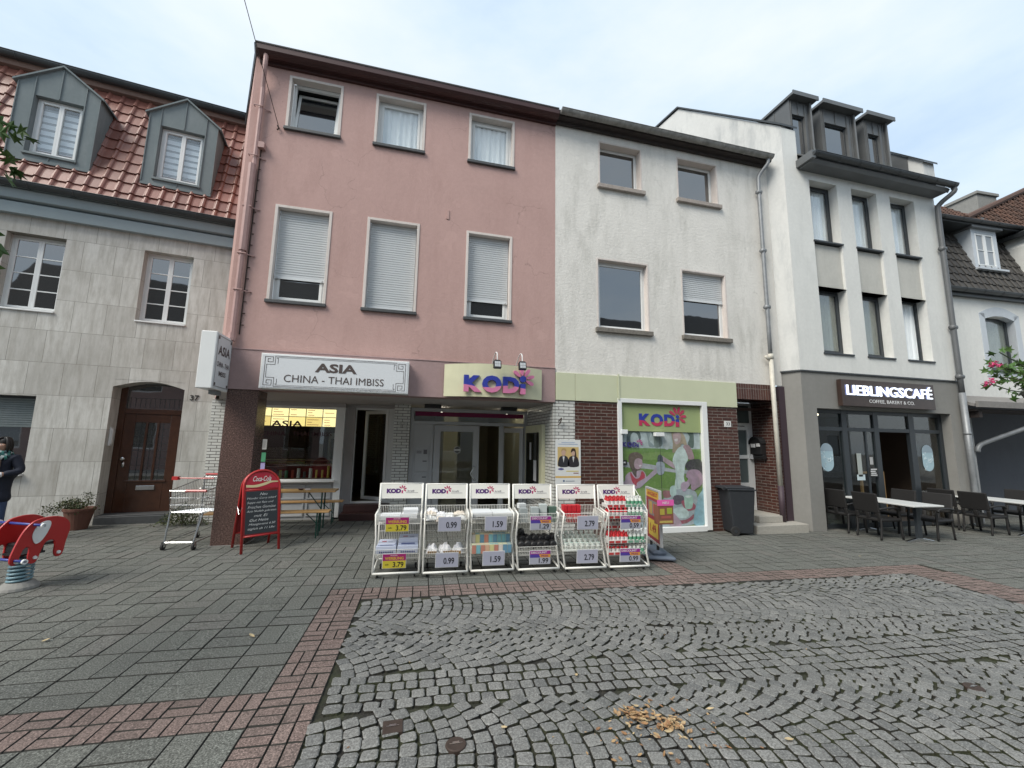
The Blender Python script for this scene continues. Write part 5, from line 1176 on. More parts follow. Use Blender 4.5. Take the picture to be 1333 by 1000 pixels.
def price(t, x0, z0, txt, kind, y=.0, lean=0):
    w_, h_ = .27, .175
    T = Matrix.Translation((x0, y, z0)) @ Matrix.Rotation(R(6),4,'X')
    m = MB(); m.M = T
    m.box(0,w_,-.004,0,0,h_,0,(.60,.61,.62)); m.box(.006,w_-.006,-.0055,-.004,.006,h_-.006,0,(.40,.41,.50) if kind == 'plain' else (.50,.50,.50))
    if kind == 'ad': m.box(.006,w_-.006,-.007,-.0055,.006,.092,0,(.60,.50,.05)); m.box(.006,w_-.006,-.007,-.0055,.092,h_-.006,0,(.36,.02,.15))
    if kind == 'disc': m.box(.006,w_-.006,-.007,-.0055,.006,.085,0,(.38,.39,.46)); m.poly([(.006,.085),(.14,.085),(.12,.125),(.006,.125)], -.0072, 0, (.08,.05,.30)); m.poly([(.14,.085),(w_-.006,.085),(w_-.006,.125),(.12,.125)], -.0072, 0, (.65,.30,.04)); m.box(.006,w_-.006,-.007,-.0055,.125,h_-.006,0,(.30,.03,.24))
    p = m.build('price_sign', M['print'], t)
    m = MB(); m.M = T
    if kind == 'plain': put_text(m, txt, .095, .040, .125, .075, -.0065, col=(.015,.015,.02), offset=.02)
    else: put_text(m, txt, .120, .016, .120, .062, -.0078, col=(.015,.015,.02), offset=.02)
    if kind == 'ad': put_text(m, 'WERBUNG', .03, .103, .21, .034, -.0078, col=(.65,.42,.05), offset=.03); put_text(m, 'AUS DER', .09, .147, .08, .014, -.0078, col=(.7,.6,.6), offset=.02); put_text(m, 'ab', .035, .04, .04, .02, -.0078, col=(.1,.09,.02), offset=.02)
    if kind == 'disc': put_text(m, 'DISCOUNT', .02, .134, .20, .026, -.0078, col=(.65,.60,.65), offset=.03); put_text(m, 'PREIS', .15, .092, .09, .024, -.0078, col=(.25,.05,.15), offset=.03)
    m.build('figures', M['print'], p)
TR = [(-.31,5.30,'at the left end of the row, with yellow 3.79 signs',('ad','3.79','ad','3.79'),.125,.11),
      (.26,5.25,'with paper packs and 0.99 signs',('plain','0.99','plain','0.99'),.165,.15),
      (.83,5.24,'with flat white boxes and 1.59 signs',('plain','1.59','plain','1.59'),.165,.15),
      (1.41,5.20,'with a heap of black rolls and a 1.99 sign',('disc','1.29','disc','1.99'),.155,.155),
      (2.01,5.16,'with a tray of white cups and 2.79 signs',('plain','2.79','plain','2.79'),.165,.165),
      (2.61,5.13,'at the right end, full of red and white bottles',('disc','0.59','disc','0.99'),.16,.155)]
proto = make_trolley(); tro = []
for i, (x, y, lb, pr, px, px2) in enumerate(TR):
    t = proto if i == 0 else copy_tree(proto); tro.append(t)
    t.location = (x, y, gz(x)); t.rotation_euler = (0,0,R(-3.4 if i < 4 else -5)); t.scale = (1.02 if i < 4 else 1.05, 1, 1)
    tag(t, 'white wheeled display rack ' + lb, 'display rack', 'display racks in front of the shop')
for t, (x, y, lb, pr, px, px2) in zip(tro, TR): 
    price(t, px, .525, pr[1], pr[0], .005); price(t, px2, .105, pr[3], pr[2], .035)
def tw(i, x, y, z):
    X, Y = TR[i][:2]; a = R(-3.4 if i < 4 else -5); return (X+x*math.cos(a)-y*math.sin(a), Y+x*math.sin(a)+y*math.cos(a), gz(X)+z)
def box_item(name, label, cat, group, i, x, y, z, w_, d_, h_, col, rz=0, deco=None, rx=0):
    o = empty(name, tw(i, x, y, z), R(rz-3)); tag(o, label, cat, group)
    if rx: o.rotation_euler[0] = R(rx)
    m = MB(); m.box(0,w_,0,d_,0,h_,0,col); m.build('body', M['print'], o, bevel=.003)
    m = MB(); m.box(0.001,w_-.001,-.0015,0,h_*.42,h_*.46,0,tuple(c*.6 for c in col))
    if deco: deco(m, w_, d_, h_)
    m.build('print', M['print'], o)
    return o
WHT = (.66,.68,.72)
def dec_lid(m, w_, d_, h_):
    m.box(w_*.2,w_*.45,d_*.4,d_*.6,h_,h_+.0012,0,(.35,.10,.14)); m.box(w_*.15,w_*.85,-.002,-.0015,h_*.12,h_*.3,0,(.06,.08,.22)); m.box(w_*.55,w_*.8,d_*.35,d_*.42,h_,h_+.0012,0,(.10,.12,.25))
G = 'boxes stacked in the left end rack'
for a in ((.05,.06,.60,.24,.24,.06,0,'flat white box tilted at the left of the top basket',0),(.30,.10,.62,.19,.2,.05,-2,'lower white box on the right of the top basket',0),(.32,.12,.672,.18,.19,.048,2,'white box topmost in the leftmost rack',0)):
    box_item('white_carton', a[7]+', leftmost rack' if 'leftmost' not in a[7] else a[7], 'box', G, 0, a[0],a[1],a[2]+.04,a[3],a[4],a[5],(.70,.71,.72),a[6])
for a in ((.03,.08,.26,.23,.3,.085,'blue and white carton left in the bottom basket of the leftmost rack'),(.275,.08,.26,.24,.3,.085,'blue and white carton right in the bottom basket of the leftmost rack'),(.28,.14,.346,.23,.26,.07,'second layer blue and white carton in the bottom basket of the leftmost rack'),(.04,.11,.346,.21,.26,.02,'thin blue and white carton on top at the left of the bottom basket')):
    box_item('printed_carton', a[6], 'box', G, 0, *a[:6], (.52,.56,.68), 0, dec_lid)
rr = random.Random(11)
def pack(i, x, y, z, w_, d_, h_, c, label, group, name='paper_pack', bc=None):
    o = empty(name, tw(i, x, y, z), rr.uniform(-.4,.4)); tag(o, label, 'packet', group)
    m = MB(); n = 7; vs = []
    for a in range(n+1):
        for b in range(n+1):
            u, v = a/n, b/n; e = min(1, 4*min(u,1-u,v,1-v)+.15)
            vs.append(((u-.5)*w_+rr.uniform(-.006,.006), (v-.5)*d_+rr.uniform(-.006,.006), h_*e*(.75+rr.uniform(-.2,.35))))
    m.add(vs, [(a*(n+1)+b, (a+1)*(n+1)+b, (a+1)*(n+1)+b+1, a*(n+1)+b+1) for a in range(n) for b in range(n)], 0, c); m.box(-w_/2,w_/2,-d_/2,d_/2,0,.01,0,c)
    m.build('wrapping', M['print'], o)
    if bc: m = MB(); m.box(-w_*.4,w_*.4,-d_*.52,-d_*.4,.0,h_*.3,0,bc); m.build('contents', M['print'], o)
G = 'paper packs heaped in the second rack'
for k in range(9):
    pack(1, .08+(k%4)*.12+rr.uniform(-.02,.02), .12+(k//4)*.09, .63+.03*(k//4)+rr.uniform(0,.03), .15, .13, .05, [(.68,.68,.66),(.62,.55,.46),(.70,.70,.71)][k%3], 'crumpled paper pack in the heap on top of the second rack from the left', G)
for k in range(3):
    pack(1, .11+k*.16, .18, .25, .14, .2, .10, (.62,.62,.64), ['left','middle','right'][k]+' white pack with brown filling in the bottom basket of the second rack', G, 'snack_pack', (.30,.17,.06))
G = 'goods in the third rack'
box_item('white_carton', 'flat white box on the left of the third rack top', 'box', G, 2, .02,.05,.68,.25,.30,.055,(.68,.70,.71)); box_item('white_carton', 'flat white box on the right of the third rack top', 'box', G, 2, .28,.05,.68,.245,.30,.05,(.68,.70,.70))
def dec_mix(m, w_, d_, h_):
    r = random.Random(int(w_*1000)+int(h_*999)); n = 9
    for k in range(n): m.box(w_*k/n+.003,w_*(k+1)/n-.003,-.004,-.0015,.006,h_-.006,0,r.choice([(.18,.38,.42),(.55,.36,.24),(.55,.52,.25),(.12,.25,.35),(.6,.55,.5),(.45,.2,.15)])); m.box(w_*k/n+.003,w_*(k+1)/n-.003,.01,d_*.5,h_,h_+.002,0,r.choice([(.25,.45,.45),(.6,.45,.3),(.6,.6,.4),(.15,.3,.4)]))
box_item('picture_block', 'long multicoloured carton in front at the bottom of the third rack', 'box', G, 2, .02,.05,.24,.50,.10,.11,(.45,.47,.36),0,dec_mix); box_item('picture_block', 'second long multicoloured carton behind and above the first in the third rack', 'box', G, 2, .02,.17,.26,.50,.12,.19,(.45,.45,.36),0,dec_mix)
for k, (x, y, z, h_) in enumerate(((.05,.10,.60,.17),(.04,.12,.77,.06),(.19,.08,.62,.17),(.31,.12,.64,.18),(.44,.10,.60,.19),(.36,.22,.62,.14))):
    box_item('small_carton', ['pale grey','grey topped','silver','white lidded','dark green','grey green'][k]+' small carton upright in the top basket of the fourth rack', 'box', 'small cartons in the fourth rack', 3, x,y,z,.10,.09,h_,[(.30,.33,.33),(.55,.57,.57),(.36,.40,.40),(.45,.49,.48),(.08,.13,.10),(.10,.15,.13)][k],rr.uniform(-8,8))
for k in range(13):
    o = empty('black_roll', tw(3, .07+(k%6)*.085+(.04 if k>5 else 0), .10+.10*(k//6), .275+.052*(k//6)+rr.uniform(0,.012)), rr.uniform(-.3,.3)); tag(o, 'shiny black roll in the bottom basket of the fourth rack', 'roll', 'black rolls in the fourth rack')
    m = MB(); m.lathe([(.02,0),(.042,0),(.048,.02),(.048,.13),(.042,.15)], (0,0,.04), 14, axis='y'); m.build('roll', M['black'], o, smooth=True)
for k in range(4):
    box_item('red_packet', 'bright red packet, one of the upright four at the back of the fifth rack', 'packet', 'red packets in the fifth rack', 4, .05+k*.062,.20,.66,.056,.10,.14,(.50,.02,.03))
for k in range(4): box_item('red_pot', 'red labelled pot in front in the top basket of the fifth rack', 'packet', 'red pots in the fifth rack', 4, .07+k*.075,.07,.60,.06,.06,.08,(.42,.03,.03), 0, lambda m,w_,d_,h_: m.box(.005,w_-.005,-.003,-.0015,h_*.55,h_-.004,0,(.55,.35,.33)))
o0 = None
for a in range(7):
    for b in range(4):
        P0 = tw(4, .055+a*.072, .09+b*.085, .27+b*.03)
        if o0 is None:
            o0 = empty('cup', P0); m = MB(); m.lathe([(.02,0),(.028,.07),(.031,.075),(.028,.078)], (0,0,0), 10, col=(.62,.66,.62)); m.build('body', M['print'], o0); m = MB(); m.cyl((0,0,.074), .020, .005, 10, col=(.22,.34,.28)); m.build('lid', M['print'], o0); c = o0
        else: c = copy_tree(o0)
        c.location = P0; tag(c, 'small white cup with green lid in the tray of the fifth rack', 'cup', 'white cups in the fifth rack')
box_item('cup_tray', 'shallow white tray carrying the cups in the fifth rack', 'tray', None, 4, .015,.05,.245,.53,.36,.022,(.60,.62,.58))
def bottle(col, cap, h_=.13, r=.024):
    o = empty('bottle', (0,0,0)); m = MB(); m.lathe([(r*.9,0),(r,.006),(r,h_*.68),(r*.55,h_*.82),(r*.5,h_*.86)], (0,0,0), 10, col=col); m.build('body', M['print'], o, smooth=True)
    m = MB(); m.cyl((0,0,h_*.86), r*.6, h_*.14, 10, col=cap); m.build('cap', M['print'], o); m = MB(); m.cyl((0,0,h_*.18), r*1.02, h_*.36, 10, col=(.6,.58,.56) if col[0] > .3 and col[1] < .1 else (.10,.30,.18)); m.build('label', M['print'], o); return o
br = bottle((.45,.015,.02),(.5,.02,.03)); bw_ = bottle((.60,.62,.58),(.66,.66,.64)); first = {0:True,1:True}
tiers = [(.08,.20,'lowest'),(.06,.35,'second'),(.16,.52,'third'),(.07,.66,'fourth'),(.10,.80,'top')]
for (y, z, nm) in tiers:
    for row in range(2):
        for k in range(9):
            red = k < 5; src = br if red else bw_; c = src if first[0 if red else 1] else copy_tree(src); first[0 if red else 1] = False
            c.location = tw(5, .045+k*.057, y+row*.075, z); tag(c, ('red bottle' if red else 'white and green bottle') + ' on the %s tier of the rightmost rack' % nm, 'bottle', ('red' if red else 'white') + ' bottles on the %s tier' % nm)
for k, (y, z, nm) in enumerate(tiers): box_item('shelf_tray', 'white cardboard tray holding the bottles of the %s tier' % nm, 'tray', 'bottle trays in the rightmost rack', 5, .012,y-.035,z-.014,.53,.17,.045,(.58,.56,.53), 0, lambda m,w_,d_,h_: [m.box(w_*q/6+.01,w_*(q+1)/6-.01,-.003,-.0015,.008,h_-.008,0,(.42,.05,.05) if q < 3 else (.15,.30,.22)) for q in range(6)])
m = MB()
for x in (.015,.525): m.tube([(x,.36,1.0),(x,.0,.76)], .004, 5); m.tube([(x,.0,.76),(x,.05,.20)], .006, 5)
m.tube([(.015,0,.76),(.525,0,.76)], .005, 5); m.build('front_rail', M['white_p'], tro[5])
# A-board
s = empty('chalkboard_sign', (-2.03, 7.0, gz(-2.0)+.0)); s.rotation_euler = (0,0,R(32)); tag(s, 'red round topped chalkboard stand with handwritten menu beside the brown pillar', 'pavement sign')
def panel_pts(w_, z0, z1): return [(-w_/2,z0),(w_/2,z0)]+[(w_/2*math.cos(math.pi*i/14), z1-w_/2+w_/2*math.sin(math.pi*i/14)) for i in range(15)]
for sgn, nm in ((-1,'front'),(1,'back')):
    T = Matrix.Translation((0, sgn*.24, 0)) @ Matrix.Rotation(R(sgn*12.5),4,'X')
    m = MB(); m.M = T; y = 0
    ol = [(-.235,0)]+[(-.235,.90)]+[(.235*math.cos(math.pi-math.pi*i/14), .90+.235*math.sin(math.pi*i/14)) for i in range(1,14)]+[(.235,.90),(.235,0)]
    m.tube([(a,0,b) for a, b in ol], .018, 8); m.tube([(-.235,0,.22),(.235,0,.22)], .014, 6); m.tube([(-.235,0,.855),(.235,0,.855)], .012, 6); m.build('frame', M['red'], s, smooth=True)
    m = MB(); m.M = T; m.prism([(-.225,.23),(.225,.23),(.225,.90)]+[(.222*math.cos(math.pi*i/14), .90+.222*math.sin(math.pi*i/14)) for i in range(15)]+[(-.225,.90)], -.006, .006); m.build('panel', M['darkred'], s)
    if sgn < 0:
        m = MB(); m.M = T; m.box(-.205,.205,-.012,-.006,.25,.835); bb = m.build('blackboard', M['slate'], s)
        m = MB(); m.M = T
        c = (.62,.62,.60)
        for k, (tx, w_, x) in enumerate((('Neu',.10,-.03),('Wunder Curry scharf',.38,-.19),('Suppe mit Reis und',.34,-.19),('Frisches Gem\u00fcse',.36,-.18),('Asia Nudeln gebraten',.38,-.19),('mit Ei',.18,-.10),('Gut Heiss',.24,-.15),('Mittagsmen\u00fc 6.50',.34,-.16),('t\u00e4glich ab 11 Uhr',.35,-.17))):
            put_text(m, tx, x, .775-k*.060, w_, .036, -.014, 0, 0, c if k < 6 else (.68,.68,.66), offset=-.004, shear=.35)
        m.build('chalk_writing', M['print'], bb)
        m = MB(); m.M = T; m.prism([(-.215,.875),(.215,.875),(.215,.90)]+[(.212*math.cos(math.pi*i/14), .90+.212*math.sin(math.pi*i/14)) for i in range(15)]+[(-.215,.90)], -.010, -.006, 0, (.42,.012,.03)); hd = m.build('red_header', M['print'], s)
        m = MB(); m.M = T; put_text(m, 'Coca-Cola', -.125, .975, .24, .075, -.012, 0, 0, (.70,.68,.64), offset=.012, shear=.45)
        up_ = [(-.21,.93),(-.10,.925),(.0,.945),(.10,.975),(.21,.97)]; dn = [(.21,.955),(.12,.95),(.03,.915),(-.08,.89),(-.21,.895)]
        m.poly(smooth_line(up_,5)+smooth_line(dn,5), -.0118, 0, (.66,.55,.30)); m.build('script_lettering', M['print'], hd)
m = MB(); m.tube([(-.25,-.12,.60),(-.25,0,.50),(-.25,.12,.60)], .004, 4); m.build('chain', M['steel'], s)
# beer table set
s = empty('beer_table', (-1.97, 8.22, gz(-1.9))); tag(s, 'long pine beer table with green folding legs under the snack bar window', 'table')
m = MB(); m.box(-1.0,.82,-.21,.21,.66,.685); m.build('table_top', M['wood'], s, bevel=.006)
for x in (-.75,.60):
    m = MB()
    for y in (-.15,.15): m.tube([(x,y,.66),(x,y,0)], .014, 6)
    m.tube([(x,-.15,.30),(x,.15,.30)], .012, 6); m.tube([(x,0,.32),(x-.25 if x > 0 else x+.25,0,.65)], .009, 6); m.build('leg', M['greenmetal'], s)
for i, (y, lb) in enumerate(((7.72,'pine bench with green legs in front of the beer table'),(9.15+.22,'pine bench behind the beer table against the wall'))):
    b = empty('beer_bench', (-1.95 if i == 0 else -1.9, [7.62,8.78][i], gz(-1.9))); tag(b, lb, 'bench', 'beer benches')
    m = MB(); m.box(-1.0,.80,-.11,.11,.395,.42); m.build('seat', M['wood'], b, bevel=.006)
    for x in (-.75,.62):
        m = MB()
        for y2 in (-.09,.09): m.tube([(x,y2,.395),(x,y2,0)], .012, 6)
        m.tube([(x,-.09,.2),(x,.09,.2)], .010, 6); m.tube([(x,0,.2),(x-.18 if x > 0 else x+.18,0,.37)], .008, 6); m.build('leg', M['greenmetal'], b)
s = empty('ashtray', (-1.75, 8.22, gz(-1.9)+.687)); tag(s, 'small dark ashtray with a white tissue on the beer table', 'ashtray')
m = MB(); m.lathe([(.03,0),(.05,.02),(.045,.02),(.03,.008)], (0,0,0), 14, col=(.10,.04,.03)); m.build('bowl', M['print'], s); m = MB(); m.box(.07,.16,-.03,.03,0,.02,0,(.66,.6,.6)); m.build('tissue', M['print'], s)
# shopping cart (its handle end towards the wall, basket seen from its front)
s = empty('shopping_cart', (-2.95, 7.50, gz(-3))); s.rotation_euler = (0,0,R(-8)); tag(s, 'chrome shopping cart with red handle parked behind the brown pillar', 'shopping cart')
m = MB()
lo_ = [(-.22,-.38,.50),(.24,-.38,.50),(.26,.38,.44),(-.24,.38,.44)]; hi = [(-.24,-.40,.80),(.26,-.40,.80),(.27,.42,.93),(-.25,.42,.93)]
for a, b in ((0,1),(1,2),(2,3),(3,0)):
    nw = 14 if a in (0,2) else 20
    wire_rect(m, [hi[a],hi[b],lo_[b],lo_[a]], nw, 3, .0028)
wire_rect(m, lo_, 14, 20, .0028); m.tube([hi[0],hi[1],hi[2],hi[3],hi[0]], .007, 6); m.build('basket', M['steel'], s)
m = MB()
for sx in (-1,1):
    x = .0+sx*.20; m.tube([(x+sx*.02,-.36,.50),(x-sx*.01,-.46,.10)], .011, 6); m.tube([(x+sx*.03,.38,.93),(x+sx*.02,.36,.45),(x+sx*.02,.30,.12)], .011, 6); m.tube([(x-sx*.01,-.46,.10),(x+sx*.02,.30,.12)], .010, 6)
m.tube([(-.19,-.46,.10),(.19,-.46,.10)], .010, 6); m.tube([(-.22,-.34,.49),(.22,-.34,.49)], .012, 6); m.build('chassis', M['steel'], s)
m = MB(); m.tube([(-.26,.45,.97),(.28,.45,.97)], .018, 8); m.tube([(-.26,-.30,.97),(.28,-.30,.97)], .010, 6); m.box(-.28,-.20,-.33,-.27,.945,.995); m.tube([(-.02,-.41,.80),(.26,-.41,.80)], .02, 6); m.build('handle', M['red'], s)
for x, y in ((-.2,-.46),(.2,-.46),(-.2,.30),(.2,.30)):
    m = MB(); m.cyl((x-.012,y,.045), .045, .024, 14, axis='x'); w2 = m.build('wheel', M['rubber'], s); m = MB(); m.box(x-.018,x-.013,y-.02,y+.02,.04,.11); m.box(x+.013,x+.018,y-.02,y+.02,.04,.11); m.build('fork', M['steel'], w2)
# wheelie bin
s = empty('wheelie_bin', (6.27, 6.98, gz(6.2))); s.rotation_euler = (0,0,R(-14)); tag(s, 'dark grey two wheeled rubbish bin beside the house steps', 'rubbish bin')
m = MB(); b4 = [(-.17,-.20),(.20,-.20),(.20,.20),(-.17,.20)]; t4 = [(-.25,-.25),(.25,-.25),(.25,.25),(-.25,.25)]
m.add([(x,y,.03) for x, y in b4]+[(x,y,.83) for x, y in t4], [(0,3,2,1),(4,5,6,7),(0,1,5,4),(1,2,6,5),(2,3,7,6),(3,0,4,7)]); m.build('body', M['bin'], s, bevel=.02)
m = MB(); m.box(-.275,.27,-.27,.27,.825,.85); m.box(-.30,.24,-.245,.245,.85,.885); m.build('lid', M['bin'], s, bevel=.012)
m = MB(); m.tube([(-.32,-.2,.86),(-.32,.2,.86)], .013, 8); m.box(-.33,-.25,-.2,-.17,.83,.86); m.box(-.33,-.25,.17,.2,.83,.86); m.build('handle', M['bin'], s)
for y in (-.27,.235):
    m = MB(); m.cyl((-.17,y,.085), .085, .035, 20, axis='y'); w2 = m.build('wheel', M['rubber'], s, bevel=.006); m = MB(); m.cyl((-.17,y-.003,.085), .03, .041, 14, axis='y'); m.build('hub', M['bin'], w2)
# pavement poster stand with its leaflet box
s = empty('poster_stand', (3.66, 5.72, gz(3.6))); s.rotation_euler = (0,0,R(74)); tag(s, 'poster stand with yellow and red offers on a blue grey rubber footed base', 'pavement sign')
m = MB(); m.prism([(-.34,-.20),(.34,-.20),(.30,.20),(-.30,.20)], .02, .07, axis='z'); m.prism([(-.24,-.10),(.24,-.10),(.24,.10),(-.24,.10)], .07, .13, axis='z'); m.build('base', M['bbase'], s, bevel=.03)
for x in (-.2,.2):
    for y in (-.17,.17): m = MB(); m.cyl((x-.03,y,.03), .035, .06, 12, axis='x'); m.build('roller', M['rubber'], s)
m = MB()
for x in (-.16,.16): m.tube([(x,0,.12),(x,0,.24)], .02, 8)
m.build('spring_post', M['black'], s)
m = MB(); frame_bars(m, -.34, .34, .20, .98, -.02, .02, .03); m.build('frame', M['alu'], s, bevel=.004)
for sy in (-1, 1):
    m = MB(); y = -.012 if sy < 0 else .012
    if sy > 0: m.M = Matrix.Rotation(math.pi,4,'Z'); y = -.012
    m.box(-.31,.31,y,y+.004,.23,.95,0,(.30,.05,.06)); m.box(-.31,.31,y-.001,y,.84,.95,0,(.60,.38,.06)); m.box(-.21,.21,y-.001,y,.58,.80,0,(.22,.20,.20)); m.box(-.23,.23,y-.001,y,.28,.52,0,(.62,.46,.08))
    put_text(m, 'ANGEBOT', -.25, .865, .50, .06, y-.002, col=(.35,.03,.05), offset=.03); put_text(m, '1.49', -.14, .34, .28, .12, y-.002, col=(.30,.03,.04), offset=.03); m.box(-.16,-.02,y-.002,y-.001,.6,.78,0,(.45,.3,.1)); m.box(.03,.16,y-.002,y-.001,.62,.76,0,(.5,.1,.1))
    m.build('poster', M['print'], s)
s = empty('leaflet_box', (3.53, 5.27, gz(3.6)+.55)); tag(s, 'small printed box with a pink top strip hanging on the poster stand', 'leaflet box')
m = MB(); m.box(-.12,.12,-.05,.05,0,.26,0,(.22,.09,.06)); m.build('body', M['print'], s, bevel=.003)
m = MB(); m.box(-.13,.13,-.054,-.05,.25,.33,0,(.75,.12,.40)); put_text(m, 'NEU', -.05, .272, .10, .035, -.056, col=(.7,.6,.65), offset=.02); m.box(-.09,-.02,-.052,-.05,.13,.21,0,(.40,.34,.06)); m.box(.02,.10,-.052,-.05,.14,.22,0,(.30,.36,.05)); m.box(-.1,.1,-.052,-.05,.02,.05,0,(.45,.35,.1)); m.box(-.07,.08,-.052,-.05,.08,.11,0,(.35,.10,.08)); m.build('print', M['print'], s)
# wicker chairs and cafe tables
def make_chair():
    t = empty('wicker_chair', (0,0,0)); W = .25
    for x, y in ((.21,-.22),(.21,.22)):
        m = MB(); m.tube(smooth_line([(x-.03,y,.56),(x+.02,y,.42),(x+.03,y,.22),(x+.05,y,.0)],3), [.021]*9+[.016], 8); m.build('leg', M['wicker'], t, smooth=True)
    for y in (-.22,.22):
        m = MB(); m.tube(smooth_line([(-.21,y,.40),(-.22,y,.2),(-.25,y,.0)],3), .018, 8); m.build('leg', M['wicker'], t, smooth=True)
    m = MB(); m.box(-.23,.25,-.24,.24,.33,.39); m.build('seat', M['wicker'], t, bevel=.025)
    m = MB(); m.M = Matrix.Translation((-.22,0,.39)) @ Matrix.Rotation(R(-9),4,'Y'); m.box(-.02,.02,-.235,.235,.10,.46); m.box(-.02,.02,-.235,-.17,-.02,.10); m.box(-.02,.02,.17,.235,-.02,.10); m.box(-.02,.02,-.04,.04,-.02,.10); m.build('backrest', M['wicker'], t, bevel=.016)
    for y in (-.24,.24):
        m = MB(); m.tube(smooth_line([(-.25,y,.56),(-.05,y*1.05,.585),(.15,y*1.02,.575),(.22,y,.53)],4), .020, 8); m.build('armrest', M['wicker'], t, smooth=True)
    for q in [(x,y) for x in (.26,-.25) for y in (-.22,.22)]:
        pass
    m = MB(); 
    for x in (.26,-.25):
        for y in (-.22,.22): m.cyl((x,y,.0), .013, .012, 8)
    m.build('foot_cap', M['pvc'], t)
    return t
ch = make_chair(); used = False
CH = [(8.86,6.90,2,'wicker chair nearest the grey corner wall, back to the doorway side'),(8.86,6.27,-3,'wicker chair at the near left side of the first cafe table'),
      (9.98,6.72,178,'wicker chair on the far right side of the first cafe table'),(9.92,6.08,184,'wicker chair at the right front of the first cafe table'),
      (11.85,6.86,4,'wicker chair at the far left side of the second cafe table'),(11.80,6.28,0,'wicker chair at the near left side of the second cafe table'),
      (13.25,6.55,180,'wicker chair on the far side of the second cafe table'),(13.2,6.0,176,'wicker chair at the right edge beyond the second cafe table')]
for i, (x, y, a, lb) in enumerate(CH):
    c = ch if i == 0 else copy_tree(ch); c.location = (x, y, gz(x)); c.rotation_euler = (0,0,R(a)); tag(c, lb, 'chair', 'dark wicker chairs of the cafe')
for i, (x, y, a, lb) in enumerate(((9.30,6.36,-4,'long pale cafe table with dark legs nearest the cafe door'),(12.52,6.45,-3,'long pale cafe table by the downpipe at the right edge'))):
    t = empty('cafe_table', (x, y, gz(x)), R(a)); tag(t, lb, 'table', 'cafe tables')
    m = MB(); m.box(-.34,.34,-.70,.70,.645,.675); m.build('table_top', M['tabletop'], t, bevel=.008)
    for yy in (-.48,.48):
        m = MB(); m.box(-.045,.045,yy-.03,yy+.03,.06,.645); m.build('leg', M['anth'], t, bevel=.004)
        m = MB(); m.prism([(-.30,.02),(-.05,.07),(.05,.07),(.30,.02),(.30,.0),(-.30,.0)], yy-.03, yy+.03); m.build('foot', M['steel'], t, bevel=.008)
# drain caps, gully
for i, (x, y, sq, lb) in enumerate(((.01,2.66,1,'small square rusty valve cap in the setts'),(.34,2.45,0,'small round rusty valve cap in the setts'),(3.91,2.26,0,'round iron gully lid far right in the setts'))):
    o = empty('valve_cap', (x, y, gz(x)+.002)); tag(o, lb, 'valve cap')
    m = MB()
    if sq: m.box(-.055,.055,-.055,.055,-.02,.008)
    else: m.lathe([(.056,-.02),(.056,.006),(.05,.009)], (0,0,0), 24)
    m.build('plate', M['iron'], o, bevel=.003)
    m = MB(); m.box(-.018,.018,-.008,.008,.009,.014); m.box(-.035,.035,-.002,.002,.009,.011); m.build('key_slot', M['steel'], o)
# ================================================================ SPRING ROCKER
s = empty('spring_rocker', (-3.76, 5.62, gz(-3.6))); s.rotation_euler = (0,0,R(64)); tag(s, 'red elephant shaped spring rocker on a pale blue coil', 'spring rocker')
# side outline, local x along the animal (trunk at -x), z up, metres above ground
EL = [(-.285,.30),(-.25,.28),(-.215,.30),(-.20,.36),(-.175,.43),(-.14,.45),(-.115,.42),(-.115,.33),(-.09,.27),(-.04,.265),(-.01,.31),(.01,.38),(.04,.46),(.09,.485),(.14,.47),(.155,.41),(.155,.34),(.18,.29),(.235,.29),(.262,.34),(.27,.42),(.285,.50),(.30,.56),(.29,.64),(.24,.70),(.16,.735),(.06,.745),(-.04,.735),(-.12,.71),(-.19,.64),(-.24,.54),(-.28,.42),(-.295,.35)]
EL = [(x*.76, (z-.27)*.93+.27) for x, z in EL]; eo = smooth_poly(EL, 3)
for y in (-.17,.17):
    m = MB(); m.prism(eo, y-.012, y+.012); p = m.build('side_panel', M['red'], s, bevel=.005)
    m = MB(); m.prism(smooth_poly([(-.06,.465),(-.085,.53),(-.075,.60),(-.04,.655),(.01,.675),(.045,.665),(.05,.62),(.03,.55),(.0,.49),(-.03,.46)],3), y-.022 if y < 0 else y+.012, y-.012 if y < 0 else y+.022); m.build('ear', M['pvc'], p, bevel=.003)
    for bx, bz in ((-.175,.31),(-.035,.32),(.155,.33),(.0,.63),(-.03,.50)): m = MB(); m.lathe([(.018,0),(.016,-.012 if y < 0 else .012)], (bx, y-.012 if y < 0 else y+.012, bz), 10, axis='y'); m.build('bolt', M['pvc'], p)
m = MB(); m.prism([(-.08,.42),(.17,.42),(.17,.45),(-.08,.45)], -.158, .158); m.build('seat', M['black'], s, bevel=.01)
for bx, bz in ((-.08,.65),(-.185,.325)):
    m = MB(); m.tube([(bx,-.32,bz),(bx,.32,bz)], .013, 8); h = m.build('grip_bar', M['blue'], s, smooth=True)
    for yy in (-.32,.30): m = MB(); m.cyl((bx,yy,bz), .024, .02, 10, axis='y'); m.build('end_cap', M['pvc'], h)
m = MB(); n = 160; m.tube([(-.02+.085*math.cos(i*.30),.085*math.sin(i*.30),.07+.27*i/n) for i in range(n+1)], .012, 8); m.build('coil_spring', M['spring'], s, smooth=True)
m = MB(); m.box(-.12,.08,-.12,.12,.34,.36); m.box(-.08,.04,-.155,.155,.36,.42); m.build('top_plate', M['black'], s)
m = MB(); m.lathe([(.16,0),(.15,.03),(.10,.075)], (-.02,0,0), 20); m.build('base', M['concrete'], s, bevel=.008)

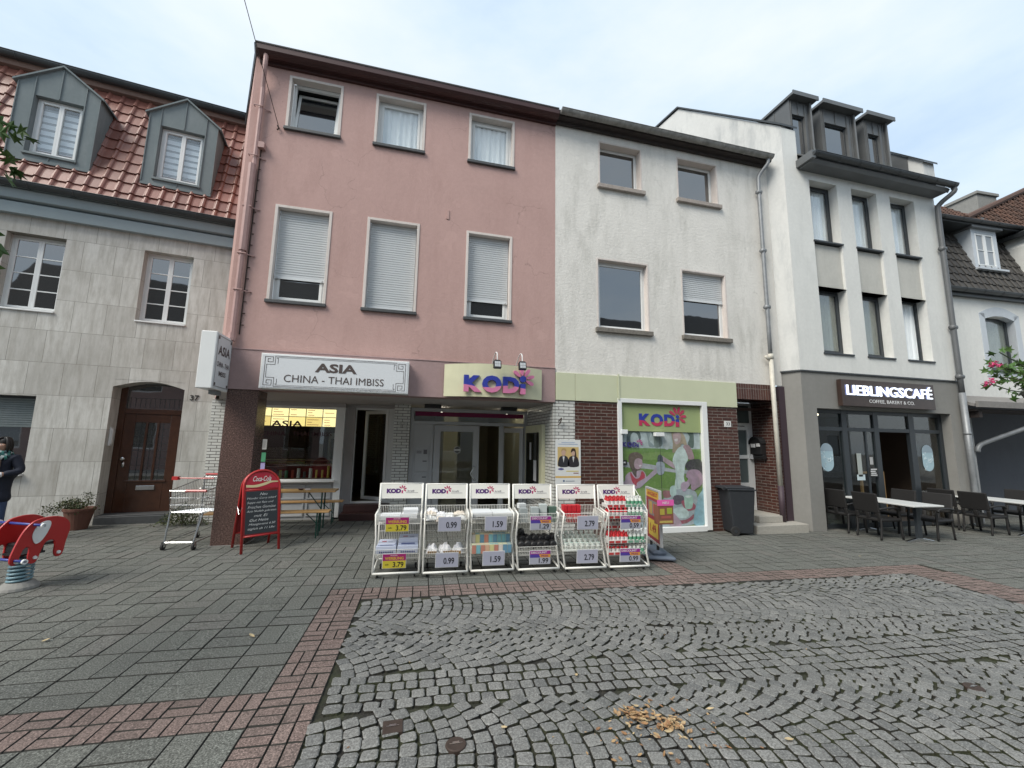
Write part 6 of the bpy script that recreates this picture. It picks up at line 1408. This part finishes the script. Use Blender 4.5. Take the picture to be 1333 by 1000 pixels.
# ================================================================ PERSON
s = empty('person', (-5.66, 7.75, gz(-5.6))); s.rotation_euler = (0,0,R(8)); tag(s, 'person with dark bob, navy coat and green patterned scarf at the left edge', 'person')
def skin(name, verts, edges, rad, mat, parent, root=0, sub=2):
    me = bpy.data.meshes.new(name); me.from_pydata(verts, edges, []); me.materials.append(mat)
    o = bpy.data.objects.new(name, me); COL.objects.link(o); o.parent = parent
    o.modifiers.new('skin', 'SKIN').use_smooth_shade = True
    sm = o.modifiers.new('sub', 'SUBSURF'); sm.levels = sub; sm.render_levels = sub
    for i, r in enumerate(rad):
        v = me.skin_vertices[0].data[i]; v.radius = (r, r) if isinstance(r, (int, float)) else r; v.use_root = (i == root)
    return o
K = .865
V = [(0,0,.92),(0,0,1.08),(0,-.01,1.25),(0,-.0,1.40),(0,-.01,1.47),(0,-.03,1.55),(0,-.04,1.64),   # pelvis .. head 0-6
     (.17,0,1.38),(.27,-.02,1.16),(.10,-.22,1.12),(.04,-.26,1.13),                          # right shoulder, elbow, wrist, palm 7-10
     (-.17,0,1.38),(-.26,-.02,1.15),(-.06,-.24,1.18),(.0,-.27,1.19),                        # left 11-14
     (.09,0,.86),(.10,-.02,.48),(.10,.01,.08),(.11,-.12,.03),(-.09,0,.86),(-.10,-.01,.48),(-.10,.02,.08),(-.11,-.11,.03)]
V = [(x*K,y*K,z*K) for x,y,z in V]
E_ = [(0,1),(1,2),(2,3),(3,4),(4,5),(5,6),(3,7),(7,8),(8,9),(9,10),(3,11),(11,12),(12,13),(13,14),(0,15),(15,16),(16,17),(17,18),(0,19),(19,20),(20,21),(21,22)]
Rr = [(.15,.11),(.13,.095),(.15,.10),(.13,.09),.05,(.065,.075),(.078,.09),.06,.047,.030,.028,.06,.047,.030,.028,.06,.05,.04,.035,.06,.05,.04,.035]
Rr = [tuple(a*K for a in r) if isinstance(r, tuple) else r*K for r in Rr]
body = skin('body', V, E_, Rr, M['skin'], s)
def hand(name, base_, dirx, parent):
    bx, by, bz = base_; vs_ = [(bx,by,bz)]; es = []; rd = [.026]
    for i, (ln, oz) in enumerate(((.060,.026),(.070,.010),(.066,-.008),(.052,-.024))):
        k = len(vs_); vs_ += [(bx+dirx*.035,by-.01,bz+oz),(bx+dirx*(.035+ln*.55),by-.022,bz+oz*1.05-.004),(bx+dirx*(.035+ln*.85),by-.010,bz+oz-.018)]; es += [(0,k),(k,k+1),(k+1,k+2)]; rd += [.0095,.0085,.0072]
    k = len(vs_); vs_ += [(bx+dirx*.01,by-.025,bz+.030),(bx+dirx*.040,by-.045,bz+.040)]; es += [(0,k),(k,k+1)]; rd += [.011,.0085]
    skin(name, vs_, es, rd, M['skin'], parent, 0, 1)
hand('hand', V[10], -1, body); hand('hand', V[14], 1, body)
# coat
CV = [(0,.0,.62),(0,0,.78),(0,0,.95),(0,0,1.10),(0,-.01,1.28),(0,0,1.41),(.165,0,1.385),(.275,-.01,1.16),(.135,-.195,1.125),(-.165,0,1.385),(-.265,-.01,1.15),(-.09,-.21,1.17)]
CV = [(x*K,y*K,z*K) for x,y,z in CV]
CR = [(.205,.16),(.20,.155),(.18,.135),(.165,.125),(.175,.125),(.10,.085),.085,.072,.050,.085,.072,.050]; CR = [tuple(a*K for a in r) if isinstance(r, tuple) else r*K for r in CR]
coat = skin('coat', CV, [(0,1),(1,2),(2,3),(3,4),(4,5),(5,6),(6,7),(7,8),(5,9),(9,10),(10,11)], CR, M['coat'], s, 2)
m = MB(); m.tube([(.135*K,-.195*K,1.125*K),(.112*K,-.212*K,1.122*K)], .040*K, 12); m.build('cuff', M['pvc'], coat, smooth=True)
TV = [(0,0,.84),(.08,0,.76),(.095,-.02,.48),(.10,.01,.10),(-.08,0,.76),(-.095,-.01,.48),(-.10,.02,.10)]
skin('trousers', [(x*K,y*K,z*K) for x,y,z in TV], [(0,1),(1,2),(2,3),(0,4),(4,5),(5,6)], [(.10*K,.08*K),.088*K,.072*K,.060*K,.088*K,.072*K,.060*K], M['jeans'], s)
for x in (.10,-.10): skin('shoe', [(x*K,.05*K,.045),(x*K,-.04*K,.04),(x*1.05*K,-.16*K,.03)], [(0,1),(1,2)], [.042,.042,.035], M['black'], s, 0, 2)
# scarf
m = MB(); rr = random.Random(4)
for k, (r, z, rad) in enumerate(((.105,1.455,.040),(.115,1.415,.045),(.10,1.49,.034))):
    pts = [(K*r*math.cos(2*math.pi*i/20), K*(-.02+r*.9*math.sin(2*math.pi*i/20)), K*(z+.012*math.sin(i*1.7+k)-.02*math.sin(2*math.pi*i/20+1.57))) for i in range(21)]
    for i in range(20): m.tube([pts[i],pts[i+1]], rad*K, 8, 0, [(.03,.14,.13),(.45,.52,.50),(.05,.20,.17),(.02,.05,.06)][(i+k)%4], caps=False)
m.tube([(K*.02,-.11*K,1.42*K),(K*.05,-.15*K,1.28*K),(K*.04,-.16*K,1.12*K)], [.03*K,.028*K,.03*K], 8, 0, (.16,.11,.09)); m.build('scarf', M['print'], s, smooth=True)
# face
hc = (0,-.045*K,1.605*K); m = MB()
for x in (-.031,.031): m.lathe([(.0,-.005),(.008,-.003),(.009,0)], (x*K, -.126*K, 1.612*K), 10, axis='y', col=(.55,.53,.50))
for x in (-.031,.031): m.lathe([(.0,-.0075),(.0045,-.0065)], (x*K, -.126*K, 1.610*K), 8, axis='y', col=(.03,.02,.015)); m.tube([((x-.018)*K,-.132*K,1.632*K),(x*K,-.138*K,1.638*K),((x+.018)*K,-.130*K,1.632*K)], .0028, 5, 0, (.02,.015,.01))
m.tube([(-.020*K,-.132*K,1.548*K),(0,-.140*K,1.550*K),(.020*K,-.132*K,1.548*K)], .0048, 6, 0, (.30,.08,.07)); m.build('face_details', M['print'], body)
m = MB(); m.tube([(0,-.128*K,1.618*K),(0,-.150*K,1.585*K),(0,-.138*K,1.572*K)], [.007,.012,.010], 8); m.build('nose', M['skin'], body, smooth=True, subsurf=1)
for x in (-1,1): m = MB(); m.lathe([(.006,0),(.016,.006),(.014,.012)], (x*.070*K-.006,-.03*K,1.60*K), 10, axis='x'); m.build('ear', M['skin'], body, smooth=True)
# hair: shell of strands, open at the face
m = MB(); rr = random.Random(8)
for i in range(150):
    a = rr.uniform(-math.pi, math.pi)
    if abs(a+math.pi/2) < 1.0: a = -a
    part = (.02, -.05, 1.735); r = .092+rr.uniform(-.008,.008); end = 1.50+rr.uniform(-.03,.03)
    c, s_ = math.cos(a), math.sin(a)
    pts = [(part[0]+.02*c, part[1]+.03*s_+.01, 1.728), (r*.75*c, -.03+r*.85*s_, 1.705), (r*1.0*c, -.03+r*1.05*s_, 1.64), (r*1.06*c, -.025+r*1.05*s_, 1.56), (r*.92*c, -.02+r*.9*s_, end)]
    m.tube([(x*K,y*K,z*K) for x, y, z in smooth_line(pts,2)], [.013]*8+[.008], 5)
for i in range(0):
    a = rr.choice((3.0,.15))+rr.uniform(-.3,.3); pts = [(.02,-.04,1.73),(.06*math.cos(a),-.10+.02*math.sin(a),1.715),(.105*math.cos(a),-.115+.035*abs(math.cos(a)),1.67-.02*abs(math.cos(a)))]
    m.tube([(x*K,y*K,z*K) for x, y, z in pts], [.013,.012,.007], 5)
m.lathe([(.03*K,.11*K),(.07*K,.09*K),(.088*K,.04*K),(.088*K,-.01*K),(.08*K,-.06*K)], (0,.012,1.632*K), 14); m.build('hair', M['hair'], s, smooth=True)

# ================================================================ PLANTS
def leaf_quad(m, p, size, rnd, mi=0, shape=0, up=.3):
    d = Vector((rnd.uniform(-1,1), rnd.uniform(-1,1), rnd.uniform(-1,1)+up)).normalized(); n_ = Vector((rnd.uniform(-1,1), rnd.uniform(-1,1), rnd.uniform(.1,1))).normalized(); w_ = d.cross(n_).normalized(); nn = w_.cross(d)
    p = Vector(p)
    if shape == 0:
        q = [p, p+d*size*.45+w_*size*.28, p+d*size, p+d*size*.45-w_*size*.28, p+d*size*.5-nn*size*.06]; m.add([tuple(v) for v in q], [(0,1,4),(1,2,4),(2,3,4),(3,0,4)], mi)
    else:       # five lobed leaf
        pts = []
        for k in range(5):
            a = R(-120+60*k); a2 = R(-90+60*k); L1 = size*(1,1.15,1.3,1.15,1)[k]*.6
            pts.append(p+d*(L1*math.cos(a)+size*.3)+w_*L1*math.sin(a)); 
            if k < 4: pts.append(p+d*(size*.30*math.cos(a2)+size*.3)+w_*size*.30*math.sin(a2))
        pts.append(p); c = p+d*size*.3-nn*size*.08
        vs = [tuple(v) for v in pts]+[tuple(c)]; n = len(pts); m.add(vs, [(i,(i+1)%n,n) for i in range(n)], mi)
# flower pot by the stone wall
s = empty('flower_pot', (-5.22, 8.72, gz(-5.3))); tag(s, 'wide terracotta pot with straggly green plants against the travertine wall', 'potted plant')
m = MB(); m.lathe([(.13,0),(.19,.30),(.205,.30),(.21,.345),(.18,.345),(.17,.30)], (0,0,0), 24); m.build('pot', M['terra'], s, smooth=False, bevel=.004)
m = MB(); m.cyl((0,0,.29), .17, .02, 20); m.build('soil', M['soil'], s)
m = MB(); rr = random.Random(21)
for i in range(750):
    a = rr.uniform(0, 6.28); r = abs(rr.gauss(0,.17)); m_ = Vector((r*math.cos(a)-abs(rr.gauss(0,.10)), r*math.sin(a)*.6-.02, .38+rr.uniform(-.04,.12)-r*.25)); leaf_quad(m, m_, rr.uniform(.02,.045), rr)
for i in range(240): leaf_quad(m, (.10+rr.gauss(0,.035), rr.gauss(0,.035), .40+rr.uniform(0,.20)), rr.uniform(.015,.03), rr)
for i in range(240): a = rr.random(); leaf_quad(m, (-.15-.32*a+rr.gauss(0,.03), -.03+rr.gauss(0,.05), .40-.12*a+rr.gauss(0,.05)), rr.uniform(.015,.04), rr)
m.build('foliage', M['leafd'], s)
m = MB()
for i in range(16): a = rr.uniform(0,6.28); m.tube([(0,0,.30),(.1*math.cos(a),.08*math.sin(a),.42),(.2*math.cos(a)-.1,.1*math.sin(a),.40+rr.uniform(-.04,.1))], .004, 4)
m.build('stems', M['bark'], s)
s = empty('wall_shrub', (-3.80, 8.92, gz(-3.8))); tag(s, 'low straggly shrub by the stone doorway behind the shopping cart', 'shrub')
m = MB()
for i in range(1500):
    x = rr.gauss(0,.17); y = rr.gauss(0,.09)-.05; z = abs(rr.uniform(0,.36))*(1-min(1,abs(x)/.42)); leaf_quad(m, (x,y,z+.02), rr.uniform(.02,.045), rr)
m.build('foliage', M['leafd'], s)
m = MB()
for i in range(14): a = rr.uniform(0,6.28); m.tube([(0,0,0),(.1*math.cos(a),.05*math.sin(a),.18),(.22*math.cos(a),.08*math.sin(a),.30)], .005, 4)
m.build('stems', M['bark'], s)
# street tree at the left, only its outer twigs reach into view
tx, ty = -3.47, 2.75
s = empty('street_tree', (tx, ty, gz(tx))); tag(s, 'leafy street tree whose outer leaves hang in at the upper left edge', 'tree')
m = MB(); m.tube([(0,0,0),(.02,.01,1.0),(-.03,.02,1.9),(0,0,2.7),(.05,0,3.3)], [.085,.07,.06,.05,.03], 10); rr = random.Random(9); tips = []
for i in range(16):
    a = i*2.4; z0 = 2.0+rr.uniform(0,1.1); l = rr.uniform(.6,.95); p1 = (l*.5*math.cos(a), l*.5*math.sin(a), z0+.25); p2 = (l*math.cos(a), l*math.sin(a), z0+.35+rr.uniform(-.1,.3)); m.tube([(0,0,z0-.1),p1,p2], [.028,.018,.006], 6); tips += [p1, p2]
m.tube([(0,0,2.5),(.6,.02,2.95),(1.04,.08,3.36)], [.02,.012,.004], 5); m.tube([(0,0,2.3),(.6,.02,2.5),(1.0,.10,2.78)], [.02,.012,.004], 5)
m.build('trunk', M['bark'], s, smooth=True)
m = MB()
for i in range(900):
    p = Vector(rr.choice(tips))+Vector((rr.gauss(0,.18),rr.gauss(0,.18),rr.gauss(0,.17)))
    if p.x > .98: continue
    leaf_quad(m, p, rr.uniform(.06,.10), rr, 0, 1, -.2)
for (cx, cy, cz, n, sp) in ((1.06,.10,3.40,18,.05),(1.05,.10,3.24,20,.055),(1.0,.10,2.80,8,.04),(.99,.10,2.68,6,.035)):
    for i in range(n): leaf_quad(m, (cx+rr.gauss(0,sp), cy+rr.gauss(0,.08), cz+rr.gauss(0,sp)), rr.uniform(.06,.095), rr, 0, 1, -.2)
m.build('crown', M['leafg'], s)
# hanging flower basket at the right edge, trailing stems reach into view
bx, by, bz = 4.27, 1.78, 2.00
s = empty('hanging_flower_basket', (bx, by, bz)); tag(s, 'flower basket with trailing stems and pink geranium blooms at the right edge', 'flower basket')
m = MB(); m.lathe([(.05,-.16),(.15,-.08),(.19,.0),(.18,.01),(.14,-.05)], (0,0,0), 18); m.build('bowl', M['black'], s, smooth=True)
m = MB(); 
for a in range(3): m.tube([(.18*math.cos(a*2.1),.18*math.sin(a*2.1),0),(0,0,.55)], .003, 4)
m.tube([(0,0,.55),(0,0,.75),(.5,0,.80),(.52,0,-2.0)], [.006,.02,.03,.04], 8); m.build('hanger', M['galv'], s)
st_ = [[(-.1,0,.03),(-.48,-.02,.10),(-.72,-.05,.12)],[(-.1,0,.0),(-.52,-.03,-.03),(-.82,-.06,.0)],[(-.1,0,.05),(-.45,0,.18),(-.62,-.02,.22)],[(-.1,0,.02),(-.5,0,.06),(-.66,-.04,.05)]]
m = MB()
for q in st_: m.tube(smooth_line(q,4), .0035, 5)
for i in range(14): a = rr.uniform(0,6.28); m.tube([(0,0,0),(.12*math.cos(a),.12*math.sin(a),.1),(.25*math.cos(a),.22*math.sin(a),.12+rr.uniform(-.1,.15))], .0035, 4)
m.build('stems', M['leafd'], s)
m = MB()
for q in st_:
    for p in smooth_line(q,5)[2:]: 
        if rr.random() < .8: leaf_quad(m, Vector(p)+Vector((rr.gauss(0,.012),rr.gauss(0,.02),rr.gauss(0,.014))), rr.uniform(.025,.05), rr, 0, 1)
for i in range(420): a = rr.uniform(0,6.28); r = rr.uniform(0,.27); leaf_quad(m, (r*math.cos(a), r*math.sin(a), rr.uniform(-.06,.20)), rr.uniform(.03,.06), rr, 0, 1)
for i in range(26): leaf_quad(m, (-.55+rr.gauss(0,.05), rr.gauss(0,.04), .10+rr.gauss(0,.05)), rr.uniform(.025,.05), rr, 0, 1)
m.build('leaves', M['leafg'], s)
m = MB()
for (cx, cy, cz) in ((-.74,-.05,.125),(-.835,-.06,.005),(.02,-.1,.2),(.1,-.15,.1)):
    for i in range(11):
        c = Vector((cx+rr.gauss(0,.013), cy+rr.gauss(0,.013), cz+rr.gauss(0,.012)))
        for k in range(5): leaf_quad(m, c, .018, rr)
m.build('blossoms', M['flower'], s)
# fallen leaves
s = MB(); rr = random.Random(33)
def dleaf(m, x, y, h, size):
    a = rr.uniform(0,6.28); c, q = math.cos(a), math.sin(a); cu = rr.uniform(.02,.32)*size; ti = rr.uniform(-.2,.3)
    wd = rr.uniform(.7,1.7); pts = [(-.5,0,0),(-.15,.22*wd,cu*.5),(.25,.17*wd,cu*.7),(.5,0,cu),(.25,-.17*wd,cu*.8),(-.15,-.22*wd,cu*.4),(0,0,-.0)]
    m.add([(x+size*(u*c-v*q), y+size*(u*q+v*c), gz(x)+.008+h+w_+max(0,ti*u*size)) for u, v, w_ in pts], [(0,1,6),(1,2,6),(2,3,6),(3,4,6),(4,5,6),(5,0,6)])
for i in range(170):
    t_ = rr.random(); cx, cy = (1.40,2.46) if t_ < .5 else ((1.57,2.34) if t_ < .85 else (1.50,2.38)); sg = .04 if t_ < .85 else .09
    dleaf(s, cx+rr.gauss(0,sg), cy+rr.gauss(0,sg*.8), abs(rr.gauss(0,.008)), rr.uniform(.015,.05))
for i in range(90): dleaf(s, 1.5+rr.gauss(0,.22), 2.33+rr.gauss(0,.16), 0, rr.uniform(.010,.04))
for i in range(35): dleaf(s, rr.uniform(-.3,4.2), rr.uniform(2.0,4.4), -.004, rr.uniform(.006,.018))
o = s.build('leaf_litter', M['dead']); tag(o, 'pile of dry brown and yellow leaves lying on the setts', 'fallen leaves', None, 'stuff')
for i, (x, y, sz, lb) in enumerate(((1.23,2.93,.07,'single pale yellow leaf in the middle of the setts'),(-1.12,3.99,.06,'small orange leaf on the grey slabs'),(2.15,2.1,.06,'curled yellow green leaf in the right foreground setts'),(.62,2.52,.045,'tiny yellow leaf near the valve caps'),(1.9,2.42,.05,'brown leaf to the right of the leaf pile'),(-2.6,4.2,.05,'faint beige leaf far left on the grey slabs'),(6.9,5.2,.05,'small pale leaf near the cafe tables'))):
    m = MB(); m.M = Matrix.Translation((-x,-y,-gz(x)))
    dleaf(m, x, y, .002, sz); o = m.build('fallen_leaf', M['dead']); o.location = (x, y, gz(x)); tag(o, lb, 'leaf', 'single leaves on the paving')
